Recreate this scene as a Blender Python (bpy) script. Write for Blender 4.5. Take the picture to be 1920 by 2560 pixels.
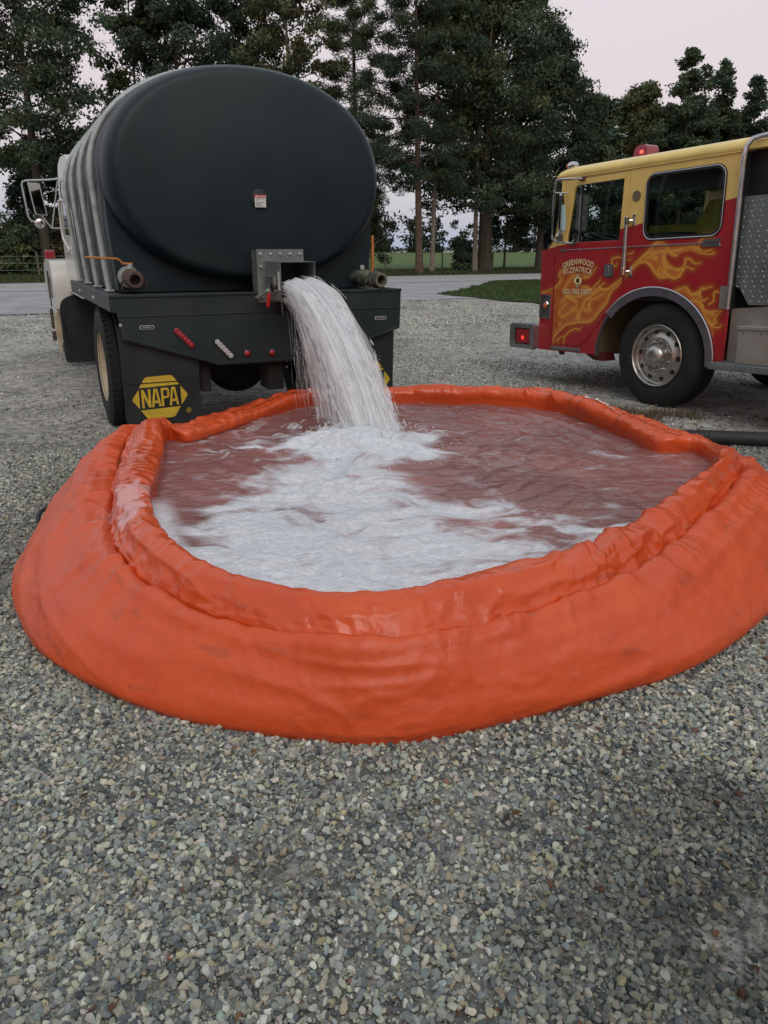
import bpy, bmesh, math, random
import numpy as np
from math import radians, sin, cos, pi, atan2, sqrt
from mathutils import Vector, Matrix
from mathutils.geometry import tessellate_polygon

for o in list(bpy.data.objects):
    bpy.data.objects.remove(o, do_unlink=True)
scn = bpy.context.scene
COL = scn.collection

# ---------------------------------------------------------------- camera
cam_d = bpy.data.cameras.new('camera')
cam = bpy.data.objects.new('camera', cam_d)
COL.objects.link(cam)
cam_d.sensor_fit = 'VERTICAL'
cam_d.sensor_height = 36.0
cam_d.lens = 36.0 * 1950 / 2560
cam_d.clip_start = 0.05
cam_d.clip_end = 3000
cam.location = (0, 0, 1.5)
cam.rotation_euler = (radians(90) - math.atan2(660, 1950), 0, 0)
scn.camera = cam

# ---------------------------------------------------------------- dusk sky
world = bpy.data.worlds.new('World')
scn.world = world
world.use_nodes = True
nt = world.node_tree
for n in list(nt.nodes):
    nt.nodes.remove(n)
wo = nt.nodes.new('ShaderNodeOutputWorld')
sky = nt.nodes.new('ShaderNodeTexSky')
sky.sky_type = 'NISHITA'
sky.sun_disc = False
sky.sun_elevation = radians(4)
sky.sun_rotation = radians(190)
sky.air_density = 1.3
sky.dust_density = 1.5
bg1 = nt.nodes.new('ShaderNodeBackground')
bg1.inputs['Strength'].default_value = 0.06
nt.links.new(sky.outputs[0], bg1.inputs['Color'])
# twilight glow of the clear air: blue band low, pink belt above it, paler towards the zenith
tc = nt.nodes.new('ShaderNodeTexCoord')
sp = nt.nodes.new('ShaderNodeSeparateXYZ')
nt.links.new(tc.outputs['Generated'], sp.inputs[0])
cr = nt.nodes.new('ShaderNodeValToRGB')
nt.links.new(sp.outputs['Z'], cr.inputs[0])
e = cr.color_ramp.elements
e[0].position = 0.0
e[0].color = (0.42, 0.52, 0.68, 1)
e[1].position = 1.0
e[1].color = (0.57, 0.68, 0.74, 1)
for pos, c in ((0.05, (0.47, 0.54, 0.70)), (0.10, (0.58, 0.56, 0.70)), (0.16, (0.68, 0.58, 0.69)), (0.26, (0.73, 0.63, 0.71)), (0.42, (0.68, 0.67, 0.73))):
    k = e.new(pos)
    k.color = (*c, 1)
bg2 = nt.nodes.new('ShaderNodeBackground')
bg2.inputs['Strength'].default_value = 0.78
nt.links.new(cr.outputs[0], bg2.inputs['Color'])
ad = nt.nodes.new('ShaderNodeAddShader')
nt.links.new(bg1.outputs[0], ad.inputs[0])
nt.links.new(bg2.outputs[0], ad.inputs[1])
nt.links.new(ad.outputs[0], wo.inputs['Surface'])

sun_d = bpy.data.lights.new('sun', 'SUN')
sun = bpy.data.objects.new('sun', sun_d)
COL.objects.link(sun)
sun_d.energy = 1.0
sun_d.angle = radians(40)
sun_d.color = (1.0, 0.9, 0.8)
sun.rotation_euler = (radians(48), 0, radians(12))

vs = scn.view_settings
scn.display_settings.display_device = 'sRGB'
vs.view_transform = 'Standard'
vs.look = 'None'
vs.exposure = 0.16
vs.gamma = 1.0
vs.use_curve_mapping = False
scn.render.engine = 'CYCLES'
scn.cycles.transparent_max_bounces = 40

# ---------------------------------------------------------------- helpers
def tag(o, label=None, cat=None, group=None, kind=None):
    if label: o['label'] = label
    if cat: o['category'] = cat
    if group: o['group'] = group
    if kind: o['kind'] = kind
    return o

def empty(name, loc=(0, 0, 0), rz=0, mat=None):
    o = bpy.data.objects.new(name, None)
    COL.objects.link(o)
    o.empty_display_size = 0.2
    if mat is not None:
        o.matrix_world = mat
        o.matrix_basis = mat
    else:
        o.location = loc
        o.rotation_euler = (0, 0, rz)
    return o

def raw_mesh(name, V, F, material=None, parent=None, smooth=False):
    """V: (n,3) array; F: (m,k) int array (all faces k corners)."""
    V = np.asarray(V, dtype=np.float32)
    F = np.asarray(F, dtype=np.int32)
    me = bpy.data.meshes.new(name)
    k = F.shape[1]
    me.vertices.add(len(V))
    me.vertices.foreach_set('co', V.ravel())
    me.loops.add(F.size)
    me.loops.foreach_set('vertex_index', F.ravel())
    me.polygons.add(len(F))
    me.polygons.foreach_set('loop_start', np.arange(0, F.size, k, dtype=np.int32))
    me.polygons.foreach_set('use_smooth', np.full(len(F), smooth, dtype=bool))
    me.update(calc_edges=True)
    if material: me.materials.append(material)
    o = bpy.data.objects.new(name, me)
    COL.objects.link(o)
    if parent: o.parent = parent
    return o

def vcol(o, name, C):
    a = o.data.attributes.new(name, 'FLOAT_COLOR', 'POINT')
    C = np.asarray(C, dtype=np.float32)
    if C.shape[1] == 3:
        C = np.concatenate([C, np.ones((len(C), 1), np.float32)], 1)
    a.data.foreach_set('color', C.ravel())

def vfloat(o, name, X):
    a = o.data.attributes.new(name, 'FLOAT', 'POINT')
    a.data.foreach_set('value', np.asarray(X, dtype=np.float32).ravel())

class MB:
    def __init__(s):
        s.v = []
        s.f = []
    def add(s, V, F):
        b = len(s.v)
        s.v.extend([tuple(p) for p in V])
        s.f.extend([tuple(i + b for i in f) for f in F])
        return s
    def box(s, x0, x1, y0, y1, z0, z1):
        V = [(x, y, z) for x in (x0, x1) for y in (y0, y1) for z in (z0, z1)]
        return s.add(V, [(0, 1, 3, 2), (4, 6, 7, 5), (0, 4, 5, 1), (2, 3, 7, 6), (0, 2, 6, 4), (1, 5, 7, 3)])
    def quad(s, a, b, c, d):
        return s.add([a, b, c, d], [(0, 1, 2, 3)])
    def tube(s, pts, r, n=10, caps=True, closed=False):
        pts = [Vector(p) for p in pts]
        m = len(pts)
        rr = r if isinstance(r, (list, tuple)) else [r] * m
        V = []
        up = None
        for i, p in enumerate(pts):
            if closed:
                t = (pts[(i + 1) % m] - pts[i - 1]).normalized()
            else:
                t = (pts[min(i + 1, m - 1)] - pts[max(i - 1, 0)]).normalized()
            if up is None:
                up = Vector((0, 0, 1)) if abs(t.z) < 0.9 else Vector((1, 0, 0))
            a = t.cross(up)
            if a.length < 1e-6:
                a = t.cross(Vector((0, 1, 0)))
            a.normalize()
            b = a.cross(t).normalized()
            up = b
            for k in range(n):
                q = 2 * pi * k / n
                V.append(p + a * (rr[i] * cos(q)) + b * (rr[i] * sin(q)))
        F = []
        for i in range(m if closed else m - 1):
            j = (i + 1) % m
            for k in range(n):
                l = (k + 1) % n
                F.append((i * n + k, i * n + l, j * n + l, j * n + k))
        if caps and not closed:
            F.append(tuple(range(n - 1, -1, -1)))
            F.append(tuple((m - 1) * n + k for k in range(n)))
        return s.add(V, F)
    def lathe(s, prof, c=(0, 0, 0), ax=(0, 1, 0), n=32, close=False, caps=True):
        """prof: list of (r, h) with h along ax."""
        ax = Vector(ax).normalized()
        a = ax.orthogonal().normalized()
        b = ax.cross(a)
        c = Vector(c)
        V = []
        for (r, h) in prof:
            for k in range(n):
                q = 2 * pi * k / n
                V.append(c + ax * h + a * (r * cos(q)) + b * (r * sin(q)))
        F = []
        m = len(prof)
        for i in range(m if close else m - 1):
            j = (i + 1) % m
            for k in range(n):
                l = (k + 1) % n
                F.append((i * n + k, i * n + l, j * n + l, j * n + k))
        if not close and caps:
            if prof[0][0] > 1e-6: F.append(tuple(range(n - 1, -1, -1)))
            if prof[-1][0] > 1e-6: F.append(tuple((m - 1) * n + k for k in range(n)))
        return s.add(V, F)
    def prism(s, loops, mp, d0, d1):
        """loops: [outer, hole, ...] 2D; mp(u, v, d) -> 3D point."""
        flat = [p for L in loops for p in L]
        tri = tessellate_polygon([[Vector((p[0], p[1], 0)) for p in L] for L in loops])
        n = len(flat)
        V = [mp(p[0], p[1], d0) for p in flat] + [mp(p[0], p[1], d1) for p in flat]
        F = [tuple(t) for t in tri] + [tuple(i + n for i in reversed(t)) for t in tri]
        b = 0
        for L in loops:
            k = len(L)
            for i in range(k):
                j = (i + 1) % k
                F.append((b + i, b + j, b + j + n, b + i + n))
            b += k
        return s.add(V, F)
    def build(s, name, material, parent=None, smooth=False, bevel=0, segs=2, autos=None):
        bm = bmesh.new()
        vs_ = [bm.verts.new(p) for p in s.v]
        for f in s.f:
            if len(set(f)) < 3: continue
            try:
                bm.faces.new([vs_[i] for i in f])
            except ValueError:
                pass
        bmesh.ops.remove_doubles(bm, verts=bm.verts, dist=1e-5)
        bmesh.ops.recalc_face_normals(bm, faces=bm.faces)
        me = bpy.data.meshes.new(name)
        if smooth:
            for f in bm.faces: f.smooth = True
            lim = cos(radians(autos or 35))
            for ed in bm.edges:
                if len(ed.link_faces) == 2 and ed.link_faces[0].normal.dot(ed.link_faces[1].normal) < lim:
                    ed.smooth = False
        bm.to_mesh(me)
        bm.free()
        if material: me.materials.append(material)
        o = bpy.data.objects.new(name, me)
        COL.objects.link(o)
        if parent: o.parent = parent
        if bevel:
            md = o.modifiers.new('bevel', 'BEVEL')
            md.width = bevel
            md.segments = segs
            md.limit_method = 'ANGLE'
            md.angle_limit = radians(40)
        return o

def dup(o, parent=None):
    c = o.copy()
    COL.objects.link(c)
    c.parent = parent
    for ch in [x for x in bpy.data.objects if x.parent == o]:
        dup(ch, c)
    return c

def rrect(x0, x1, z0, z1, r, n=5):
    P = []
    for (cx, cz, a0) in ((x1 - r, z1 - r, 0), (x0 + r, z1 - r, 90), (x0 + r, z0 + r, 180), (x1 - r, z0 + r, 270)):
        for k in range(n + 1):
            a = radians(a0 + 90 * k / n)
            P.append((cx + r * cos(a), cz + r * sin(a)))
    return P

def rpoly(P, r, n=4):
    """round the corners of a 2D polygon"""
    out = []
    m = len(P)
    for i in range(m):
        p0, p1, p2 = Vector(P[i - 1]), Vector(P[i]), Vector(P[(i + 1) % m])
        rr = r[i] if isinstance(r, (list, tuple)) else r
        if rr <= 0:
            out.append(tuple(p1)); continue
        a = p1 + (p0 - p1).normalized() * min(rr, (p0 - p1).length * 0.45)
        b = p1 + (p2 - p1).normalized() * min(rr, (p2 - p1).length * 0.45)
        for k in range(n + 1):
            t = k / n
            out.append(tuple(a * (1 - t) ** 2 + p1 * 2 * t * (1 - t) + b * t * t))
    return out

# value noise on numpy arrays
_rs = np.random.RandomState(7)
_LAT = _rs.rand(64, 64, 64).astype(np.float32)
def vnoise(x, y, z=0.0):
    x, y, z = np.broadcast_arrays(np.asarray(x, float), np.asarray(y, float), np.asarray(z, float))
    xi, yi, zi = np.floor(x).astype(int), np.floor(y).astype(int), np.floor(z).astype(int)
    fx, fy, fz = x - xi, y - yi, z - zi
    fx = fx * fx * (3 - 2 * fx); fy = fy * fy * (3 - 2 * fy); fz = fz * fz * (3 - 2 * fz)
    def L(i, j, k): return _LAT[(xi + i) & 63, (yi + j) & 63, (zi + k) & 63]
    a = L(0, 0, 0) * (1 - fx) + L(1, 0, 0) * fx
    b = L(0, 1, 0) * (1 - fx) + L(1, 1, 0) * fx
    c = L(0, 0, 1) * (1 - fx) + L(1, 0, 1) * fx
    d = L(0, 1, 1) * (1 - fx) + L(1, 1, 1) * fx
    return (a * (1 - fy) + b * fy) * (1 - fz) + (c * (1 - fy) + d * fy) * fz
def fbm(x, y, z=0.0, o=4):
    s, a, t = 0, 1.0, 0
    for i in range(o):
        s = s + a * vnoise(x * 2 ** i + 17.3 * i, y * 2 ** i + 5.1 * i, np.asarray(z) * 2 ** i)
        t += a
        a *= 0.5
    return s / t
def sstep(a, b, x):
    t = np.clip((x - a) / (b - a), 0, 1)
    return t * t * (3 - 2 * t)

# ---------------------------------------------------------------- materials
_M = {}
def new_mat(name):
    m = bpy.data.materials.new(name)
    m.use_nodes = True
    t = m.node_tree
    b = t.nodes['Principled BSDF']
    return m, t, b

def mat(name, col, rough=0.6, metal=0.0, var=0.15, vscale=3.0, bump=0.0, bscale=60.0, spec=0.5, coat=0.0, dirt=None, dirt_scale=2.0, dirt_amt=0.4, coord='Object', detail=6):
    """principled material with noise in colour, roughness and relief"""
    if name in _M: return _M[name]
    m, t, b = new_mat(name)
    N, L = t.nodes.new, t.links.new
    tc = N('ShaderNodeTexCoord')
    n1 = N('ShaderNodeTexNoise')
    n1.inputs['Scale'].default_value = vscale
    n1.inputs['Detail'].default_value = detail
    n1.inputs['Roughness'].default_value = 0.65
    L(tc.outputs[coord], n1.inputs['Vector'])
    mr = N('ShaderNodeMapRange')
    mr.inputs['From Min'].default_value = 0.3
    mr.inputs['From Max'].default_value = 0.7
    mr.inputs['To Min'].default_value = 1 - var
    mr.inputs['To Max'].default_value = 1 + var
    L(n1.outputs['Fac'], mr.inputs[0])
    mx = N('ShaderNodeMix'); mx.data_type = 'RGBA'; mx.blend_type = 'MULTIPLY'
    mx.inputs[0].default_value = 1
    mx.inputs[6].default_value = (*col, 1)
    L(mr.outputs[0], mx.inputs[7])
    out = mx.outputs[2]
    if dirt:
        n2 = N('ShaderNodeTexNoise')
        n2.inputs['Scale'].default_value = dirt_scale
        n2.inputs['Detail'].default_value = 8
        n2.inputs['Roughness'].default_value = 0.7
        L(tc.outputs[coord], n2.inputs['Vector'])
        r2 = N('ShaderNodeMapRange')
        r2.inputs['From Min'].default_value = 0.45
        r2.inputs['From Max'].default_value = 0.75
        r2.inputs['To Max'].default_value = dirt_amt
        L(n2.outputs['Fac'], r2.inputs[0])
        m2 = N('ShaderNodeMix'); m2.data_type = 'RGBA'
        L(r2.outputs[0], m2.inputs[0])
        L(out, m2.inputs[6])
        m2.inputs[7].default_value = (*dirt, 1)
        out = m2.outputs[2]
    L(out, b.inputs['Base Color'])
    mr2 = N('ShaderNodeMapRange')
    mr2.inputs['From Min'].default_value = 0.3
    mr2.inputs['From Max'].default_value = 0.7
    mr2.inputs['To Min'].default_value = max(0.02, rough * 0.85)
    mr2.inputs['To Max'].default_value = min(1, rough * 1.2)
    L(n1.outputs['Fac'], mr2.inputs[0])
    L(mr2.outputs[0], b.inputs['Roughness'])
    b.inputs['Metallic'].default_value = metal
    b.inputs['Specular IOR Level'].default_value = spec
    b.inputs['Coat Weight'].default_value = coat
    b.inputs['Coat Roughness'].default_value = 0.12
    if bump:
        n3 = N('ShaderNodeTexNoise')
        n3.inputs['Scale'].default_value = bscale
        n3.inputs['Detail'].default_value = 5
        L(tc.outputs[coord], n3.inputs['Vector'])
        bp = N('ShaderNodeBump')
        bp.inputs['Strength'].default_value = bump
        bp.inputs['Distance'].default_value = 0.01
        L(n3.outputs['Fac'], bp.inputs['Height'])
        L(bp.outputs[0], b.inputs['Normal'])
    _M[name] = m
    return m

def attr_mat(name, attr, rough=0.7, inst=False, transl=0.0, bump=0.0, bscale=80, spec=0.4):
    m, t, b = new_mat(name)
    N, L = t.nodes.new, t.links.new
    a = N('ShaderNodeAttribute')
    a.attribute_name = attr
    if inst: a.attribute_type = 'INSTANCER'
    n = N('ShaderNodeTexNoise'); n.inputs['Scale'].default_value = bscale; n.inputs['Detail'].default_value = 4
    tc = N('ShaderNodeTexCoord'); L(tc.outputs['Object'], n.inputs['Vector'])
    mr = N('ShaderNodeMapRange'); mr.inputs['From Min'].default_value = .3; mr.inputs['From Max'].default_value = .7
    mr.inputs['To Min'].default_value = 0.75; mr.inputs['To Max'].default_value = 1.25
    L(n.outputs['Fac'], mr.inputs[0])
    mx = N('ShaderNodeMix'); mx.data_type = 'RGBA'; mx.blend_type = 'MULTIPLY'; mx.inputs[0].default_value = 1
    L(a.outputs['Color'], mx.inputs[6]); L(mr.outputs[0], mx.inputs[7])
    L(mx.outputs[2], b.inputs['Base Color'])
    b.inputs['Roughness'].default_value = rough
    b.inputs['Specular IOR Level'].default_value = spec
    if bump:
        bp = N('ShaderNodeBump'); bp.inputs['Strength'].default_value = bump; bp.inputs['Distance'].default_value = .004
        L(n.outputs['Fac'], bp.inputs['Height']); L(bp.outputs[0], b.inputs['Normal'])
    if transl:
        tr = N('ShaderNodeBsdfTranslucent'); L(mx.outputs[2], tr.inputs['Color'])
        ms = N('ShaderNodeMixShader'); ms.inputs[0].default_value = transl
        L(b.outputs[0], ms.inputs[1]); L(tr.outputs[0], ms.inputs[2])
        L(ms.outputs[0], t.nodes['Material Output'].inputs['Surface'])
    return m

def glass_mat(name, tint=(0.35, 0.4, 0.38), dens=0.3, rough=0.03):
    """tinted window glass: see-through plus mirror reflection by Fresnel"""
    m, t, b = new_mat(name)
    N, L = t.nodes.new, t.links.new
    t.nodes.remove(b)
    tr = N('ShaderNodeBsdfTransparent'); tr.inputs[0].default_value = (*tint, 1)
    gl = N('ShaderNodeBsdfGlossy'); gl.inputs['Roughness'].default_value = rough
    gl.inputs['Color'].default_value = (0.9, 0.9, 0.95, 1)
    fr = N('ShaderNodeFresnel'); fr.inputs[0].default_value = 1.5
    ms = N('ShaderNodeMixShader')
    ge = N('ShaderNodeNewGeometry'); iv = N('ShaderNodeMath'); iv.operation = 'SUBTRACT'; iv.inputs[0].default_value = 1; L(ge.outputs['Backfacing'], iv.inputs[1])
    mu = N('ShaderNodeMath'); mu.operation = 'MULTIPLY'; L(fr.outputs[0], mu.inputs[0]); L(iv.outputs[0], mu.inputs[1])
    L(mu.outputs[0], ms.inputs[0]); L(tr.outputs[0], ms.inputs[1]); L(gl.outputs[0], ms.inputs[2])
    L(ms.outputs[0], t.nodes['Material Output'].inputs['Surface'])
    return m

def emit_mat(name, col, s):
    m, t, b = new_mat(name)
    b.inputs['Base Color'].default_value = (*col, 1)
    b.inputs['Emission Color'].default_value = (*col, 1)
    b.inputs['Emission Strength'].default_value = s
    b.inputs['Roughness'].default_value = 0.25
    return m
# ================================================================ THE SETTING
RD = radians(29.0)                       # the road runs left-near to right-far
rdx, rdy = cos(RD), sin(RD)
def road_pt(t, off):                     # t along, off across from the near edge line through (0, 36.4)
    return (t * rdx - off * rdy, 36.4 + t * rdy + off * rdx)

# gravel lot: one sheet to the horizon
def ground_mat():
    m, t, b = new_mat('crushed_stone_lot')
    N, L = t.nodes.new, t.links.new
    tc = N('ShaderNodeTexCoord')
    v = N('ShaderNodeTexVoronoi'); v.inputs['Scale'].default_value = 55; v.inputs['Randomness'].default_value = 1
    L(tc.outputs['Object'], v.inputs['Vector'])
    cr_ = N('ShaderNodeValToRGB'); L(v.outputs['Color'], cr_.inputs[0])
    sp_ = N('ShaderNodeSeparateColor'); L(v.outputs['Color'], sp_.inputs[0]); L(sp_.outputs[0], cr_.inputs[0])
    E_ = cr_.color_ramp.elements
    E_[0].position = 0; E_[0].color = (.13, .13, .125, 1)
    E_[1].position = 1; E_[1].color = (.55, .53, .47, 1)
    for p, c in ((.25, (.21, .21, .205)), (.5, (.29, .285, .265)), (.8, (.38, .365, .33))):
        q = E_.new(p); q.color = (*c, 1)
    n = N('ShaderNodeTexNoise'); n.inputs['Scale'].default_value = 0.45; n.inputs['Detail'].default_value = 7; n.inputs['Roughness'].default_value = .62
    L(tc.outputs['Object'], n.inputs['Vector'])
    # packed dust showing between the stones in patches, and darker damp patches
    r1 = N('ShaderNodeMapRange'); r1.inputs['From Min'].default_value = .42; r1.inputs['From Max'].default_value = .62; r1.inputs['To Min'].default_value = .35; r1.inputs['To Max'].default_value = .85
    L(n.outputs['Fac'], r1.inputs[0])
    mx = N('ShaderNodeMix'); mx.data_type = 'RGBA'; L(r1.outputs[0], mx.inputs[0]); L(cr_.outputs[0], mx.inputs[6])
    mx.inputs[7].default_value = (.37, .345, .32, 1)
    n2 = N('ShaderNodeTexNoise'); n2.inputs['Scale'].default_value = 0.9; n2.inputs['Detail'].default_value = 8; n2.inputs['Roughness'].default_value = .7
    L(tc.outputs['Object'], n2.inputs['Vector'])
    r2 = N('ShaderNodeMapRange'); r2.inputs['From Min'].default_value = .35; r2.inputs['From Max'].default_value = .65; r2.inputs['To Min'].default_value = .78; r2.inputs['To Max'].default_value = 1.15
    L(n2.outputs['Fac'], r2.inputs[0])
    m2 = N('ShaderNodeMix'); m2.data_type = 'RGBA'; m2.blend_type = 'MULTIPLY'; m2.inputs[0].default_value = 1
    # coarse speckle of bigger pale and dark stones
    v2 = N('ShaderNodeTexVoronoi'); v2.inputs['Scale'].default_value = 17; L(tc.outputs['Object'], v2.inputs['Vector'])
    s2_ = N('ShaderNodeSeparateColor'); L(v2.outputs['Color'], s2_.inputs[0])
    r5 = N('ShaderNodeMapRange'); r5.inputs['To Min'].default_value = .62; r5.inputs['To Max'].default_value = 1.38; L(s2_.outputs[0], r5.inputs[0])
    m6 = N('ShaderNodeMix'); m6.data_type = 'RGBA'; m6.blend_type = 'MULTIPLY'; m6.inputs[0].default_value = 1
    L(mx.outputs[2], m6.inputs[6]); L(r5.outputs[0], m6.inputs[7])
    L(m6.outputs[2], m2.inputs[6]); L(r2.outputs[0], m2.inputs[7])
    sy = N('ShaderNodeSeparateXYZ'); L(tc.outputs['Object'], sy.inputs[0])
    ry = N('ShaderNodeMapRange'); ry.inputs['From Min'].default_value = 2.5; ry.inputs['From Max'].default_value = 8; ry.inputs['To Min'].default_value = .62; L(sy.outputs['Y'], ry.inputs[0])  # darker towards the camera: shade of the stone gaps put into the colour
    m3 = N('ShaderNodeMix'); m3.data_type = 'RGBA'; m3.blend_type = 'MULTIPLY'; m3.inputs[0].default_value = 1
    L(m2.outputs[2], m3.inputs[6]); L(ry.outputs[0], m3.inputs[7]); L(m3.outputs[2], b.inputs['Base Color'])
    b.inputs['Roughness'].default_value = .9
    b.inputs['Specular IOR Level'].default_value = .25
    n3 = N('ShaderNodeTexNoise'); n3.inputs['Scale'].default_value = 90; n3.inputs['Detail'].default_value = 3; L(tc.outputs['Object'], n3.inputs['Vector'])
    ma = N('ShaderNodeMath'); ma.operation = 'ADD'; L(v.outputs['Distance'], ma.inputs[0]); L(n3.outputs['Fac'], ma.inputs[1])
    bp = N('ShaderNodeBump'); bp.inputs['Strength'].default_value = .6; bp.inputs['Distance'].default_value = .012
    L(ma.outputs[0], bp.inputs['Height']); L(bp.outputs[0], b.inputs['Normal'])
    return m

def sheet(name, P, z, material, **kw):
    """flat polygon; P list of (x, y)"""
    mb = MB()
    tri = tessellate_polygon([[Vector((p[0], p[1], 0)) for p in P]])
    mb.add([(p[0], p[1], z) for p in P], [tuple(t_) for t_ in tri])
    o = mb.build(name, material)
    tag(o, kind='structure', **kw)
    return o

# lot, with small real unevenness near the camera
xs = np.concatenate([[-1500, -300, -80, -30], np.arange(-14, 14.1, 0.25), [30, 80, 300, 1500]])
ys = np.concatenate([[-1500, -200, -40, -10], np.arange(-2, 24.1, 0.25), [40, 90, 300, 1500]])
GX, GY = np.meshgrid(xs, ys)
def ground_h(x, y):
    w = sstep(0, 3, np.minimum(np.minimum(x + 13, 13 - x), np.minimum(y + 1, 22 - y)))
    return (fbm(x * .5, y * .5, 3.3, 3) - .5) * .035 * w - 0.012 * w
GZ = ground_h(GX, GY)
nv = len(xs); idx = np.arange(GX.size).reshape(GX.shape)
Fq = np.stack([idx[:-1, :-1].ravel(), idx[:-1, 1:].ravel(), idx[1:, 1:].ravel(), idx[1:, :-1].ravel()], 1)
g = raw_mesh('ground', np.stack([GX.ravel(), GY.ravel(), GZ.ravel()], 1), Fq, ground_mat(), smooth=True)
tag(g, kind='structure')

asphalt = mat('worn_asphalt', (.36, .36, .37), .9, var=.16, vscale=1.2, bump=.5, bscale=120, spec=.2, dirt=(.27, .26, .245), dirt_scale=.5, dirt_amt=.5)
apron_m = mat('dusty_apron', (.345, .34, .35), .9, var=.2, vscale=.8, bump=.6, bscale=90, spec=.2, dirt=(.13, .125, .12), dirt_scale=.35, dirt_amt=.5)
white_line = mat('white_road_line', (.55, .55, .56), .8, var=.2, vscale=8)
# driveway apron in front of the road, with a ragged near edge
rr = random.Random(4)
near = []
for k in range(61):
    t = -60 + 66 * k / 60
    x0, y0 = road_pt(t, -11.0 + rr.uniform(-.35, .35) - (0.0 if t < -2 else .3))
    near.append((x0, y0))
far = [road_pt(6.2, 0.1), road_pt(-60, 0.1)]
sheet('driveway', near + [(4.1, 31.0)] + far, 0.012, apron_m)
sheet('road', [road_pt(-160, 0), road_pt(260, 0), road_pt(260, 7.4), road_pt(-160, 7.4)], 0.02, asphalt)
sheet('road_line', [road_pt(-160, .35), road_pt(260, .35), road_pt(260, .5), road_pt(-160, .5)], 0.026, white_line)
yl = mat('yellow_road_line', (.5, .36, .06), .8, var=.2, vscale=8)
sheet('road_line', [road_pt(-160, 3.6), road_pt(260, 3.6), road_pt(260, 3.72), road_pt(-160, 3.72)], 0.026, yl)

grass_m = mat('mown_grass', (.048, .075, .026), .95, var=.4, vscale=1.3, bump=1, bscale=30, spec=.1, dirt=(.10, .085, .04), dirt_scale=1.4, dirt_amt=.45)
field_m = mat('pasture', (.085, .135, .045), .95, var=.3, vscale=.5, bump=1, bscale=20, spec=.1, dirt=(.13, .12, .055), dirt_scale=.16, dirt_amt=.6)
verge_m = mat('verge_grass', (.055, .085, .03), .95, var=.4, vscale=.9, bump=1, bscale=20, spec=.1, dirt=(.11, .09, .045), dirt_scale=.6, dirt_amt=.45)
# grass corner beside the driveway, ragged where it meets the gravel
ed = [(5.3, 38.7), (4.6, 36.5), (3.6, 33.2), (2.9, 30.2), (1.9, 27.6), (2.5, 26.2), (3.6, 24.0), (4.9, 21.9), (6.8, 20.2), (9.4, 19.1), (14, 18.0), (24, 17)]
edd = []
for i in range(len(ed) - 1):
    for k in range(5):
        t = k / 5
        edd.append((ed[i][0] * (1 - t) + ed[i + 1][0] * t + rr.uniform(-.18, .18), ed[i][1] * (1 - t) + ed[i + 1][1] * t + rr.uniform(-.15, .15)))
sheet('grass_corner', edd + [(60, 17)] + [road_pt(70, -.15), road_pt(6.3, -.15)], 0.03, grass_m)
sheet('verge', [road_pt(-160, 7.5)] + [road_pt(t_, 7.5 + rr.uniform(-.15, .15)) for t_ in range(-60, 80, 2)] + [road_pt(260, 7.5), road_pt(260, 16), road_pt(-160, 16)], 0.03, verge_m)
# pasture rising very slightly to the far wood
pf = MB()
pf.quad((-420, -160, .02), (500, 340, .02), (420, 520, 1.2), (-560, 60, 1.2))
a0, a1 = road_pt(-300, 15), road_pt(400, 15)
b0, b1 = road_pt(-300, 130), road_pt(400, 130)
pf = MB(); pf.quad((*a0, .034), (*a1, .034), (*b1, .5), (*b0, .5))
tag(pf.build('field', field_m), kind='structure')

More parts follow.
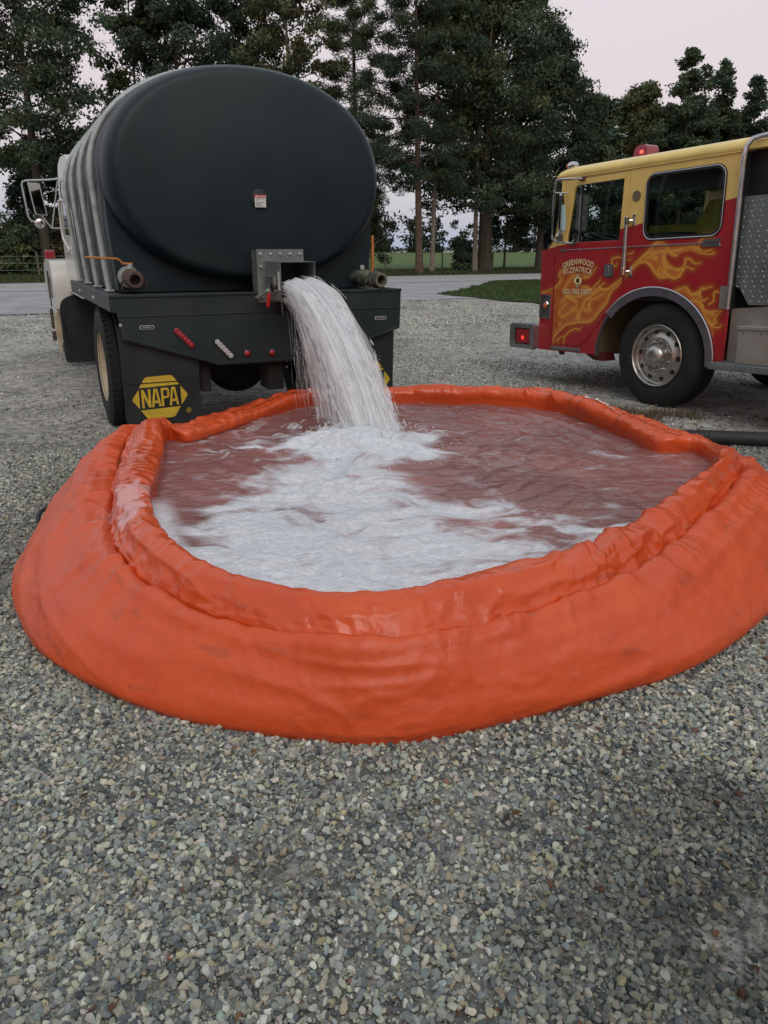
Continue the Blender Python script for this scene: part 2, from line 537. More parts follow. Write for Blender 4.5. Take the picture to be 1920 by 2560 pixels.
# ---------------------------------------------------------------- crushed stone, real stones near the camera
def make_gravel():
    R = np.random.RandomState(11)
    variants = bpy.data.collections.new('stone_kinds')
    sm = attr_mat('stone', 'scol', rough=.85, inst=True, bump=.5, bscale=260, spec=.25)
    for k in range(14):
        bm = bmesh.new()
        n = R.randint(12, 20)
        sc = np.array([1, R.uniform(.6, .95), R.uniform(.4, .72)])
        P = R.normal(size=(n, 3)); P /= np.linalg.norm(P, axis=1)[:, None]
        P *= R.uniform(.8, 1.05, (n, 1)) * sc * .5
        for p in P: bm.verts.new(p)
        res = bmesh.ops.convex_hull(bm, input=bm.verts)
        bmesh.ops.delete(bm, geom=[v for v in bm.verts if not v.link_faces], context='VERTS')
        bmesh.ops.bevel(bm, geom=list(bm.edges), offset=.018, segments=1, affect='EDGES')
        me = bpy.data.meshes.new('stone'); bm.to_mesh(me); bm.free()
        me.materials.append(sm)
        so = bpy.data.objects.new('stone', me)
        variants.objects.link(so)
    pts = []
    sizes = []
    def zone(n, x0, x1, y0, y1, s0, s1, keep):
        x = R.uniform(x0, x1, n); y = R.uniform(y0, y1, n)
        k = keep(x, y)
        x, y = x[k], y[k]
        s = s0 + (s1 - s0) * R.rand(len(x)) ** 2.7
        pts.append(np.stack([x, y], 1)); sizes.append(s)
    inpool = lambda x, y: pool_inside(x, y, -0.16)
    fr = lambda x, y, m: np.abs(x) < y * .55 + m
    # patches where the packed base shows through
    bare_ = lambda x, y: np.clip(sum(a_ * np.exp(-(((x - cx_) / rx_) ** 2 + ((y - cy_) / ry_) ** 2)) for cx_, cy_, rx_, ry_, a_ in ((.80, 1.38, .28, .22, 1), (-.28, 1.58, .16, .10, .9), (.36, 1.75, .25, .07, .6), (.95, 1.85, .3, .12, .7), (-.55, 1.25, .25, .06, .6))) * (.6 + .9 * fbm(x * 6, y * 6, 2.2, 3)), 0, 1)
    thin = lambda x, y: (R.rand(len(x)) > .72 * bare_(x, y)) & (R.rand(len(x)) < .55 + .75 * sstep(.34, .48, fbm(x * 1.6, y * 1.6, 9.1, 3)))
    zone(420000, -3.1, 3.1, .6, 3.3, .006, .034, lambda x, y: fr(x, y, 1.15) & ~inpool(x, y) & thin(x, y))
    zone(150000, -4.2, 4.2, 3.3, 6.2, .011, .032, lambda x, y: fr(x, y, .6) & ~inpool(x, y) & (R.rand(len(x)) < .25 + .75 * sstep(.42, .6, fbm(x * .9, y * .9, 4.4, 3))))
    zone(90000, -7.5, 7.5, 6.2, 14, .016, .038, lambda x, y: fr(x, y, .6) & ~inpool(x, y) & (R.rand(len(x)) < .1 + .9 * sstep(.45, .62, fbm(x * .6, y * .6, 1.4, 4))))
    zone(90000, -12, 12, 14, 25.5, .025, .055, lambda x, y: fr(x, y, .6) & (y < 24.0 + x * .55) & ((x < 1.6) | (y < 26.5 - 1.15 * x)) & (R.rand(len(x)) < .15 + .85 * sstep(.42, .6, fbm(x * .5, y * .5, 2.4, 4))))
    P = np.concatenate(pts); S = np.concatenate(sizes)
    n = len(P)
    z = ground_h(P[:, 0], P[:, 1]) + S * R.uniform(.0, .42, n) + R.rand(n) ** 2 * .006
    me = bpy.data.meshes.new('gravel')
    me.vertices.add(n)
    me.vertices.foreach_set('co', np.stack([P[:, 0], P[:, 1], z], 1).astype(np.float32).ravel())
    o = bpy.data.objects.new('gravel', me); COL.objects.link(o)
    vfloat(o, 'ssize', S)
    a = me.attributes.new('srot', 'FLOAT_VECTOR', 'POINT')
    rot = np.stack([R.normal(0, .45, n), R.normal(0, .45, n), R.uniform(0, 2 * pi, n)], 1).astype(np.float32)
    a.data.foreach_set('vector', rot.ravel())
    a = me.attributes.new('sidx', 'INT', 'POINT'); a.data.foreach_set('value', R.randint(0, 14, n).astype(np.int32))
    pal = np.array([(.34, .33, .30), (.42, .40, .35), (.25, .26, .26), (.16, .175, .19), (.09, .10, .115), (.33, .29, .22), (.21, .21, .20), (.50, .49, .46), (.27, .30, .30), (.36, .31, .20), (.17, .09, .06)])
    pr = np.array([.18, .15, .17, .13, .08, .07, .11, .045, .055, .007, .005]); pr /= pr.sum()
    C = pal[R.choice(len(pal), n, p=pr)] * R.uniform(.72, 1.2, (n, 1)) * R.uniform(.95, 1.05, (n, 3))
    # wet patches and shadow low on the right, both darkened into the stone colour
    damp_shade = np.clip(sstep(.50, .64, fbm(P[:, 0] * 1.1 + 3, P[:, 1] * .8, 7.7, 3)) * .35 + bare_(P[:, 0], P[:, 1]) * .35, 0, .6)
    C = C * (1 - damp_shade)[:, None]
    vcol(o, 'scol', C * (1.34 + .25 * sstep(3, 7, P[:, 1]))[:, None] * np.array([.97, 1.0, .93]))  # stones darker close to the camera, vignette put into their colour
    ng = bpy.data.node_groups.new('scatter_stones', 'GeometryNodeTree')
    ng.interface.new_socket('Geometry', in_out='INPUT', socket_type='NodeSocketGeometry')
    ng.interface.new_socket('Geometry', in_out='OUTPUT', socket_type='NodeSocketGeometry')
    N, L = ng.nodes.new, ng.links.new
    gi, go = N('NodeGroupInput'), N('NodeGroupOutput')
    iop = N('GeometryNodeInstanceOnPoints')
    ci = N('GeometryNodeCollectionInfo'); ci.inputs['Collection'].default_value = variants
    ci.inputs['Separate Children'].default_value = True
    def na(nm, ty):
        q = N('GeometryNodeInputNamedAttribute'); q.data_type = ty; q.inputs['Name'].default_value = nm
        return q.outputs['Attribute']
    L(gi.outputs[0], iop.inputs['Points'])
    L(ci.outputs[0], iop.inputs['Instance'])
    iop.inputs['Pick Instance'].default_value = True
    L(na('sidx', 'INT'), iop.inputs['Instance Index'])
    e2r = N('FunctionNodeEulerToRotation'); L(na('srot', 'FLOAT_VECTOR'), e2r.inputs[0])
    L(e2r.outputs[0], iop.inputs['Rotation'])
    L(na('ssize', 'FLOAT'), iop.inputs['Scale'])
    L(iop.outputs[0], go.inputs[0])
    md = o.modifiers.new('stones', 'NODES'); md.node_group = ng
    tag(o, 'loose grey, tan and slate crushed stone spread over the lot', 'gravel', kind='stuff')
# ================================================================ THE ORANGE FOLDING TANK
PC = np.array([.30, 4.25])
# keys round the tank: inner lip (x, y), outside edge of collar (x, y), how far the belly stands out, crest height, crease height
_keys = [
 ((.05, 2.40), (.05, 2.235), .125, .430, .325), ((.32, 2.51), (.37, 2.36), .15, .435, .325), ((.68, 2.73), (.68, 2.545), .20, .430, .33),
 ((.90, 2.93), (.96, 2.77), .28, .43, .32), ((1.10, 3.12), (1.20, 3.05), .34, .44, .33), ((1.34, 3.39), (1.49, 3.43), .40, .45, .34),
 ((1.59, 3.73), (1.77, 3.82), .38, .46, .36), ((1.78, 4.02), (1.93, 4.10), .38, .46, .36), ((1.87, 4.36), (1.97, 4.42), .36, .42, .36), ((1.84, 4.56), (1.93, 4.66), .36, .42, .36),
 ((1.64, 4.56), (1.85, 4.74), .38, .44, .38), ((1.56, 4.93), (1.74, 5.04), .40, .44, .38), ((1.45, 5.34), (1.62, 5.44), .40, .445, .38),
 ((1.26, 5.80), (1.42, 5.94), .38, .45, .38), ((.76, 6.06), (.84, 6.28), .34, .45, .38), ((.13, 6.12), (.13, 6.36), .32, .45, .38),
 ((-.40, 6.02), (-.46, 6.26), .32, .45, .38), ((-.70, 5.85), (-.80, 6.07), .32, .44, .37), ((-.92, 5.42), (-1.08, 5.60), .34, .41, .35),
 ((-1.10, 5.07), (-1.28, 5.24), .36, .40, .34), ((-1.23, 4.80), (-1.44, 4.98), .38, .41, .35), ((-1.36, 4.86), (-1.56, 5.04), .36, .46, .38), ((-1.35, 4.66), (-1.60, 4.84), .38, .50, .38),
 ((-1.25, 4.28), (-1.54, 4.44), .42, .47, .36), ((-1.15, 3.82), (-1.40, 3.92), .44, .46, .33), ((-1.08, 3.45), (-1.27, 3.48), .46, .44, .32),
 ((-.95, 3.07), (-1.10, 3.02), .40, .43, .315), ((-.80, 2.80), (-.88, 2.69), .32, .43, .31), ((-.55, 2.56), (-.60, 2.43), .22, .43, .315), ((-.23, 2.40), (-.20, 2.255), .14, .425, .315),
]
K = np.array([[k[0][0], k[0][1], k[1][0], k[1][1], k[2], k[3], k[4]] for k in _keys])
# parametrise by arc length of the crease line and resample with a cyclic Catmull-Rom
def resample(K, n):
    m = len(K)
    d = np.hypot(*(np.roll(K[:, 2:4], -1, 0) - K[:, 2:4]).T)
    cum = np.concatenate([[0], np.cumsum(np.maximum(d, .04))])
    s = np.linspace(0, cum[-1], n, endpoint=False)
    i = np.clip(np.searchsorted(cum, s, side='right') - 1, 0, m - 1)
    t = ((s - cum[i]) / (cum[i + 1] - cum[i]))[:, None]
    p0, p1, p2, p3 = K[(i - 1) % m], K[i], K[(i + 1) % m], K[(i + 2) % m]
    return .5 * ((2 * p1) + (-p0 + p2) * t + (2 * p0 - 5 * p1 + 4 * p2 - p3) * t ** 2 + (-p0 + 3 * p1 - 3 * p2 + p3) * t ** 3), s
NT = 1500
KR, ARC = resample(K, NT)
IN, CRS = KR[:, 0:2], KR[:, 2:4]
tan = np.roll(CRS, -6, 0) - np.roll(CRS, 6, 0)
for _ in range(40):
    tan = (np.roll(tan, 1, 0) + tan + np.roll(tan, -1, 0)) / 3
NRM = np.stack([tan[:, 1], -tan[:, 0]], 1)
NRM /= np.linalg.norm(NRM, axis=1)[:, None]          # outward
OUTP = CRS + NRM * KR[:, 4:5]
from mathutils.geometry import intersect_point_line
def _inside(poly, x, y):
    x = np.asarray(x); y = np.asarray(y)
    c = np.zeros(x.shape, bool)
    px, py = poly[:, 0], poly[:, 1]
    qx, qy = np.roll(px, -1), np.roll(py, -1)
    for a, b, c_, d in zip(px, py, qx, qy):
        hit = ((b > y) != (d > y))
        if not hit.any(): continue
        c ^= hit & (x < (c_ - a) * (y - b) / (d - b + 1e-12) + a)
    return c
def pool_inside(x, y, grow):
    return _inside((OUTP + NRM * grow)[::12], x, y)

WL = 0.325                                           # water level
def make_pool():
    L_ = ARC
    # profile stations: from under the water, over the collar, into the crease, over the belly and under to the ground
    # each: (a: 0 inner lip .. 1 crease, >1 belly as fraction of belly width), z
    prof = []
    zc, zk = KR[:, 5], KR[:, 6]
    def W(seed, f, o=3): # periodic noise along the rim
        a = 2 * pi * L_ / (L_[-1] + L_[1]); R_ = f / (2 * pi)
        return fbm(np.cos(a) * R_ + 20, np.sin(a) * R_ + 20, seed, o) - .5
    st = []
    def S(a, b, z): st.append((a, b, z))
    S(.10, 0, 0 * zc + .10); S(.03, 0, 0 * zc + .24); S(0, 0, 0 * zc + .335); S(-.03, 0, zc - .05); S(.0, 0, zc - .022); S(.08, 0, zc - .006); S(.2, 0, zc + .0); S(.34, 0, zc - .003); S(.5, 0, zc - .012)
    S(.64, 0, zc * .72 + zk * .28); S(.78, 0, zc * .45 + zk * .55); S(.9, 0, zc * .15 + zk * .85); S(.97, 0, zk + .0); S(1.0, 0, zk - .012); S(1, .05, zk - .008); S(1, .14, zk - .004)
    S(1, .28, zk * .94); S(1, .42, zk * .86); S(1, .58, zk * .75); S(1, .74, zk * .61); S(1, .87, zk * .46); S(1, .96, zk * .32); S(1, 1.0, zk * .2); S(1, .985, zk * .1); S(1, .93, zk * .03); S(1, .84, zk * 0 - .01); S(1, .7, zk * 0 - .02)
    st = [(a, b, z) for a, b, z in st]
    # subdivide the stations smoothly
    m0 = len(st)
    A = np.array([s[0] for s in st], float); B = np.array([s[1] for s in st], float); Z = np.stack([np.broadcast_to(s[2], (NT,)) for s in st], 0)
    uu = np.linspace(0, m0 - 1, 118)
    i = np.minimum(uu.astype(int), m0 - 2); t = uu - i
    def cr4(X):
        g = lambda k: X[np.clip(i + k, 0, m0 - 1)]
        tt = t.reshape((-1,) + (1,) * (X.ndim - 1))
        return .5 * ((2 * g(0)) + (-g(-1) + g(1)) * tt + (2 * g(-1) - 5 * g(0) + 4 * g(1) - g(2)) * tt ** 2 + (-g(-1) + 3 * g(0) - 3 * g(1) + g(2)) * tt ** 3)
    A, B, Z = cr4(A), cr4(B), cr4(Z)
    X = IN[None] * (1 - A)[:, None, None] + CRS[None] * A[:, None, None] + NRM[None] * (KR[:, 4][None] * B[:, None])[..., None]
    P = np.concatenate([X, Z[..., None]], 2)         # (stations, NT, 3)
    ns = P.shape[0]
    sfrac = uu / (m0 - 1)
    # normals
    dT = np.roll(P, -1, 1) - np.roll(P, 1, 1)
    dS = np.gradient(P, axis=0)
    Nn = np.cross(dT, dS); Nn /= np.linalg.norm(Nn, axis=2)[..., None] + 1e-9
    cen = np.array([PC[0], PC[1], .1])
    sgn = np.sign((Nn[40:100] * (P[40:100] - cen)).sum())
    Nn *= sgn
    arc = np.broadcast_to(L_[None], Z.shape); sv = np.broadcast_to(uu[:, None], Z.shape)
    # cross distance coordinate in metres
    dd = np.linalg.norm(np.diff(P, axis=0), axis=2); cd = np.concatenate([np.zeros((1, NT)), np.cumsum(dd, 0)], 0)
    cd = cd - cd[50:51]
    per = L_[-1] + L_[1]
    # periodic lookup for the arc coordinate
    aa = 2 * pi * arc / per
    def PN(f_arc, f_c, seed, o=3, warp=0):
        R_ = f_arc * per / (2 * pi)
        c_ = cd * f_c + seed * 7.13
        w = 0
        if warp: w = (fbm(np.cos(aa) * per * .5 + 9, np.sin(aa) * per * .5 + 9, cd * 3 + seed, 2) - .5) * warp
        return fbm(np.cos(aa + w) * R_ + 30, np.sin(aa + w) * R_ + 30, c_, o)
    collar = sstep(2, 5, sv) * (1 - sstep(12.5, 14.5, sv))
    belly = sstep(13, 16, sv) * (1 - sstep(22, 25, sv))
    upper = sstep(13, 14, sv) * (1 - sstep(15, 19, sv))
    ridge = lambda n: 1 - np.abs(2 * n - 1)
    D = 0
    # gathers across the collar (fabric drawn in along the lip)
    gath = ridge(PN(4.2, 1.6, 1, 3, .05)) ** 2.2
    fine = ridge(PN(11, 3.5, 2, 3, .08)) ** 2
    soft = PN(1.6, 1.5, 3, 2)
    gs = .35 + .65 * sstep(.35, .6, PN(.9, .3, 8, 2))
    diag = ridge(PN(3.0, 6.0, 15, 3, .35)) ** 5
    diag2 = ridge(PN(2.2, 9.0, 16, 3, .5)) ** 6
    D = D + collar * ((gath ** 1.6 - .3) * .028 * gs + (fine - .4) * .006 + (soft - .5) * .045 + (diag - .1) * .024 * gs + (diag2 - .1) * .013)
    # radiating puckers on the belly just below the crease, long shallow folds further out
    puck = ridge(PN(5, 1.2, 4, 3, .05)) ** 3
    D = D + upper * (puck - .3) * .028
    longf = ridge(PN(.9, 5.5, 5, 3, .1)) ** 4
    D = D + (belly * .6 + upper * .6) * (diag - .1) * .012
    D = D + belly * ((longf - .2) * .013 + (PN(1.1, 1.3, 6, 2) - .5) * .045)
    fold2 = ridge(PN(.5, 9, 12, 2, .12)) ** 6 * (sstep(13.5, 14.5, sv) * (1 - sstep(17.5, 19.5, sv)))
    D = D + fold2 * .022
    fin2 = ridge(PN(7, 7, 9, 3, .15)) ** 3
    D = D + (belly * .5 + collar) * (fin2 - .3) * .007
    P = P + Nn * D[..., None]
    # lip wanders up and down and in and out
    lipw = (1 - sstep(9, 13, sv)) * sstep(1, 3, sv)
    P[..., 2] += lipw * (W(3, 9, 3)[None] * .035 + W(5, 26, 2)[None] * .014)
    P[..., :2] -= (lipw * (W(6, 11, 3) * .06 + np.maximum(0, W(7, 30, 2)) * .03)[None])[..., None] * NRM[None]
    # the crease sinks under the collar's overhang
    over = np.exp(-((sv - 13.2) / .9) ** 2)
    P[..., 2] -= over * (.012 + .025 * W(9, 12, 2)[None])
    P[..., 2] = np.where(sv > 23, np.maximum(P[..., 2], -.02), P[..., 2])
    V = P.reshape(-1, 3)
    ii = np.arange(ns * NT).reshape(ns, NT)
    F = np.stack([ii[:-1].ravel(), np.roll(ii, -1, 1)[:-1].ravel(), np.roll(ii, -1, 1)[1:].ravel(), ii[1:].ravel()], 1)
    # material
    m, t_, b = new_mat('orange_vinyl')
    N, L = t_.nodes.new, t_.links.new
    tc = N('ShaderNodeTexCoord')
    n1 = N('ShaderNodeTexNoise'); n1.inputs['Scale'].default_value = 2.2; n1.inputs['Detail'].default_value = 9; n1.inputs['Roughness'].default_value = .7
    L(tc.outputs['Object'], n1.inputs['Vector'])
    c1 = N('ShaderNodeValToRGB'); L(n1.outputs['Fac'], c1.inputs[0])
    E_ = c1.color_ramp.elements
    E_[0].position = .3; E_[0].color = (.55, .062, .011, 1); E_[1].position = .7; E_[1].color = (.67, .096, .022, 1)
    # scuffs and dusty wear
    mp_ = N('ShaderNodeMapping'); mp_.inputs['Scale'].default_value = (3, 14, 14); L(tc.outputs['Object'], mp_.inputs[0])
    n2 = N('ShaderNodeTexNoise'); n2.inputs['Scale'].default_value = 2.5; n2.inputs['Detail'].default_value = 10; n2.inputs['Roughness'].default_value = .75; n2.inputs['Distortion'].default_value = .6
    L(mp_.outputs[0], n2.inputs['Vector'])
    r2 = N('ShaderNodeMapRange'); r2.inputs['From Min'].default_value = .54; r2.inputs['From Max'].default_value = .72; r2.inputs['To Max'].default_value = .5; L(n2.outputs['Fac'], r2.inputs[0])
    mx = N('ShaderNodeMix'); mx.data_type = 'RGBA'; L(r2.outputs[0], mx.inputs[0]); L(c1.outputs[0], mx.inputs[6]); mx.inputs[7].default_value = (.56, .13, .075, 1)
    n4 = N('ShaderNodeTexNoise'); n4.inputs['Scale'].default_value = 9; n4.inputs['Detail'].default_value = 9; n4.inputs['Roughness'].default_value = .8; L(tc.outputs['Object'], n4.inputs['Vector'])
    r4 = N('ShaderNodeMapRange'); r4.inputs['From Min'].default_value = .62; r4.inputs['From Max'].default_value = .74; r4.inputs['To Max'].default_value = .55; L(n4.outputs['Fac'], r4.inputs[0])
    m4 = N('ShaderNodeMix'); m4.data_type = 'RGBA'; L(r4.outputs[0], m4.inputs[0]); L(mx.outputs[2], m4.inputs[6]); m4.inputs[7].default_value = (.34, .035, .014, 1)
    at = N('ShaderNodeAttribute'); at.attribute_name = 'dark_tone'
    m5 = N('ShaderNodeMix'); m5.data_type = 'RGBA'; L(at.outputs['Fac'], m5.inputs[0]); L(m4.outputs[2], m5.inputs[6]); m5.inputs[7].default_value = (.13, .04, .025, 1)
    sp5 = N('ShaderNodeAttribute'); sp5.attribute_name = 'froth'
    m7 = N('ShaderNodeMix'); m7.data_type = 'RGBA'; L(sp5.outputs['Fac'], m7.inputs[0]); L(m5.outputs[2], m7.inputs[6]); m7.inputs[7].default_value = (.72, .60, .64, 1)
    L(m7.outputs[2], b.inputs['Base Color'])
    rr_ = N('ShaderNodeMapRange'); rr_.inputs['From Min'].default_value = .3; rr_.inputs['From Max'].default_value = .7; rr_.inputs['To Min'].default_value = .34; rr_.inputs['To Max'].default_value = .58
    L(n1.outputs['Fac'], rr_.inputs[0])
    wt = N('ShaderNodeAttribute'); wt.attribute_name = 'wet'
    mw = N('ShaderNodeMath'); mw.operation = 'MULTIPLY'; mw.inputs[1].default_value = -.3; L(wt.outputs['Fac'], mw.inputs[0])
    mw2 = N('ShaderNodeMath'); mw2.operation = 'ADD'; L(rr_.outputs[0], mw2.inputs[0]); L(mw.outputs[0], mw2.inputs[1])
    L(mw2.outputs[0], b.inputs['Roughness'])
    b.inputs['Specular IOR Level'].default_value = .5
    n3 = N('ShaderNodeTexNoise'); n3.inputs['Scale'].default_value = 24; n3.inputs['Detail'].default_value = 5; L(tc.outputs['Object'], n3.inputs['Vector'])
    wv = N('ShaderNodeTexNoise'); wv.inputs['Scale'].default_value = 420; wv.inputs['Detail'].default_value = 1; L(tc.outputs['Object'], wv.inputs['Vector'])
    bp = N('ShaderNodeBump'); bp.inputs['Strength'].default_value = .35; bp.inputs['Distance'].default_value = .012; L(n3.outputs['Fac'], bp.inputs['Height'])
    bp2 = N('ShaderNodeBump'); bp2.inputs['Strength'].default_value = .15; bp2.inputs['Distance'].default_value = .002; L(wv.outputs['Fac'], bp2.inputs['Height']); L(bp.outputs[0], bp2.inputs['Normal'])
    L(bp2.outputs[0], b.inputs['Normal'])
    root = empty('folding_water_tank', (PC[0], PC[1], 0))
    tag(root, 'round orange fabric portable water tank with a rolled collar, full of foaming water', 'portable tank')
    off = np.array([PC[0], PC[1], 0])
    nsp = 46 # station index where the collar ends (crease)
    kc = int(np.argmin(np.abs(uu - 13.2)))
    def part(nm, k0, k1):
        sub = ii[k0:k1 + 1]
        ids = np.unique(sub); mp2 = -np.ones(ns * NT, int); mp2[ids] = np.arange(len(ids))
        f = np.stack([sub[:-1].ravel(), np.roll(sub, -1, 1)[:-1].ravel(), np.roll(sub, -1, 1)[1:].ravel(), sub[1:].ravel()], 1)
        o = raw_mesh(nm, V[ids] - off, mp2[f], m, root, smooth=True)
        s_ = sv.ravel()[ids]; c_ = cd.ravel()[ids]; a_ = arc.ravel()[ids]
        gr = np.exp(-((s_ - 13.3) / .5) ** 2) * .5 * sstep(.3, .6, vnoise(a_ * 6, c_ * 3)) + sstep(22.5, 24.5, s_) * .35 * fbm(a_ * 3, c_ * 6, 2, 3)  # darker along the crease and towards the foot, broken by noise
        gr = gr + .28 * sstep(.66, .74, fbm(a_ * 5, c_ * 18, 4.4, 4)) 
        vfloat(o, 'dark_tone', np.clip(gr, 0, 1))
        wet = np.clip((1 - sstep(12, 17, s_)) * sstep(.42, .6, fbm(a_ * 1.2, c_ * 4, 6.6, 3)) + .9 * (1 - sstep(3, 6, s_)), 0, 1)
        vfloat(o, 'wet', wet)
        q_ = V[ids]
        dsp = np.minimum(np.hypot((q_[:, 0] + 1.19) * 1.0, (q_[:, 1] - 3.42) * .9), np.hypot((q_[:, 0] + 1.10) * 1.6, (q_[:, 1] - 3.20) * .8))
        vfloat(o, 'froth', .42 * sstep(.48, .66, fbm(q_[:, 0] * 30, q_[:, 1] * 30, 1.5, 4) + .34 * (1 - sstep(.0, .17, dsp)) - .16 * sstep(.05, .2, dsp)) * (1 - sstep(.10, .24, dsp)))
        return o
    part('tank_wall', kc, ns - 1)
    part('collar', 0, kc)
    # welded seams running down the wall
    for (sx_, sy_) in ((.30, 2.2), (-.72, 2.6), (1.7, 3.8), (-1.9, 4.2)):
        j0 = int(np.argmin(np.hypot(OUTP[:, 0] - sx_, OUTP[:, 1] - sy_)))
        ks = list(range(kc + 5, ns - 12)); w_ = 5
        vv = []
        for k in ks:
            dr_ = int(round(6 * sin(k * .05)))
            for (dj, h_) in ((-w_, -.001), (-w_ + 1, .0022), (w_ - 1, .0022), (w_, -.001)):
                vv.append(P[k, (j0 + dj + dr_) % NT] + Nn[k, (j0 + dj + dr_) % NT] * h_ - off)
        vv = np.array(vv); q_ = np.arange(len(vv)).reshape(-1, 4)
        f_ = np.concatenate([np.stack([q_[:-1, a_], q_[:-1, a_ + 1], q_[1:, a_ + 1], q_[1:, a_]], 1) for a_ in range(3)])
        raw_mesh('welded_seam', vv, f_, m, root, smooth=True)
    # dark coupling just showing at the left foot
    rub = mat('black_rubber', (.018, .02, .022), .6, var=.3, vscale=12, bump=.3, bscale=90)
    h = MB(); h.tube([(-1.80, 4.26, .04), (-1.86, 4.28, .065), (-1.91, 4.285, .08), (-1.95, 4.28, .078), (-1.98, 4.26, .06), (-1.985, 4.235, .04), (-1.975, 4.20, .02), (-1.95, 4.17, .01)], .013, 10)
    h.v = [(p[0] - PC[0], p[1] - PC[1], p[2]) for p in h.v]
    h.build('carry_handle', rub, root, smooth=True)
    return root, P, Nn, uu

pool_root, PP, PN_, PUU = make_pool()
make_gravel()

# ---------------------------------------------------------------- water in the tank
IMP = np.array([-.08, 4.74])
def make_water():
    dx = .0085
    x = np.arange(-1.75, 2.25, dx); y = np.arange(2.2, 6.5, dx)
    X, Y = np.meshgrid(x, y)
    ins = _inside((IN * .9 + CRS * .1)[::8], X.ravel(), Y.ravel()).reshape(X.shape)
    dxy_x, dxy_y = X - IMP[0], Y - IMP[1]
    r = np.hypot(dxy_x, dxy_y)
    ang = np.degrees(np.arctan2(dxy_x, -dxy_y))           # 0 towards the camera, + to the right
    # the boil of white water fans out from where the stream lands towards the near rim
    wl, wr = -37 + 2 * sstep(.3, 1.4, r), 16 + 12 * sstep(.7, 2.0, r)
    nz = (fbm(X * 3.2, Y * 3.2, 1.1, 4) - .5)
    angn = ang + nz * 46
    fan = sstep(wl - 16, wl + 16, angn) * (1 - sstep(wr - 20, wr + 22, angn))
    core = 1 - sstep(.30, .62, np.hypot(dxy_x * .8 + .06, dxy_y) + nz * .6)
    near_ = sstep(1.0, 1.9, (4.6 - Y)) * .25 * (1 - sstep(30, 60, ang))
    dens = np.clip(np.maximum(fan * (1 - .30 * sstep(.6, 1.9, r)), core * 1.1) + near_ * fan, 0, 1.2)
    # streaky breakup carried along the swirl
    wx = (fbm(X * 2.0, Y * 2.0, 5.0, 3) - .5) * .55; wy = (fbm(X * 2.0, Y * 2.0, 8.0, 3) - .5) * .55
    st1 = fbm((X + wx) * 4.5, (Y + wy) * 9, 2.2, 5)
    st2 = fbm((X + wx) * 14, (Y + wy) * 26, 3.7, 4)
    foam = sstep(.18, .86, dens * .98 + (st1 - .5) * 1.5 + (st2 - .5) * .7) * (.90 + .1 * core)
    # thin wandering lines of foam outside the fan
    line = 1 - np.abs(2 * fbm((X + wx * 1.6) * 2.6, (Y + wy * 1.6) * 5.0, 9.4, 4) - 1)
    lmask = sstep(.93, .985, line) * sstep(.35, .6, fbm(X * 4, Y * 7, 3.9, 3)) * (1 - sstep(.5, 1.7, r)) * .75
    left = sstep(10, -30, ang)
    foam = np.maximum(foam, lmask * (.35 + .65 * left))
    # froth caught along the near left rim
    dr = np.full(X.shape, 9.0)
    sub = IN[::10]
    for q in sub:
        dr = np.minimum(dr, (X - q[0]) ** 2 + (Y - q[1]) ** 2)
    dr = np.sqrt(dr)
    rimf = (1 - sstep(.02, .12, dr + nz * .1)) * sstep(3.75, 3.35, Y) * sstep(.9, .2, X)
    foam = np.clip(np.maximum(foam, rimf), 0, 1)
    # relief
    Z = np.full(X.shape, WL)
    mound = np.exp(-(np.hypot((dxy_x + .08) * .7, dxy_y) / .20) ** 2) * .085 + np.exp(-((np.hypot(dxy_x - .04, (dxy_y + .30) * .8)) / .24) ** 2) * .055
    Z += mound
    turb = fbm((X + wx) * 6, (Y + wy) * 9, 6.1, 5) - .5
    Z += turb * (.095 * np.clip(dens, 0, 1) * (1 - .45 * sstep(.8, 2.2, r)) + .012)
    Z += (1 - np.abs(2 * st1 - 1)) * .016 * np.clip(dens, 0, 1)
    # ripples running outwards on the open side
    wob = fbm(X * 2.2, Y * 2.2, 2.9, 3) * 5.5
    rip = np.sin(r * 46 + wob * 2.2) * .5 + np.sin(r * 27 + ang * .05 + wob * 3) * .5
    amp = .0095 * sstep(.3, .6, r) * (1 - .7 * sstep(1.2, 2.1, r)) * (.35 + .9 * fbm(X * 3, Y * 4, 7.2, 2))
    chop = (1 - np.abs(2 * fbm((X + wx * .6) * 5, (Y + wy * .6) * 11, 4.2, 4) - 1)) * .017
    Z += (rip * amp + chop) * (1 - np.clip(dens, 0, 1)) * 1.0
    V = np.stack([X.ravel(), Y.ravel(), Z.ravel()], 1)
    ii = np.arange(X.size).reshape(X.shape)
    keep = (ins[:-1, :-1] & ins[1:, 1:] & ins[:-1, 1:] & ins[1:, :-1]).ravel()
    F = np.stack([ii[:-1, :-1].ravel(), ii[:-1, 1:].ravel(), ii[1:, 1:].ravel(), ii[1:, :-1].ravel()], 1)[keep]
    ids = np.unique(F); mp2 = np.zeros(X.size, int); mp2[ids] = np.arange(len(ids))
    m, t_, b = new_mat('silty_water')
    N, L = t_.nodes.new, t_.links.new
    tc = N('ShaderNodeTexCoord')
    at = N('ShaderNodeAttribute'); at.attribute_name = 'foam'
    mpg = N('ShaderNodeMapping'); mpg.inputs['Scale'].default_value = (24, 60, 30); L(tc.outputs['Object'], mpg.inputs[0])
    n1 = N('ShaderNodeTexNoise'); n1.inputs['Scale'].default_value = 1; n1.inputs['Detail'].default_value = 8; n1.inputs['Roughness'].default_value = .7; n1.inputs['Distortion'].default_value = 1.2
    L(mpg.outputs[0], n1.inputs['Vector'])
    s1 = N('ShaderNodeMath'); s1.operation = 'MULTIPLY_ADD'; L(n1.outputs['Fac'], s1.inputs[0]); s1.inputs[1].default_value = .55; s1.inputs[2].default_value = -.27
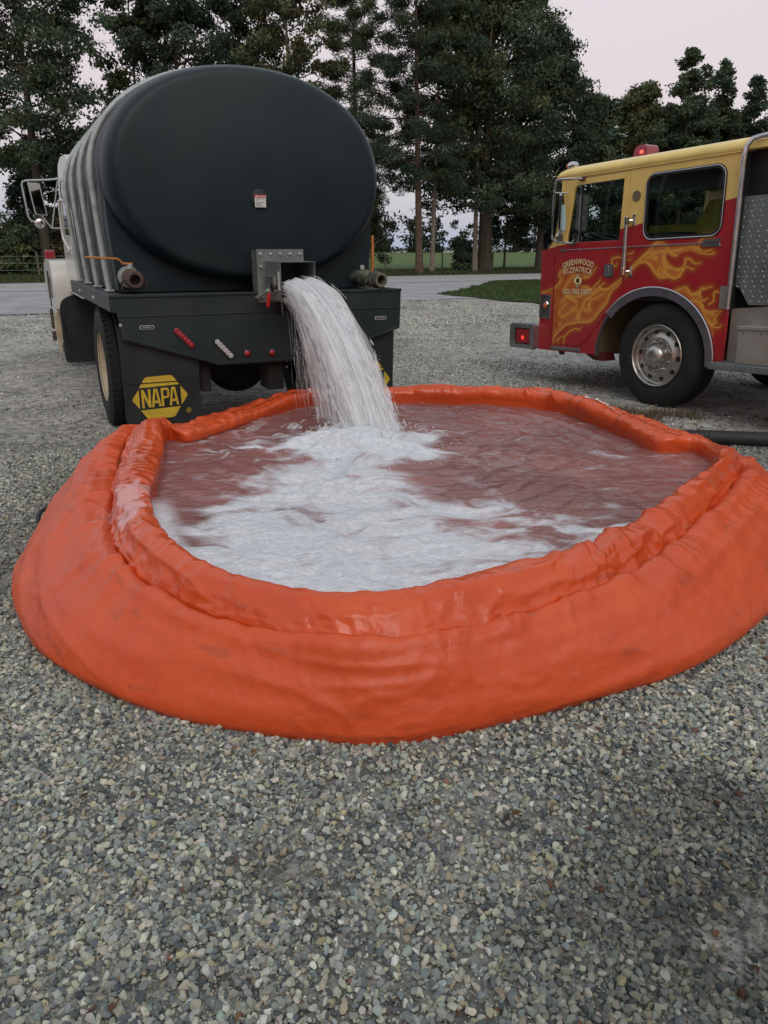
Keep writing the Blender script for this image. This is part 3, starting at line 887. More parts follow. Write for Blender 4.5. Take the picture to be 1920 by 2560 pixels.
    s2 = N('ShaderNodeMath'); s2.operation = 'ADD'; s2.use_clamp = True; L(at.outputs['Fac'], s2.inputs[0])
    # break-up noise only where there is some foam
    s3 = N('ShaderNodeMath'); s3.operation = 'MULTIPLY'; L(s1.outputs[0], s3.inputs[0])
    s4 = N('ShaderNodeMath'); s4.operation = 'PINGPONG'; s4.inputs[1].default_value = .5; L(at.outputs['Fac'], s4.inputs[0])
    s5 = N('ShaderNodeMath'); s5.operation = 'MULTIPLY'; s5.inputs[1].default_value = 2.2; L(s4.outputs[0], s5.inputs[0])
    s6 = N('ShaderNodeMath'); s6.operation = 'ADD'; s6.inputs[1].default_value = .05; s6.use_clamp = True; L(s5.outputs[0], s6.inputs[0])
    L(s6.outputs[0], s3.inputs[1]); L(s3.outputs[0], s2.inputs[1])
    n2 = N('ShaderNodeTexNoise'); n2.inputs['Scale'].default_value = 1.6; n2.inputs['Detail'].default_value = 6; L(tc.outputs['Object'], n2.inputs['Vector'])
    c1 = N('ShaderNodeValToRGB'); L(n2.outputs['Fac'], c1.inputs[0])
    E_ = c1.color_ramp.elements; E_[0].position = .35; E_[0].color = (.19, .085, .080, 1); E_[1].position = .65; E_[1].color = (.31, .135, .125, 1)
    b.inputs['Roughness'].default_value = .05
    b.inputs['IOR'].default_value = 1.333
    L(c1.outputs[0], b.inputs['Base Color'])
    nb = N('ShaderNodeTexNoise'); nb.inputs['Scale'].default_value = 1; nb.inputs['Detail'].default_value = 4; nb.inputs['Distortion'].default_value = .8
    mpb = N('ShaderNodeMapping'); mpb.inputs['Scale'].default_value = (11, 30, 16); L(tc.outputs['Object'], mpb.inputs[0]); L(mpb.outputs[0], nb.inputs['Vector'])
    bp = N('ShaderNodeBump'); bp.inputs['Strength'].default_value = .45; bp.inputs['Distance'].default_value = .014; L(nb.outputs['Fac'], bp.inputs['Height']); L(bp.outputs[0], b.inputs['Normal'])
    fb = N('ShaderNodeBsdfPrincipled'); fb.inputs['Roughness'].default_value = .6
    fb.inputs['Specular IOR Level'].default_value = .3
    fc = N('ShaderNodeValToRGB'); L(n1.outputs['Fac'], fc.inputs[0]); E2 = fc.color_ramp.elements; E2[0].position = .3; E2[0].color = (.46, .47, .51, 1); E2[1].position = .62; E2[1].color = (.76, .78, .82, 1)
    L(fc.outputs[0], fb.inputs['Base Color'])
    bpf = N('ShaderNodeBump'); bpf.inputs['Strength'].default_value = .5; bpf.inputs['Distance'].default_value = .012; L(n1.outputs['Fac'], bpf.inputs['Height']); L(bpf.outputs[0], fb.inputs['Normal'])
    ms = N('ShaderNodeMixShader'); L(s2.outputs[0], ms.inputs[0]); L(b.outputs[0], ms.inputs[1]); L(fb.outputs[0], ms.inputs[2])
    L(ms.outputs[0], t_.nodes['Material Output'].inputs['Surface'])
    o = raw_mesh('water', V[ids], mp2[F], m, smooth=True)
    vfloat(o, 'foam', foam.ravel()[ids])
    tag(o, kind='structure')
make_water()
# ================================================================ THE TANKER  (local axes: x to its right, y forward, z up)
poly_m = mat('dark_poly_tank', (.004, .014, .020), .40, var=.25, vscale=2.2, bump=.25, bscale=260, spec=.35, dirt=(.020, .030, .024), dirt_scale=.9, dirt_amt=.65)
steel_m = mat('dark_green_steel', (.006, .018, .020), .5, var=.3, vscale=3, bump=.12, bscale=40, spec=.45, dirt=(.045, .05, .045), dirt_scale=2.5, dirt_amt=.4)
deck_m = mat('scuffed_deck_steel', (.045, .052, .058), .55, var=.3, vscale=5, bump=.2, bscale=60, dirt=(.08, .075, .065), dirt_scale=4)
galv_m = mat('galvanised_tube', (.36, .40, .40), .5, metal=.2, var=.3, vscale=14, bump=.15, bscale=80, dirt=(.48, .52, .51), dirt_scale=20, dirt_amt=.5)
tyre_m = mat('tyre_rubber', (.016, .018, .019), .75, var=.3, vscale=6, bump=.3, bscale=60, spec=.3, dirt=(.05, .048, .043), dirt_scale=3, dirt_amt=.45)
black_m = mat('underbody_black', (.010, .011, .011), .8, var=.3, vscale=5, dirt=(.03, .027, .022), dirt_scale=3)
cream_m = mat('cream_rim', (.50, .42, .30), .55, var=.25, vscale=9, dirt=(.20, .13, .08), dirt_scale=12, dirt_amt=.6)
white_m = mat('white_truck_paint', (.60, .59, .56), .35, var=.08, vscale=3, coat=.3, dirt=(.33, .30, .26), dirt_scale=3, dirt_amt=.3)
alu_m = mat('grey_aluminium', (.19, .205, .20), .5, metal=.35, var=.2, vscale=5, bump=.12, bscale=70, dirt=(.11, .12, .11), dirt_scale=4, dirt_amt=.5)
chrome_m = mat('chrome', (.62, .62, .64), .14, metal=1, var=.12, vscale=9, dirt=(.3, .28, .25), dirt_scale=9, dirt_amt=.25)
rust_m = mat('rusty_pipe', (.085, .055, .042), .8, var=.35, vscale=14, bump=.4, bscale=90, dirt=(.045, .05, .05), dirt_scale=7, dirt_amt=.6)
flake_m = mat('flaking_painted_pipe', (.05, .06, .045), .75, var=.3, vscale=14, bump=.5, bscale=50, dirt=(.30, .30, .22), dirt_scale=9, dirt_amt=.9)
orange_m = mat('orange_lever', (.42, .15, .03), .5, var=.2, vscale=9, dirt=(.2, .08, .03), dirt_scale=18)
yellow_m = mat('faded_yellow_print', (.56, .40, .03), .6, var=.14, vscale=11, dirt=(.27, .20, .04), dirt_scale=9, dirt_amt=.5)
redlens_m = mat('red_lens', (.32, .012, .022), .15, var=.3, vscale=60, bump=.4, bscale=120, coat=.5)
clear_m = mat('clear_lens', (.42, .44, .44), .12, var=.5, vscale=90, bump=.6, bscale=160, coat=.5)
glass_dark = glass_mat('cab_glass', (.12, .15, .14))
mirror_m = mat('mirror_glass', (.75, .78, .78), .04, metal=1, var=.03)
plast_m = mat('black_plastic', (.012, .013, .014), .45, var=.2, vscale=8)
placard_w = mat('placard_white', (.62, .62, .60), .5, var=.1, vscale=30)
placard_r = mat('placard_red', (.45, .03, .04), .5, var=.1, vscale=30)
ink_m = mat('placard_ink', (.09, .09, .09), .6, var=.1)

TA = radians(25.5)
tk = empty('water_tanker_truck', (-1.99931, 6.0, 0), TA)
tag(tk, 'dark green tanker truck with black oval tank and white cab, dumping water from its chute', 'tanker truck')
CW, CZ, EA, EB = 1.165, 2.035, 1.13, .80

def ellipse_pt(th, ea=EA, eb=EB):
    # slightly squared ellipse
    c, s_ = cos(th), sin(th)
    p = 2 / 2.12
    return CW + ea * math.copysign(abs(c) ** p, c), CZ + eb * math.copysign(abs(s_) ** p, s_)

# oval tank with domed ends and shallow bands pressed in under the hoops
HOOPS = (.70, 1.52, 2.34, 3.12)
st_ = []
for rho in (0.0, .12, .25, .4, .55, .68, .78, .86, .9, .92, .94, .955, .97, .98, .988, .994, .998, 1.0):
    y_ = .125 + .06 * rho ** 2
    if rho > .9: y_ = .174 + .226 * (1 - sqrt(max(0, 1 - ((rho - .9) / .1) ** 2)))
    st_.append((y_, rho))
ys_ = np.arange(.44, 3.2, .04)
for y_ in ys_:
    d_ = min(abs(y_ - h) for h in HOOPS)
    st_.append((float(y_), 1.0 - .018 * math.exp(-(d_ / .07) ** 2) + .012 * (1 - math.exp(-(d_ / .15) ** 2))))
for rho, y_ in ((1.0, 3.24), (.985, 3.32), (.94, 3.38), (.7, 3.42), (.3, 3.44), (0, 3.445)):
    st_.append((y_, rho))
nn = 96
V = []; F = []
for (y_, rho) in st_:
    for k in range(nn):
        w_, z_ = ellipse_pt(2 * pi * k / nn)
        V.append((CW + (w_ - CW) * max(rho, .001), y_, CZ + (z_ - CZ) * max(rho, .001)))
for i in range(len(st_) - 1):
    for k in range(nn):
        F.append((i * nn + k, i * nn + (k + 1) % nn, (i + 1) * nn + (k + 1) % nn, (i + 1) * nn + k))
mb = MB().add(V, F)
mb.build('tank', poly_m, tk, smooth=True, autos=60)
# moulded legs that fill the lower corners
mb = MB()
sec = rpoly([(.085, 1.165), (2.245, 1.165), (2.275, 1.62), (2.285, 2.05), (1.9, 2.3), (.4, 2.3), (.045, 2.05), (.055, 1.62)], [.02, .02, .3, .1, .1, .1, .1, .3])
mb.prism([sec], lambda u, v, d: (u, d, v), .40, 3.22)
mb.build('tank_leg', poly_m, tk, smooth=True, bevel=.03, segs=3)
# hoops
for h in HOOPS:
    pts = [(.05, h, 1.165), (.030, h, 1.45), (.012, h, 1.75)]
    for k in range(41):
        th = pi - pi * k / 40
        w_, z_ = ellipse_pt(th, EA + .034, EB + .024)
        pts.append((w_, h, z_))
    pts += [(2.318, h, 1.75), (2.30, h, 1.45), (2.28, h, 1.165)]
    MB().tube(pts, .0245, 10).build('tank_hoop', galv_m, tk, smooth=True)
    for w_ in (0.05, 2.28):
        MB().box(w_ - .035, w_ + .035, h - .06, h + .06, 1.163, 1.178).box(w_ - .012, w_ + .012, h + .032, h + .045, 1.17, 1.215).build('hoop_foot', galv_m, tk, bevel=.003)
# manway round boss and placard
MB().lathe([(.0, -.012), (.062, -.012), (.072, -.006), (.078, .01), (.078, .03)], (1.19, .128, 1.868), (0, 1, 0), 40).build('tank_boss', poly_m, tk, smooth=True)
sg = MB(); sg.box(1.142, 1.232, .106, .109, 1.805, 1.873); s_o = sg.build('warning_placard', placard_w, tk)
MB().box(1.140, 1.233, .1055, .1085, 1.873, 1.897).build('header', placard_r, s_o)
mb = MB()
for k_, (z_, x1_) in enumerate(((1.866, 1.222), (1.857, 1.175), (1.843, 1.224), (1.834, 1.20), (1.823, 1.19), (1.815, 1.215))):
    mb.box(1.149, x1_, .1052, .1058, z_ - .0022, z_ + .0012)
ln_ = mb.build('print_lines', ink_m, s_o); ln_['kind'] = 'stuff'
MB().prism([[(1.145, 1.8765), (1.1525, 1.8935), (1.160, 1.8765)]], lambda u, v, d: (u, d, v), .1045, .1052).build('warning_triangle', placard_w, s_o)

# deck
mb = MB()
mb.box(0, 2.33, .004, 3.25, 1.06, 1.155)
mb.build('deck', deck_m, tk, bevel=.006)
for w0, w1 in ((-.045, -.002), (2.332, 2.375)):
    MB().box(w0, w1, .0, 3.25, 1.045, 1.168).build('side_rail', deck_m, tk, bevel=.006)
for s_ in (1.0, 2.2):
    MB().lathe([(.016, 0), (.016, .012), (.009, .016), (0, .016)], (-.045, s_, 1.10), (-1, 0, 0), 10).build('bolt', galv_m, tk, smooth=True)
# tail panel
tail = [(-.045, 1.165), (2.375, 1.165), (2.365, .835), (1.60, .608), (.745, .608), (.025, .84), (.0, 1.04), (-.045, 1.045)]
pocket = [(1.245, .985), (1.245, 1.085), (1.425, 1.085), (1.425, .985)]
mb = MB(); mb.prism([tail, pocket], lambda u, v, d: (u, d, v), -.006, .003); mb.build('tail_panel', steel_m, tk, bevel=.002)
MB().box(1.235, 1.435, .003, .05, .975, 1.095).build('tail_pocket', black_m, tk)
MB().box(-.047, 2.377, -.018, -.0065, 1.148, 1.170).build('panel_lip', steel_m, tk, bevel=.004)
mb = MB(); mb.tube([(.0, -.010, 1.012), (1.2, -.010, 1.010), (2.37, -.010, 1.012)], .0045, 6); mb.build('seam', steel_m, tk, smooth=True)
mb = MB(); mb.tube([(.03, -.008, .855), (.745, -.008, .622), (1.60, -.008, .622), (2.36, -.008, .85)], .0045, 6); mb.build('seam', steel_m, tk, smooth=True)
MB().lathe([(.012, 0), (.012, .006), (0, .008)], (.018, -.006, .95), (0, -1, 0), 10).build('bolt', galv_m, tk, smooth=True)
# lamps on the tail
def capsule(w0, z0, w1, z1, r, nm, m, lens=5):
    d = Vector((w1 - w0, 0, z1 - z0)); L_ = d.length; d.normalize(); nrm = Vector((-d.z, 0, d.x))
    c = Vector(((w0 + w1) / 2, 0, (z0 + z1) / 2))
    P = []
    for e_, sg_ in ((1, 1), (-1, -1)):
        for k in range(9):
            a = -pi / 2 + pi * k / 8
            q = c + d * (e_ * (L_ / 2 - r) + r * cos(a) * sg_) + nrm * (r * sin(a) * sg_)
            P.append((q.x, q.z))
    o = MB().prism([P], lambda u, v, dd: (u, dd, v), -.016, -.0062).build(nm, plast_m if lens else m, tk, bevel=.003)
    o2 = []
    for k in range(lens):
        t = (k + .5) / lens - .5
        q = c + d * (t * (L_ - r * .9))
        MB().lathe([(r * .66, .0), (r * .62, .004), (r * .4, .006), (0, .007)], (q.x, -.0155, q.z), (0, -1, 0), 14).build('led_lens', m, o, smooth=True)
    return o
capsule(.410, .915, .556, .758, .032, 'tail_light', redlens_m, 6)
capsule(.722, .815, .862, .658, .032, 'reverse_light', clear_m, 6)
for (w_, z_) in ((.979, .690), (1.189, .686)):
    o = MB().lathe([(.032, 0), (.032, .008), (.026, .011)], (w_, -.0062, z_), (0, -1, 0), 22).build('marker_light', plast_m, tk, smooth=True)
    MB().lathe([(.024, .0), (.023, .006), (.014, .011), (0, .013)], (w_, -.0165, z_), (0, -1, 0), 18).build('lens', redlens_m, o, smooth=True)
for w_ in (.208, 2.178):
    o = MB().prism([rrect(w_ - .055, w_ + .055, .912, .942, .012)], lambda u, v, d: (u, d, v), -.013, -.0062).build('plate_light', galv_m, tk, bevel=.002)
    MB().prism([rrect(w_ - .048, w_ + .048, .917, .937, .008)], lambda u, v, d: (u, d, v), -.0145, -.0131).build('lens', plast_m, o)
    for k in range(5):
        MB().lathe([(.0055, 0), (.004, .004), (0, .005)], (w_ - .028 + .014 * k, -.0145, .927), (0, -1, 0), 8).build('led', clear_m, o, smooth=True)

# mud flaps with the yellow parts-store print
def glyph(ch, x0, x1, z0, z1, t):
    W = x1 - x0
    if ch == 'N': return [[(x0, z0), (x0, z1), (x0 + t * 1.05, z1), (x1 - t, z0 + (z1 - z0) * .38), (x1 - t, z1), (x1, z1), (x1, z0), (x1 - t * 1.05, z0), (x0 + t, z0 + (z1 - z0) * .62), (x0 + t, z0)]]
    if ch == 'A':
        o_ = [(x0, z0), (x0 + W * .30, z1), (x1 - W * .30, z1), (x1, z0), (x1 - t, z0), (x1 - t * 1.12, z0 + (z1 - z0) * .2), (x0 + t * 1.12, z0 + (z1 - z0) * .2), (x0 + t, z0)]
        h_ = [(x0 + W * .33, z0 + (z1 - z0) * .34), (x0 + W * .485, z1 - (z1 - z0) * .13), (x0 + W * .515, z1 - (z1 - z0) * .13), (x1 - W * .33, z0 + (z1 - z0) * .34)]
        return [o_, h_]
    if ch == 'P':
        zm = z0 + (z1 - z0) * .42
        o_ = [(x0, z0), (x0, z1)] + rpoly([(x0, z1), (x1, z1), (x1, zm), (x0 + t, zm)], [0, W * .4, W * .4, 0])[1:] + [(x0 + t, z0)]
        h_ = rrect(x0 + t, x1 - t * .9, zm + t * .9, z1 - t * .9, t * .35, 3)
        return [o_, h_]
def napa(fl, cx, cz, fs):
    """hexagon logo, y = -.. just proud of the flap"""
    mp_ = lambda u, v, d: (cx + u * .98, d, cz + v + u * .035)
    y0, y1 = fs - .0022, fs - .0004
    hw, hh, cut = .225, .168, .088
    # top and bottom caps
    top = rpoly([(-.160, .088), (-.105, hh), (.105, hh), (.160, .088)], [.004, .02, .02, .004])
    bot = rpoly([(.160, -.088), (.105, -hh), (-.105, -hh), (-.160, -.088)], [.004, .02, .02, .004])
    lef = rpoly([(-.162, .076), (-.222, 0), (-.166, -.076)], [.006, .014, .003])
    rig = rpoly([(.168, .076), (.226, 0), (.168, -.076)], [.003, .014, .006])
    # slim wedge beside the letters
    mb_ = MB()
    for P in (top, bot, lef, rig): mb_.prism([P], mp_, y0, y1)
    mb_.build('logo_hexagon', yellow_m, fl)
    mb_ = MB()
    x = -.146
    for ch, w_ in (('N', .072), ('A', .076), ('P', .066), ('A', .076)):
        mb_.prism(glyph(ch, x, x + w_, -.072, .072, .0185), mp_, y0, y1)
        x += w_ + (.0035 if ch != 'P' else -.004)
    mb_.build('logo_lettering', yellow_m, fl)
    mb_ = MB()
    cxr, czr = .222, -.128
    ring = [(cxr + .020 * cos(2 * pi * k / 20), czr + .020 * sin(2 * pi * k / 20)) for k in range(20)]
    ring2 = [(cxr + .0165 * cos(2 * pi * k / 20), czr + .0165 * sin(2 * pi * k / 20)) for k in range(20)]
    mb_.prism([ring, ring2], mp_, y0, y1)
    mb_.prism([[(cxr - .007, czr - .010), (cxr - .007, czr + .010), (cxr + .005, czr + .010), (cxr + .007, czr + .005), (cxr + .003, czr - .0), (cxr + .008, czr - .010), (cxr + .004, czr - .010), (cxr - .001, czr - .001), (cxr - .003, czr - .001), (cxr - .003, czr - .010)],
               [(cxr - .003, czr + .002), (cxr + .002, czr + .003), (cxr + .002, czr + .007), (cxr - .003, czr + .007)]], mp_, y0, y1)
    mb_.build('registered_mark', yellow_m, fl)
flap_m = mat('mud_flap_rubber', (.014, .021, .022), .55, var=.25, vscale=4, bump=.2, bscale=30, spec=.35, dirt=(.04, .043, .038), dirt_scale=3, dirt_amt=.5)
for (a, b_, lcx) in ((-.005, .600, .268), (1.73, 2.335, 2.075)):
    mb = MB()
    P = rpoly([(a, .14), (a + .0, .93), (b_, .93), (b_ - .015, .14)], [.08, 0, 0, .05])
    mb.prism([P], lambda u, v, d: (u, d, v), .045, .055)
    fl = mb.build('mud_flap', flap_m, tk, bevel=.003)
    MB().box(a - .01, b_ - .03, .040, .0445, .492, .500).build('crease', flap_m, fl)
    napa(fl, lcx, .378, .045)

# underbody, frame rails, axle with its housing
for w_ in (.74, 1.51):
    MB().box(w_, w_ + .08, .06, 7.1, .72, 1.055).build('frame_rail', black_m, tk, bevel=.006)
mb = MB(); mb.tube([(.5, 1.06, .50), (.85, 1.06, .50), (1.0, 1.06, .50)], [.09, .09, .11], 14)
mb.tube([(1.33, 1.06, .50), (1.5, 1.06, .50), (1.85, 1.06, .50)], [.11, .09, .09], 14)
mb.lathe([(0, -.24), (.10, -.23), (.24, -.17), (.29, -.08), (.305, .0), (.29, .08), (.22, .17), (.12, .30), (.09, .34)], (1.165, 1.06, .505), (0, 1, 0), 26)
mb.build('rear_axle', black_m, tk, smooth=True)
MB().box(.62, 1.73, .3, 1.9, .62, .74).box(.62, .70, .12, .2, .38, .98).build('suspension', black_m, tk, bevel=.01)
mb = MB(); mb.prism([[(.60, .62), (.62, .47), (.72, .42), (1.0, .40), (1.02, .62)]], lambda u, v, d: (u, d, v), .6, .64); mb.build('spring_hanger', black_m, tk)
MB().box(1.18, 1.32, .1, .35, .36, .62).build('spring_hanger', black_m, tk, bevel=.01)
MB().box(.1, 2.25, .62, 3.2, .96, 1.055).build('dark_underbody_panel', black_m, tk)  # flat dark panel added to give the shade under the deck

def truck_wheel(parent, cx, cy, cz, R, out, width=.28, rim=None, rimr=.285, deep=.10, nm='wheel', lugs=True):
    """out: -1 outer face to the left (x-), +1 to the right"""
    mb = MB()
    prof = [(R * .57, 0.012), (R * .62, -.002), (R * .80, -.012), (R * .93, .004), (R * .985, .03), (R, .055)]
    n = 64
    # tread with grooves
    for k in range(1, 12):
        x = .055 + (width - .11) * k / 12
        r_ = R - (.012 if k in (3, 6, 9) else 0)
        prof += [(r_, x)]
    prof += [(R, width - .055), (R * .985, width - .03), (R * .93, width - .004), (R * .8, width), (R * .57, width - .01)]
    mb.lathe(prof, (cx, cy, cz), (-out, 0, 0), n, caps=False)
    w = mb.build(nm, tyre_m, parent, smooth=True)
    w.name = nm
    # shoulder lugs
    if not lugs: return w
    mb = MB()
    for k in range(56):
        a = 2 * pi * k / 56
        ca, sa = cos(a), sin(a)
        for x0, x1 in ((.008, .06), (width - .06, width - .008)):
            r0, r1 = R * .955, R * 1.004
            da = .032
            P = []
            for rr_ in (r0, r1):
                for q in (a - da, a + da):
                    for xx in (x0, x1):
                        P.append((cx - out * xx, cy + rr_ * cos(q), cz + rr_ * sin(q)))
            mb.add(P, [(0, 1, 3, 2), (4, 6, 7, 5), (0, 4, 5, 1), (2, 3, 7, 6), (0, 2, 6, 4), (1, 5, 7, 3)])
    mb.build('tread_lug', tyre_m, w)['kind'] = 'stuff'
    if rim:
        mb = MB()
        mb.lathe([(R * .585, .0), (R * .575, .014), (R * .55, .02), (R * .53, .05), (R * .52, deep), (R * .36, deep + .012), (R * .34, deep - .02), (R * .22, deep - .025), (R * .2, deep - .06), (0, deep - .07)], (cx, cy, cz), (-out, 0, 0), 48, caps=False)
        mb.build('rim', rim, w, smooth=True)
    return w
for (cx, o_, rm) in ((-.035, -1, cream_m), (.29, -1, None), (2.365, 1, cream_m), (2.04, 1, None)):
    truck_wheel(tk, cx, 1.06, .505, .508, o_, rim=rm, deep=.13)
for (cx, o_) in ((-.03, -1), (2.36, 1)):
    truck_wheel(tk, cx, 5.92, .505, .508, o_, rim=cream_m, deep=.02)

# ---- discharge box and chute
mb = MB(); mb.box(1.105, 1.475, .0, .16, 1.095, 1.482); mb.build('discharge_box', alu_m, tk, bevel=.004)
mb = MB()
mb.prism([[(1.095, 1.085), (1.485, 1.085), (1.485, 1.490), (1.095, 1.490)], [(1.175, 1.14), (1.43, 1.14), (1.43, 1.395), (1.175, 1.395)]], lambda u, v, d: (u, d, v), -.022, -.004)
fl_ = mb.build('flange', alu_m, tk, bevel=.002)
for (w_, z_) in [(1.125 + .082 * k, 1.455) for k in range(5)] + [(1.125, 1.36), (1.125, 1.13), (1.455, 1.30)]:
    MB().lathe([(.013, 0), (.013, .007), (.007, .009), (.007, .022), (0, .024)], (w_, -.022, z_), (0, -1, 0), 8).build('bolt', galv_m, fl_, smooth=True)
t_ = .004
mb = MB()
outer = [(1.160, 1.118), (1.440, 1.118), (1.440, 1.402), (1.160, 1.402)]
inner = [(1.160 + t_, 1.118 + t_), (1.440 - t_, 1.118 + t_), (1.440 - t_, 1.402 - t_), (1.160 + t_, 1.402 - t_)]
mb.prism([outer, inner], lambda u, v, d: (u, d, v), -.40, -.01)
ch = mb.build('chute', alu_m, tk)
MB().box(1.165, 1.435, -.06, -.04, 1.122, 1.398).build('gate', steel_m, ch)
MB().box(1.1560, 1.1598, -.375, -.345, 1.195, 1.33).build('placard', placard_w, ch)
# over-centre handle on the chute side
mb = MB(); mb.box(1.135, 1.158, -.30, -.06, 1.285, 1.297).box(1.135, 1.158, -.31, -.27, 1.18, 1.297); mb.build('latch_bracket', alu_m, ch, bevel=.003)
mb = MB(); mb.tube([(1.12, -.285, 1.215), (1.160, -.285, 1.215)], .030, 16); mb.build('latch_pivot', plast_m, ch, smooth=True)
mb = MB(); mb.tube([(1.10, -.02, 1.13), (1.105, -.11, 1.155), (1.115, -.23, 1.19)], .014, 10); mb.build('latch_cylinder', galv_m, ch, smooth=True)
mb = MB(); mb.tube([(1.09, -.0, 1.12), (1.09, .0, 1.14)], .022, 10); mb.tube([(1.09, -.02, 1.14), (1.085, -.07, 1.10)], .006, 6); mb.build('latch_fitting', chrome_m, ch, smooth=True)
redg = mat('red_grip', (.5, .02, .025), .4, var=.15, vscale=20)
mb = MB(); mb.tube([(1.115, -.29, 1.20), (1.108, -.275, 1.17)], .009, 8); mb.build('lever', chrome_m, ch, smooth=True)
mb = MB(); mb.tube([(1.108, -.275, 1.172), (1.105, -.268, 1.155), (1.098, -.25, 1.075), (1.097, -.248, 1.065)], [.011, .015, .016, .010], 10); mb.build('lever_grip', redg, ch, smooth=True)

# ---- valve pipes either side
def valve(cx, cz, y0, y1, r, m, lever, dirx=0.0):
    mb = MB()
    ax = Vector((dirx, -1, -.04)).normalized()
    L_ = (y0 - y1)
    prof = [(r * .86, 0), (r * .86, L_ * .30), (r * 1.12, L_ * .32), (r * 1.16, L_ * .42), (r * 1.0, L_ * .45), (r * .95, L_ * .72), (r * 1.12, L_ * .74), (r * 1.14, L_ * .80), (r * .98, L_ * .82), (r * .92, L_), (r * .66, L_), (r * .64, L_ * .7), (0, L_ * .7)]
    mb.lathe(prof, (cx, y0, cz), ax, 28)
    v = mb.build('valve_pipe', m, tk, smooth=True)
    # cam arms on the coupling
    e_ = Vector((cx, y0, cz)) + ax * L_ * .78
    for sx in (-1, 1):
        MB().tube([e_ + Vector((sx * r * 1.15, 0, 0)), e_ + Vector((sx * r * 1.45, .01, -.02)), e_ + Vector((sx * r * 1.35, .04, -.075))], .008, 6).build('cam_arm', m, v, smooth=True)
    MB().lathe([(r * 1.32, 0), (r * 1.32, .02), (0, .02)], (cx, y0 + .02, cz), ax, 20).build('collar_flange', galv_m, v, smooth=True)
    MB().tube([(cx, y0 - L_ * .37, cz + r), (cx, y0 - L_ * .37, cz + r + .035)], .02, 8).build('stem', galv_m, v, smooth=True)
    if lever == 'side':
        mb = MB(); mb.box(-.0, .0, 0, 0, 0, 0)
        p = [(cx + .02, y0 - L_ * .37, cz + r + .035), (cx - .05, y0 - L_ * .37, cz + r + .04), (cx - .085, y0 - L_ * .37, cz + r + .075), (cx - .32, y0 - L_ * .33, cz + r + .088)]
        MB().tube(p, [.011, .011, .009, .008], 8).build('lever', orange_m, v, smooth=True)
    else:
        p = [(cx + .07, y0 - L_ * .45, cz + r * .6), (cx + .085, y0 - L_ * .45, cz + r + .02), (cx + .088, y0 - L_ * .42, cz + .34)]
        MB().tube(p, [.012, .014, .013], 8).build('lever', orange_m, v, smooth=True)
    return v
valve(.165, 1.285, .36, .04, .062, rust_m, 'side', .0)
valve(2.12, 1.262, .42, -.06, .062, flake_m, 'up', .10)
MB().tube([(2.16, .18, 1.165), (2.15, .18, 1.215)], .035, 8).build('pipe_bracket', galv_m, tk, smooth=True)

# ---- cab
cab_prof = [(3.45, .95), (3.45, 2.36), (3.60, 2.47), (4.3, 2.50), (4.75, 2.44), (5.02, 2.20), (5.28, 1.62), (5.33, 1.35), (5.33, .95)]
win = [(3.78, 1.62), (3.78, 2.24), (4.72, 2.26), (4.84, 2.16), (5.02, 1.66)]
cab = None
for (w0, w1) in ((.085, .110), (2.22, 2.245)):
    mb = MB(); mb.prism([rpoly(cab_prof, [.03, .12, .12, .1, .1, .06, .03, 0, 0]), win], lambda u, v, d: (d, u, v), w0, w1)
    c_ = mb.build('cab_side', white_m, tk, bevel=.004)
    g_ = MB().prism([win], lambda u, v, d: (d, u, v), w0 + .008, w0 + .014).build('side_window', glass_dark, tk)
mb = MB()
rp = rpoly(cab_prof, [.03, .12, .12, .1, .1, .06, .03, 0, 0])
top = [p for p in rp if p[1] > 2.2]
for i in range(len(rp) - 1):
    a, b_ = rp[i], rp[i + 1]
    if a[0] > 4.95 and a[1] > 1.62 and b_[1] > 1.60 and a[1] < 2.25: continue        # windscreen
    mb.quad((.11, a[0], a[1]), (2.22, a[0], a[1]), (2.22, b_[0], b_[1]), (.11, b_[0], b_[1]))
mb.build('cab_shell', white_m, tk, smooth=True)
MB().box(.19, 2.14, 3.44, 3.448, 1.6, 2.2).build('rear_window', plast_m, tk)
mb = MB(); mb.quad((.2, 5.03, 2.19), (2.13, 5.03, 2.19), (2.13, 5.26, 1.64), (.2, 5.26, 1.64)); mb.build('windscreen', glass_dark, tk)
MB().box(.3, 2.0, 3.9, 4.5, 1.0, 1.5).build('seat', plast_m, tk, bevel=.04)
# door outline and sill
mb = MB(); mb.box(.078, .0845, 3.72, 5.16, .97, .985).box(.078, .0845, 3.72, 3.735, .97, 2.3); mb.build('door_edge', white_m, tk)
MB().box(.060, .084, 4.55, 4.68, 1.42, 1.46).build('door_handle', chrome_m, tk, bevel=.006)
MB().tube([(.084, 4.42, 2.03), (.05, 4.46, 2.05), (.03, 4.50, 2.0), (.03, 4.55, 1.70), (.035, 4.52, 1.60), (.084, 4.40, 1.47)], .016, 10).build('grab_handle', white_m, tk, smooth=True)
# bonnet and wings
mb = MB()
bon = rpoly([(5.30, 1.72), (6.9, 1.55), (7.12, 1.42), (7.12, .9), (5.30, .9)], [.05, .15, .1, 0, 0])
mb.prism([bon], lambda u, v, d: (d, u, v), .42, 1.91); mb.build('bonnet', white_m, tk, smooth=True, bevel=.08, segs=4)
for (w0, w1) in ((-.115, .44), (1.89, 2.445)):
    wing = rpoly([(5.16, .72), (5.20, 1.18), (5.36, 1.345), (6.3, 1.36), (6.85, 1.25), (7.0, .9), (6.55, .8), (6.44, 1.04), (6.2, 1.14), (5.7, 1.14), (5.44, 1.04), (5.38, .74)], [.03, .16, .14, .2, .14, .03, .03, .12, .12, .12, .12, .03])
    mb = MB(); mb.prism([wing], lambda u, v, d: (d, u, v), w0, w1); mb.build('wing', white_m, tk, smooth=True, bevel=.05, segs=4)
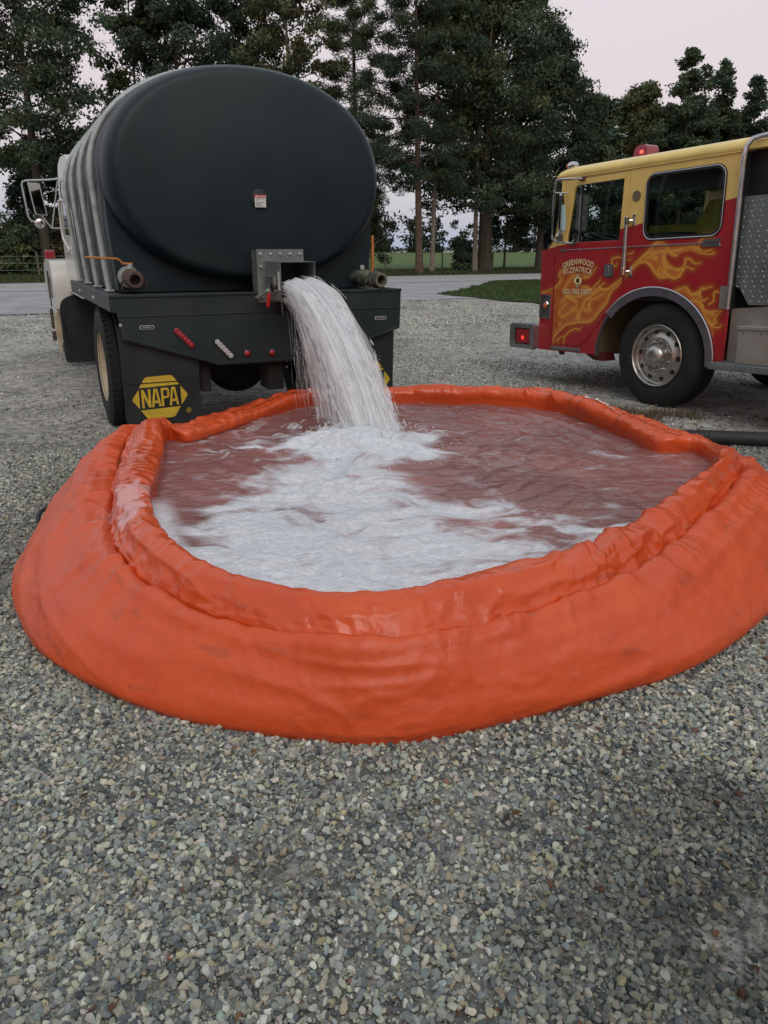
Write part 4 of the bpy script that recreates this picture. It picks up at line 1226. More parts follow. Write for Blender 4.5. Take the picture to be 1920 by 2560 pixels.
# dark gap strip, step and tan edge beside the wing
MB().box(-.13, -.118, 5.9, 6.0, .72, 1.2).build('wing_flare', plast_m, tk)
mb = MB(); mb.prism([[(-.10, .10), (-.125, .30), (-.130, .62), (-.05, .72), (-.06, .30)]], lambda u, v, d: (u, d, v), 5.5, 5.56); mb.build('step_edge', cream_m, tk)
mb = MB(); mb.prism([rpoly([(-.085, .05), (-.085, .84), (.10, .93), (.75, .93), (.75, .05)], [.06, .16, .1, .1, .06])], lambda u, v, d: (u, d, v), 5.02, 5.05)
fr = mb.build('front_mud_flap', flap_m, tk, bevel=.01)
MB().tube([(-.065, 5.01, .60), (-.055, 5.0, .42), (-.01, 5.0, .22)], .012, 8).build('rib', flap_m, fr, smooth=True)
MB().box(.3, .9, 3.3, 4.2, .5, .95).build('fuel_tank', flap_m, tk, bevel=.08, segs=4)
MB().box(.5, 1.85, 3.3, 7.0, .55, .95).build('engine_block', black_m, tk, bevel=.03)
MB().box(-.16, -.12, 5.85, 5.93, .42, .70).box(-.165, -.11, 5.9, 6.0, .25, .38).build('step_bracket', rust_m, tk, bevel=.02)
# lamp on the wing
MB().box(-.135, -.005, 5.75, 5.86, 1.36, 1.475).build('wing_lamp', redlens_m, tk, bevel=.02, segs=3)
# mirror
mb = MB(); mb.tube([(.15, 5.15, 2.335), (-.02, 5.18, 2.315), (-.27, 5.2, 2.300), (-.315, 5.2, 2.285), (-.325, 5.2, 2.24), (-.30, 5.2, 1.88), (-.27, 5.2, 1.82), (-.20, 5.2, 1.82)], .012, 8)
mb.tube([(.145, 5.15, 1.74), (.02, 5.2, 1.742), (-.04, 5.2, 1.742), (-.115, 5.2, 1.85), (-.145, 5.2, 1.90)], .009, 8)
mb.tube([(-.035, 5.2, 1.745), (.10, 5.18, 2.32)], .008, 8)
mb.build('mirror_arm', galv_m, tk, smooth=True)
mh = MB(); mh.box(-.262, -.118, 5.18, 5.225, 1.895, 2.275)
mh.v = [(p[0] + (2.275 - p[2]) * .14 * .9 + .0, p[1] + (p[0] + .2) * .18, p[2] + (p[0] + .19) * -.06) for p in mh.v]
mho = mh.build('mirror_head', galv_m, tk, bevel=.006)
mg = MB(); mg.box(-.248, -.132, 5.172, 5.176, 1.91, 2.262)
mg.v = [(p[0] + (2.275 - p[2]) * .14 * .9, p[1] + (p[0] + .2) * .18, p[2] + (p[0] + .19) * -.06) for p in mg.v]
mg.build('glass', mirror_m, mho)
mb = MB(); mb.lathe([(.058, 0), (.062, .01), (.055, .03), (.03, .05), (0, .055)], (-.175, 5.18, 1.795), (0, 1, .1), 24); sp_o = mb.build('spot_mirror', white_m, tk, smooth=True)
MB().lathe([(.053, .0), (.04, -.008), (0, -.012)], (-.175, 5.176, 1.795), (0, 1, .1), 24).build('glass', mirror_m, sp_o, smooth=True)
# roof beacon, lit
lit_red = emit_mat('lit_red_lens', (1.0, .10, .07), 2.2)
mb = MB(); mb.lathe([(.05, 0), (.055, .02), (.05, .075), (.03, .10), (0, .108)], (.335, 4.2, 2.545), (0, 0, 1), 20); mb.build('roof_beacon', lit_red, tk, smooth=True)
FLAME_STROKES = [(0.0114,[(-1.576,1.137),(-1.529,1.178),(-1.483,1.224),(-1.515,1.264),(-1.508,1.303),(-1.471,1.326),(-1.414,1.335)]),(0.0086,[(-1.795,1.082),(-1.694,1.107),(-1.615,1.131),(-1.538,1.164)]),(0.0157,[(-1.568,0.529),(-1.542,0.6),(-1.477,0.672),(-1.383,0.738),(-1.261,0.769),(-1.122,0.785),(-1.032,0.791),(-0.963,0.826),(-0.906,0.886),(-0.841,0.945),(-0.794,0.996),(-0.773,1.059),(-0.736,1.109),(-0.673,1.159),(-0.612,1.207)]),(0.02,[(-0.61,1.237),(-0.677,1.201),(-0.756,1.152),(-0.813,1.127),(-0.882,1.133),(-0.919,1.152),(-0.877,1.174),(-0.844,1.189)]),(0.0129,[(-1.014,1.139),(-0.964,1.171),(-0.931,1.196),(-0.907,1.227)]),(0.0257,[(-1.028,1.088),(-0.967,1.101),(-0.933,1.12),(-0.918,1.146)]),(0.0143,[(-1.14,1.145),(-1.078,1.152),(-1.049,1.133),(-1.013,1.12)]),(0.0143,[(-1.478,0.988),(-1.43,1.005),(-1.394,1.039),(-1.406,1.078),(-1.419,1.131),(-1.384,1.177),(-1.331,1.23),(-1.278,1.274)]),(0.0371,[(-1.395,1.052),(-1.337,1.046),(-1.288,1.02)]),(0.0129,[(-1.288,1.02),(-1.268,1.004),(-1.222,1.002)]),(0.0114,[(-1.282,1.066),(-1.27,1.027),(-1.231,1.005)]),(0.0129,[(-1.458,0.83),(-1.4,0.845),(-1.344,0.873),(-1.308,0.901)]),(0.0314,[(-1.308,0.901),(-1.271,0.915),(-1.234,0.916)]),(0.01,[(-1.253,0.916),(-1.236,0.942),(-1.215,0.969)]),(0.01,[(-1.458,0.83),(-1.48,0.876),(-1.444,0.924),(-1.371,0.979)]),(0.0143,[(-1.234,0.91),(-1.209,0.89),(-1.202,0.864),(-1.218,0.818),(-1.181,0.825),(-1.176,0.885),(-1.143,0.938),(-1.103,1.017),(-1.025,1.056),(-0.957,1.089)]),(0.0114,[(-1.112,1.016),(-1.126,0.958),(-1.095,0.913),(-1.04,0.902)]),(0.02,[(-1.014,0.909),(-1.043,0.94),(-1.037,0.979),(-1.022,1.011)]),(0.01,[(-1.103,1.017),(-1.041,1.03),(-0.97,1.031),(-0.911,1.057),(-0.852,1.083)]),(0.0114,[(-1.538,0.538),(-1.472,0.597),(-1.376,0.629),(-1.303,0.687),(-1.22,0.714),(-1.181,0.7),(-1.137,0.728)]),(0.0114,[(-1.399,0.539),(-1.393,0.594),(-1.366,0.63)]),(0.01,[(-1.478,0.541),(-1.471,0.59)]),(0.0171,[(-0.685,1.384),(-0.715,1.354),(-0.758,1.373),(-0.758,1.416),(-0.706,1.438),(-0.632,1.433)]),(0.0114,[(-1.281,1.053),(-1.188,1.054),(-1.117,1.081),(-1.037,1.088)]),(0.0086,[(-1.472,0.748),(-1.453,0.762)]),(0.0143,[(-1.059,1.253),(-1.111,1.238),(-1.14,1.26)]),(0.0114,[(-1.059,1.253),(-1.042,1.272),(-1.002,1.316),(-0.97,1.353)]),(0.0229,[(-0.518,1.31),(-0.461,1.377),(-0.394,1.43),(-0.319,1.474),(-0.281,1.519),(-0.232,1.553),(-0.165,1.554),(-0.12,1.526)]),(0.02,[(-0.12,1.526),(-0.074,1.479),(-0.012,1.438),(0.029,1.433)]),(0.0186,[(-0.5,1.303),(-0.424,1.369),(-0.337,1.381),(-0.272,1.346),(-0.223,1.292),(-0.167,1.245),(-0.098,1.238),(-0.035,1.267)]),(0.0314,[(-0.292,1.46),(-0.258,1.465),(-0.231,1.458)]),(0.0171,[(-0.231,1.458),(-0.19,1.47),(-0.115,1.48)]),(0.0171,[(-0.341,1.421),(-0.272,1.433),(-0.227,1.412),(-0.202,1.418),(-0.238,1.438)]),(0.0229,[(-0.098,1.473),(-0.128,1.442),(-0.128,1.396),(-0.092,1.336),(-0.04,1.316)]),(0.02,[(-0.121,1.455),(-0.098,1.395),(-0.034,1.335),(0.043,1.308),(0.097,1.326),(0.125,1.364),(0.122,1.393),(0.145,1.403),(0.186,1.388),(0.228,1.359),(0.289,1.361)]),(0.0186,[(-0.129,1.37),(-0.087,1.29),(-0.032,1.244),(0.019,1.226),(0.074,1.249),(0.108,1.301),(0.145,1.332),(0.186,1.317),(0.229,1.311)]),(0.0143,[(-0.175,1.325),(-0.185,1.292),(-0.143,1.261),(-0.094,1.271)]),(0.0114,[(-0.167,1.328),(-0.122,1.297),(-0.094,1.271)]),(0.0143,[(-0.09,1.476),(0.008,1.479),(0.111,1.495)]),(0.0286,[(0.134,1.5),(0.196,1.507),(0.244,1.49),(0.293,1.463)]),(0.0129,[(0.293,1.463),(0.354,1.461),(0.404,1.478)]),(0.0143,[(0.246,1.537),(0.288,1.572),(0.339,1.583),(0.385,1.578)]),(0.0171,[(0.254,1.505),(0.261,1.542)]),(0.0114,[(0.192,1.47),(0.272,1.449),(0.334,1.437),(0.401,1.435),(0.437,1.446)]),(0.02,[(0.394,1.439),(0.422,1.447)]),(0.0114,[(-0.579,1.469),(-0.533,1.467),(-0.498,1.48)]),(0.01,[(-0.564,1.407),(-0.519,1.413)]),(0.02,[(-0.613,1.228),(-0.57,1.262),(-0.525,1.282)]),(0.0171,[(0.023,1.112),(0.094,1.139),(0.157,1.149),(0.183,1.126),(0.219,1.091),(0.282,1.091),(0.309,1.12),(0.322,1.143)]),(0.0286,[(0.323,1.14),(0.362,1.133)]),(0.0114,[(0.362,1.133),(0.391,1.146),(0.435,1.154)]),(0.0143,[(0.315,1.14),(0.314,1.082),(0.342,1.038),(0.366,1.032),(0.401,1.055)]),(0.0157,[(0.226,1.03),(0.313,1.018),(0.355,0.993),(0.375,0.949),(0.431,0.931),(0.49,0.945),(0.556,0.947)]),(0.0171,[(0.415,1.001),(0.464,1.033),(0.457,1.09),(0.477,1.112),(0.522,1.106)]),(0.0143,[(0.343,1.031),(0.341,0.98),(0.386,0.923)]),(0.0286,[(0.439,0.931),(0.47,0.919)]),(0.0157,[(0.372,0.91),(0.424,0.86),(0.466,0.824),(0.525,0.835)]),(0.0343,[(0.458,0.826),(0.489,0.828)]),(0.0129,[(0.557,0.944),(0.506,0.902),(0.503,0.863),(0.524,0.845)]),(0.0114,[(0.484,0.805),(0.537,0.801),(0.571,0.821)])]
FLAME_FILLS = [[(-1.576,0.529),(-1.542,0.6),(-1.477,0.672),(-1.383,0.738),(-1.261,0.769),(-1.032,0.791),(-0.906,0.886),(-0.794,0.996),(-0.736,1.109),(-0.612,1.207),(-0.608,1.25),(-0.813,1.127),(-0.919,1.152),(-1.014,1.139),(-1.123,1.158),(-1.2,1.209),(-1.05,1.253),(-1.071,1.298),(-1.28,1.3),(-1.414,1.335),(-1.508,1.303),(-1.483,1.224),(-1.576,1.137),(-1.608,1.104),(-1.794,1.078),(-1.789,1.068),(-1.621,1.07),(-1.593,0.805)],[(-0.611,1.207),(-0.509,1.303),(-0.425,1.376),(-0.337,1.381),(-0.223,1.292),(-0.167,1.245),(-0.098,1.238),(0.011,1.224),(0.074,1.249),(0.122,1.32),(-0.008,1.322),(-0.079,1.369),(-0.121,1.455),(-0.003,1.432),(0.115,1.454),(0.199,1.476),(0.293,1.46),(0.252,1.487),(0.195,1.514),(-0.129,1.526),(-0.233,1.557),(-0.281,1.519),(-0.394,1.43),(-0.512,1.337),(-0.617,1.269)],[(-0.019,1.115),(0.031,1.116),(0.157,1.149),(0.227,1.088),(0.316,1.133),(0.327,1.031),(0.375,0.955),(0.497,0.946),(0.508,0.857),(0.478,0.793),(0.512,0.755),(0.497,0.69),(0.452,0.752),(0.357,0.91),(0.252,1.004),(0.116,1.08)]]
# ================================================================ THE FIRE TRUCK  (local: x forward, y out towards the pool side, z up)
FO = Vector((2.751484, 7.6425, 0.0))
fw_ = Vector((-.526602, .849322, -.036644)); lf_ = Vector((-.849893, -.526956, 0)); up_ = Vector((-.019310, .031143, .999328))
MT = Matrix(((fw_.x, lf_.x, up_.x, FO.x), (fw_.y, lf_.y, up_.y, FO.y), (fw_.z, lf_.z, up_.z, FO.z), (0, 0, 0, 1)))
ft = empty('fire_truck', mat=MT)
tag(ft, 'red and yellow fire engine with airbrushed flames, parked beyond the orange tank', 'fire truck')
WID = 2.42
def sp3(u, v, d): return (-u, d, v)

# two-tone paint: the split line climbs towards the back
def paint_mat():
    m, t, b = new_mat('red_yellow_paint')
    N, L = t.nodes.new, t.links.new
    tc = N('ShaderNodeTexCoord'); sx = N('ShaderNodeSeparateXYZ'); L(tc.outputs['Object'], sx.inputs[0])
    a = N('ShaderNodeMath'); a.operation = 'MULTIPLY_ADD'; L(sx.outputs['X'], a.inputs[0]); a.inputs[1].default_value = .1465; L(sx.outputs['Z'], a.inputs[2])
    gt = N('ShaderNodeMath'); gt.operation = 'GREATER_THAN'; L(a.outputs[0], gt.inputs[0]); gt.inputs[1].default_value = 1.804
    n = N('ShaderNodeTexNoise'); n.inputs['Scale'].default_value = 2.5; n.inputs['Detail'].default_value = 8; n.inputs['Roughness'].default_value = .7; L(tc.outputs['Object'], n.inputs['Vector'])
    r = N('ShaderNodeValToRGB'); L(n.outputs['Fac'], r.inputs[0]); E_ = r.color_ramp.elements; E_[0].position = .3; E_[0].color = (.32, .011, .018, 1); E_[1].position = .7; E_[1].color = (.41, .018, .026, 1)
    y = N('ShaderNodeValToRGB'); L(n.outputs['Fac'], y.inputs[0]); E_ = y.color_ramp.elements; E_[0].position = .3; E_[0].color = (.70, .48, .13, 1); E_[1].position = .7; E_[1].color = (.80, .57, .18, 1)
    mx = N('ShaderNodeMix'); mx.data_type = 'RGBA'; L(gt.outputs[0], mx.inputs[0]); L(r.outputs[0], mx.inputs[6]); L(y.outputs[0], mx.inputs[7])
    n2 = N('ShaderNodeTexNoise'); n2.inputs['Scale'].default_value = 6; n2.inputs['Detail'].default_value = 9; n2.inputs['Roughness'].default_value = .8; L(tc.outputs['Object'], n2.inputs['Vector'])
    r2 = N('ShaderNodeMapRange'); r2.inputs['From Min'].default_value = .56; r2.inputs['From Max'].default_value = .8; r2.inputs['To Max'].default_value = .3; L(n2.outputs['Fac'], r2.inputs[0])
    m2 = N('ShaderNodeMix'); m2.data_type = 'RGBA'; L(r2.outputs[0], m2.inputs[0]); L(mx.outputs[2], m2.inputs[6]); m2.inputs[7].default_value = (.20, .13, .10, 1)
    L(m2.outputs[2], b.inputs['Base Color'])
    b.inputs['Roughness'].default_value = .38; b.inputs['Coat Weight'].default_value = .5; b.inputs['Coat Roughness'].default_value = .15
    n3 = N('ShaderNodeTexNoise'); n3.inputs['Scale'].default_value = 3; L(tc.outputs['Object'], n3.inputs['Vector'])
    bp = N('ShaderNodeBump'); bp.inputs['Strength'].default_value = .12; bp.inputs['Distance'].default_value = .02; L(n3.outputs['Fac'], bp.inputs['Height']); L(bp.outputs[0], b.inputs['Normal'])
    return m
paint = paint_mat()
yel_roof = mat('yellow_roof_paint', (.86, .64, .20), .4, var=.08, vscale=3, coat=.4, dirt=(.33, .26, .12), dirt_scale=2.5, dirt_amt=.3)
yel_in = mat('yellow_interior', (.50, .43, .07), .6, var=.2, vscale=4)
trimm = mat('chrome_trim', (.50, .50, .53), .22, metal=.9, var=.15, vscale=10)
seal_m = mat('window_seal', (.010, .010, .011), .5, var=.2)
fglass = glass_mat('tinted_glass', (.78, .84, .82))
fglass_d = glass_mat('dark_tinted_glass', (.75, .82, .80))
inner_m = mat('dark_interior', (.012, .013, .014), .8, var=.3)
diam_m = mat('diamond_plate', (.20, .23, .235), .38, metal=.55, var=.25, vscale=2.5, bump=.15, bscale=60, dirt=(.12, .13, .125), dirt_scale=3, dirt_amt=.5)
dal_m = mat('brushed_aluminium', (.34, .33, .30), .42, metal=.5, var=.18, vscale=4, bump=.12, bscale=80, dirt=(.22, .19, .14), dirt_scale=3, dirt_amt=.5)
arch_liner = mat('arch_liner', (.09, .065, .03), .8, var=.35, vscale=4, dirt=(.03, .028, .025), dirt_scale=2.5, dirt_amt=.8)
steelw = mat('polished_rim', (.47, .45, .42), .28, metal=.85, var=.2, vscale=14, dirt=(.22, .19, .15), dirt_scale=11, dirt_amt=.5)

AC = (-.205, .475)
def arch(rx, rz, a0, a1, n):
    return [(AC[0] + rx * cos(radians(a0 + (a1 - a0) * k / n)), AC[1] + rz * sin(radians(a0 + (a1 - a0) * k / n))) for k in range(n + 1)]
arch_cut = arch(.722, .662, -3, 183, 40)      # from rear round over to the front
body = [(.612, .450)] + [(.612, 2.262), (-1.552, 2.262), (-1.528, 2.20), (-1.535, 2.14), (-1.553, 1.947), (-1.594, 1.729), (-1.632, 1.628), (-1.718, 1.552), (-1.806, 1.538), (-1.806, .455)] + [(-.945, .455)] + list(reversed(arch_cut))
# doors and windows
door = [(-1.592, .53), (-1.592, 1.50), (-1.545, 1.60), (-1.505, 1.75), (-1.455, 2.226), (-.600, 2.232), (-.600, 1.13), (-.62, 1.06), (-.76, .93), (-1.135, .53)]
w1 = rpoly([(-1.335, 2.170), (-.668, 2.172), (-.690, 1.602), (-1.432, 1.604)], [.07, .015, .015, .04], 5)
w2 = rrect(-.372, .452, 1.604, 2.160, .085, 6)
door_hole = [(p[0] + (-.005 if p[0] < -1.2 else .005), p[1] + (.004 if p[1] > 1.5 else -.004)) for p in door]
for side, y0 in ((1, 0.0), (-1, -WID)):
    ya, yb = (y0, y0 - .03) if side > 0 else (y0, y0 + .03)
    out = 1 if side > 0 else -1
    mb = MB(); mb.prism([body, door_hole, w2], sp3, yb, ya)
    bs = mb.build('cab_side', paint, ft, bevel=.003)
    mb = MB(); mb.prism([door, w1], sp3, yb - .002 * out, ya + .004 * out)
    dr = mb.build('door', paint, ft, bevel=.004)
    gl = MB().prism([w1], sp3, ya - .022 * out, ya - .016 * out).build('window', fglass if side > 0 else fglass_d, dr)
    # rubber frame round the big fixed window, thin bright bead on it
    fo = rrect(-.400, .480, 1.578, 2.186, .11, 6)
    mb = MB(); mb.prism([fo, rrect(-.362, .442, 1.614, 2.150, .08, 6)], sp3, ya - .02 * out, ya + .007 * out)
    wf = mb.build('window_frame', seal_m, ft, bevel=.003)
    MB().prism([rrect(-.366, .446, 1.61, 2.154, .082, 6)], sp3, ya - .016 * out, ya - .010 * out).build('pane', fglass if side > 0 else fglass_d, wf)
    rrp = rrect(-.388, .468, 1.590, 2.174, .10, 8)
    MB().tube([sp3(p[0], p[1], ya + .008 * out) for p in rrp], .0055, 6, closed=True).build('bead', trimm, wf, smooth=True)
# slider bars in the front window
MB().box(1.235, 1.247, -.030, -.012, 1.60, 2.165).build('window_channel', seal_m, ft)
MB().box(1.262, 1.268, -.028, -.014, 1.60, 2.165).build('window_channel', trimm, ft)
# front, back wall, floor, roof lining
mb = MB()
mb.quad((1.806, 0, .455), (1.806, -WID, .455), (1.806, -WID, 1.538), (1.806, 0, 1.538))
mb.add([(1.806, -.03, .455), (1.85, -.2, .455), (1.85, -WID + .2, .455), (1.806, -WID + .03, .455), (1.806, -.03, 1.545), (1.86, -.2, 1.545), (1.86, -WID + .2, 1.545), (1.806, -WID + .03, 1.545)], [(0, 1, 5, 4), (1, 2, 6, 5), (2, 3, 7, 6), (0, 3, 2, 1), (4, 5, 6, 7)])
mb.build('front_panel', paint, ft)
# wrap-round windscreen: bows forward of the corner posts
mb = MB(); n = 14
rows = []
for k in range(n + 1):
    t = k / n
    y = -.012 - (WID - .024) * t
    bow = .085 * (1 - abs(2 * t - 1) ** 5) + .0
    lo = (1.802 + bow * .55, y, 1.548); mi = (1.665 + bow, y, 1.86); hi = (1.535 + bow * .8, y, 2.235)
    rows += [lo, mi, hi]
for k in range(n):
    for j in range(2):
        mb.f.append((3 * k + j, 3 * k + 3 + j, 3 * k + 4 + j, 3 * k + 1 + j))
mb.v = rows
mb.build('windscreen', fglass_d, ft, smooth=True)
# side lights of glass between the post edge and the bow
mb = MB(); mb.prism([[(-1.804, 1.542), (-1.722, 1.556), (-1.638, 1.634), (-1.600, 1.732), (-1.559, 1.947), (-1.541, 2.14), (-1.548, 2.2), (-1.60, 2.04), (-1.71, 1.752)]], sp3, -.02, -.006)
mb.build('corner_glass', glass_mat('corner_glass', (.35, .44, .45)), ft)
MB().tube([sp3(-1.722, 1.552, .003), sp3(-1.636, 1.630, .003), sp3(-1.597, 1.730, .003), sp3(-1.556, 1.947, .003), sp3(-1.538, 2.14, .003)], .006, 6).build('windscreen_seal', seal_m, ft, smooth=True)
MB().box(-.60, 1.5, -WID + .035, -.035, 1.02, 1.06).build('cab_floor', inner_m, ft)
mb = MB(); mb.box(-.612, -.575, -WID + .035, -.035, .9, 2.25); mb.build('back_wall', inner_m, ft)
mb = MB(); mb.box(-.58, 1.5, -WID + .035, -.035, 2.215, 2.25); mb.build('headlining', inner_m, ft)
# engine cover and crew bench in yellow, seen through the big window
mb = MB(); mb.prism([[(.56, 1.06), (.56, 1.965), (-.145, 1.95), (-.285, 1.737), (-.90, 1.76), (-.90, 1.06)]], lambda u, v, d: (-u, d, v), -.62, -WID + .04); mb.build('engine_cover', yel_in, ft, bevel=.02)
MB().box(.10, .85, -.50, -.08, 1.35, 1.655).build('crew_seat', inner_m, ft, bevel=.06, segs=4)
MB().box(.95, 1.35, -.85, -.25, 1.06, 1.50).box(.86, .98, -.80, -.30, 1.4, 2.02).build('driver_seat', inner_m, ft, bevel=.05, segs=3)
MB().box(1.50, 1.78, -WID + .1, -.1, 1.2, 1.60).build('dashboard', inner_m, ft, bevel=.05)
mb = MB(); pts = []
for k in range(28):
    a = 2 * pi * k / 28
    pts.append((1.36 + .21 * cos(a) , -.52 + .23 * sin(a), 1.655 + .05 * cos(a) ))
mb.tube(pts, .016, 8, closed=True); mb.tube([(1.36, -.52, 1.655), (1.55, -.52, 1.50)], .03, 8); mb.tube([pts[0], (1.36, -.52, 1.655), pts[14]], .012, 6)
mb.build('steering_wheel', plast_m, ft, smooth=True)
# roof cap with rounded edge and drip rail
prof = [(.012, 2.258), (.020, 2.268), (.022, 2.300), (.006, 2.330), (-.035, 2.352), (-.12, 2.372), (-.5, 2.392), (-WID / 2, 2.40)]
prof = prof + [(-WID - p[0], p[1]) for p in reversed(prof[:-1])]
mb = MB()
xs_ = [(.0, -.612), (.0, 1.40), (.006, 1.50), (.02, 1.555), (.045, 1.585), (.075, 1.595)]
V = []
for (drop, x) in xs_:
    for (y, z) in prof:
        k = (z - 2.258) / .142
        V.append((x - (.0 if x < 1.45 else .05 * k * k), y, z - drop * k))
F = []
m_ = len(prof)
for i in range(len(xs_) - 1):
    for k in range(m_ - 1):
        F.append((i * m_ + k, i * m_ + k + 1, (i + 1) * m_ + k + 1, (i + 1) * m_ + k))
    F.append((i * m_, (i + 1) * m_, (i + 1) * m_ + m_ - 1, i * m_ + m_ - 1))
F.append(tuple(range(m_))); F.append(tuple((len(xs_) - 1) * m_ + k for k in reversed(range(m_))))
mb.add(V, F); mb.build('roof', yel_roof, ft, smooth=True, autos=50)
mb = MB(); mb.box(-.60, 1.56, .0, .014, 2.248, 2.257); mb.build('drip_rail', yel_roof, ft)
# roof fittings
red_bc = mat('red_beacon_lens', (.26, .012, .02), .2, var=.4, vscale=25, coat=.6)
mb = MB(); mb.prism([rpoly([(.84, 2.405), (1.045, 2.405), (1.04, 2.43), (1.00, 2.535), (.865, 2.54), (.845, 2.44)], .04)], lambda u, v, d: (u, d, v), -.50, -.68); bcn = mb.build('light_bar', red_bc, ft, smooth=True, bevel=.03, segs=4)
MB().box(.83, 1.055, -.70, -.48, 2.375, 2.408).build('base', plast_m, bcn, bevel=.005)
MB().box(.90, .94, -.499, -.495, 2.455, 2.485).build('lit_lamp', emit_mat('lit_lamp_red', (1.0, .10, .06), 1.6), bcn)
mb = MB(); mb.lathe([(.13, 0), (.13, .02), (.11, .055), (.06, .07), (0, .074)], (.93, -1.0, 2.40), (0, 0, 1), 24); mb.build('roof_light', red_bc, ft, smooth=True)
mb = MB(); mb.lathe([(.14, 0), (.13, .03), (.07, .055), (0, .06)], (.60, -1.0, 2.40), (0, 0, 1), 24); mb.build('roof_dome', dal_m, ft, smooth=True)
mb = MB(); mb.lathe([(.035, 0), (.032, .03), (.038, .05)], (1.515, -.12, 2.32), (0, 0, 1), 16); mb.lathe([(0, -.06), (.032, -.045), (.042, -.0), (.042, .035), (.036, .045)], (1.50, -.12, 2.388), (1, 0, 0), 18)
al = mb.build('clearance_lamp', chrome_m, ft, smooth=True)
mb = MB(); mb.lathe([(.036, 0), (.034, .02), (.022, .038), (0, .044)], (1.545, -.12, 2.388), (1, 0, 0), 18); mb.build('lens', mat('amber_lens', (.55, .10, .02), .2, var=.2, coat=.5), al, smooth=True)
# trim arrow along the side
mb = MB(); mb.box(-.30, 1.44, .0055, .011, 1.526, 1.536); mb.build('side_trim', trimm, ft, bevel=.002)
mb = MB(); mb.prism([[(-1.53, 1.530), (-1.43, 1.556), (-1.455, 1.531), (-1.43, 1.506)]], sp3, .0055, .011); mb.build('arrow_head', trimm, ft)
mb = MB()
mb.prism([[(.30, 1.560), (.485, 1.565), (.470, 1.535), (.29, 1.534)]], sp3, .0015, .009); mb.prism([[(.29, 1.530), (.470, 1.531), (.485, 1.498), (.30, 1.498)]], sp3, .0015, .009); mb.build('arrow_tail', trimm, ft, bevel=.002)
# grab rail by the door
mb = MB(); mb.tube([(.56, .055, 1.79), (.56, .055, 1.29)], .020, 12); gr = mb.build('grab_rail', trimm, ft, smooth=True)
for z_ in (1.775, 1.30):
    mb = MB(); mb.tube([(.56, .055, z_ - .035), (.56, .055, z_ + .035)], .025, 12); mb.tube([(.56, .055, z_), (.53, .003, z_)], .014, 8); mb.box(.495, .530, .0, .010, z_ - .055, z_ + .055); mb.build('bracket', chrome_m, gr, bevel=.002)
# door handle in its dish
mb = MB(); mb.prism([rrect(-.862, -.735, 1.245, 1.372, .022)], sp3, .0045, .012); hd = mb.build('door_handle', chrome_m, ft, bevel=.004)
MB().prism([rrect(-.850, -.747, 1.257, 1.360, .014)], sp3, .0125, .0135).build('dish', alu_m, hd)
MB().box(.785, .803, .0136, .026, 1.262, 1.356).build('paddle', chrome_m, hd, bevel=.005)
# round vent, small marker slit, corner lamp plate
mb = MB(); mb.lathe([(.050, 0), (.050, .006), (.044, .009), (.040, .005), (0, .004)], (.504, .0005, 1.997), (0, 1, 0), 28); mb.build('round_vent', mat('vent_brown', (.16, .12, .07), .5, metal=.3, var=.2), ft, smooth=True)
MB().box(1.668, 1.678, .0005, .006, .602, .662).build('marker_slit', orange_m, ft)
mb = MB(); mb.prism([rrect(-1.803, -1.630, .808, 1.064, .004), rrect(-1.793, -1.640, .818, 1.054, .004)], sp3, .0005, .009); lp = mb.build('lamp_surround', trimm, ft)
MB().prism([rrect(-1.793, -1.640, .818, 1.054, .004)], sp3, .0005, .0045).build('plate', mat('scuffed_plate', (.13, .13, .14), .4, metal=.6, var=.3, vscale=7), lp)
mb = MB(); mb.lathe([(.036, 0), (.034, .012), (.020, .024), (0, .028)], (1.705, .0047, .945), (.35, 1, 0), 18); mb.build('amber_lamp', _M['amber_lens'], lp, smooth=True)
mb = MB(); mb.tube([(1.66, .012, .96), (1.675, .018, .985), (1.695, .014, .965)], .010, 6); mb.build('lamp_bracket', chrome_m, lp, smooth=True)
mb = MB(); mb.box(1.798, 1.806, .0055, .02, 1.065, 1.07)
# front step of diamond plate
MB().box(1.14, 1.594, -.30, .012, .470, .505).build('cab_step', diam_m, ft, bevel=.004)
mb = MB(); mb.lathe([(.038, 0), (.036, .03), (0, .034)], (1.53, -.12, .44), (0, 1, 0), 16); mb.build('tow_hook', mat('dark_red_steel', (.10, .012, .012), .6, var=.3), ft, smooth=True)
mb = MB(); mb.prism([[(-1.14, .455), (-.90, .47), (-.86, .385), (-1.0, .39)]], sp3, -.25, -.06); mb.build('frame_bracket', _M['dark_red_steel'], ft)
# door seam below, painted flank
# bumper with its lamp box
mb = MB(); mb.box(1.85, 2.30, -WID - .05, .02, .49, .70); mb.build('bumper', dal_m, ft, bevel=.02, segs=3)
mb = MB(); mb.prism([rrect(-2.215, -1.80, .46, .735, .03), rrect(-2.13, -1.87, .505, .69, .02)], sp3, .00, .085); bx = mb.build('bumper_lamp_box', trimm, ft, bevel=.006)
MB().prism([rrect(-2.11, -1.885, .518, .678, .012)], sp3, .03, .075).build('warning_light', redlens_m, bx, bevel=.01)
MB().box(1.975, 2.02, .0755, .077, .56, .60).build('lit_lamp', emit_mat('lit_bumper_red', (1.0, .05, .03), .8), bx)
mb = MB(); mb.tube([(1.80, .04, .748), (2.22, .04, .745)], .008, 8); mb.tube([(2.22, .04, .745), (2.235, .04, .47), (1.82, .04, .455)], .012, 8); mb.build('bumper_rail', trimm, ft, smooth=True)
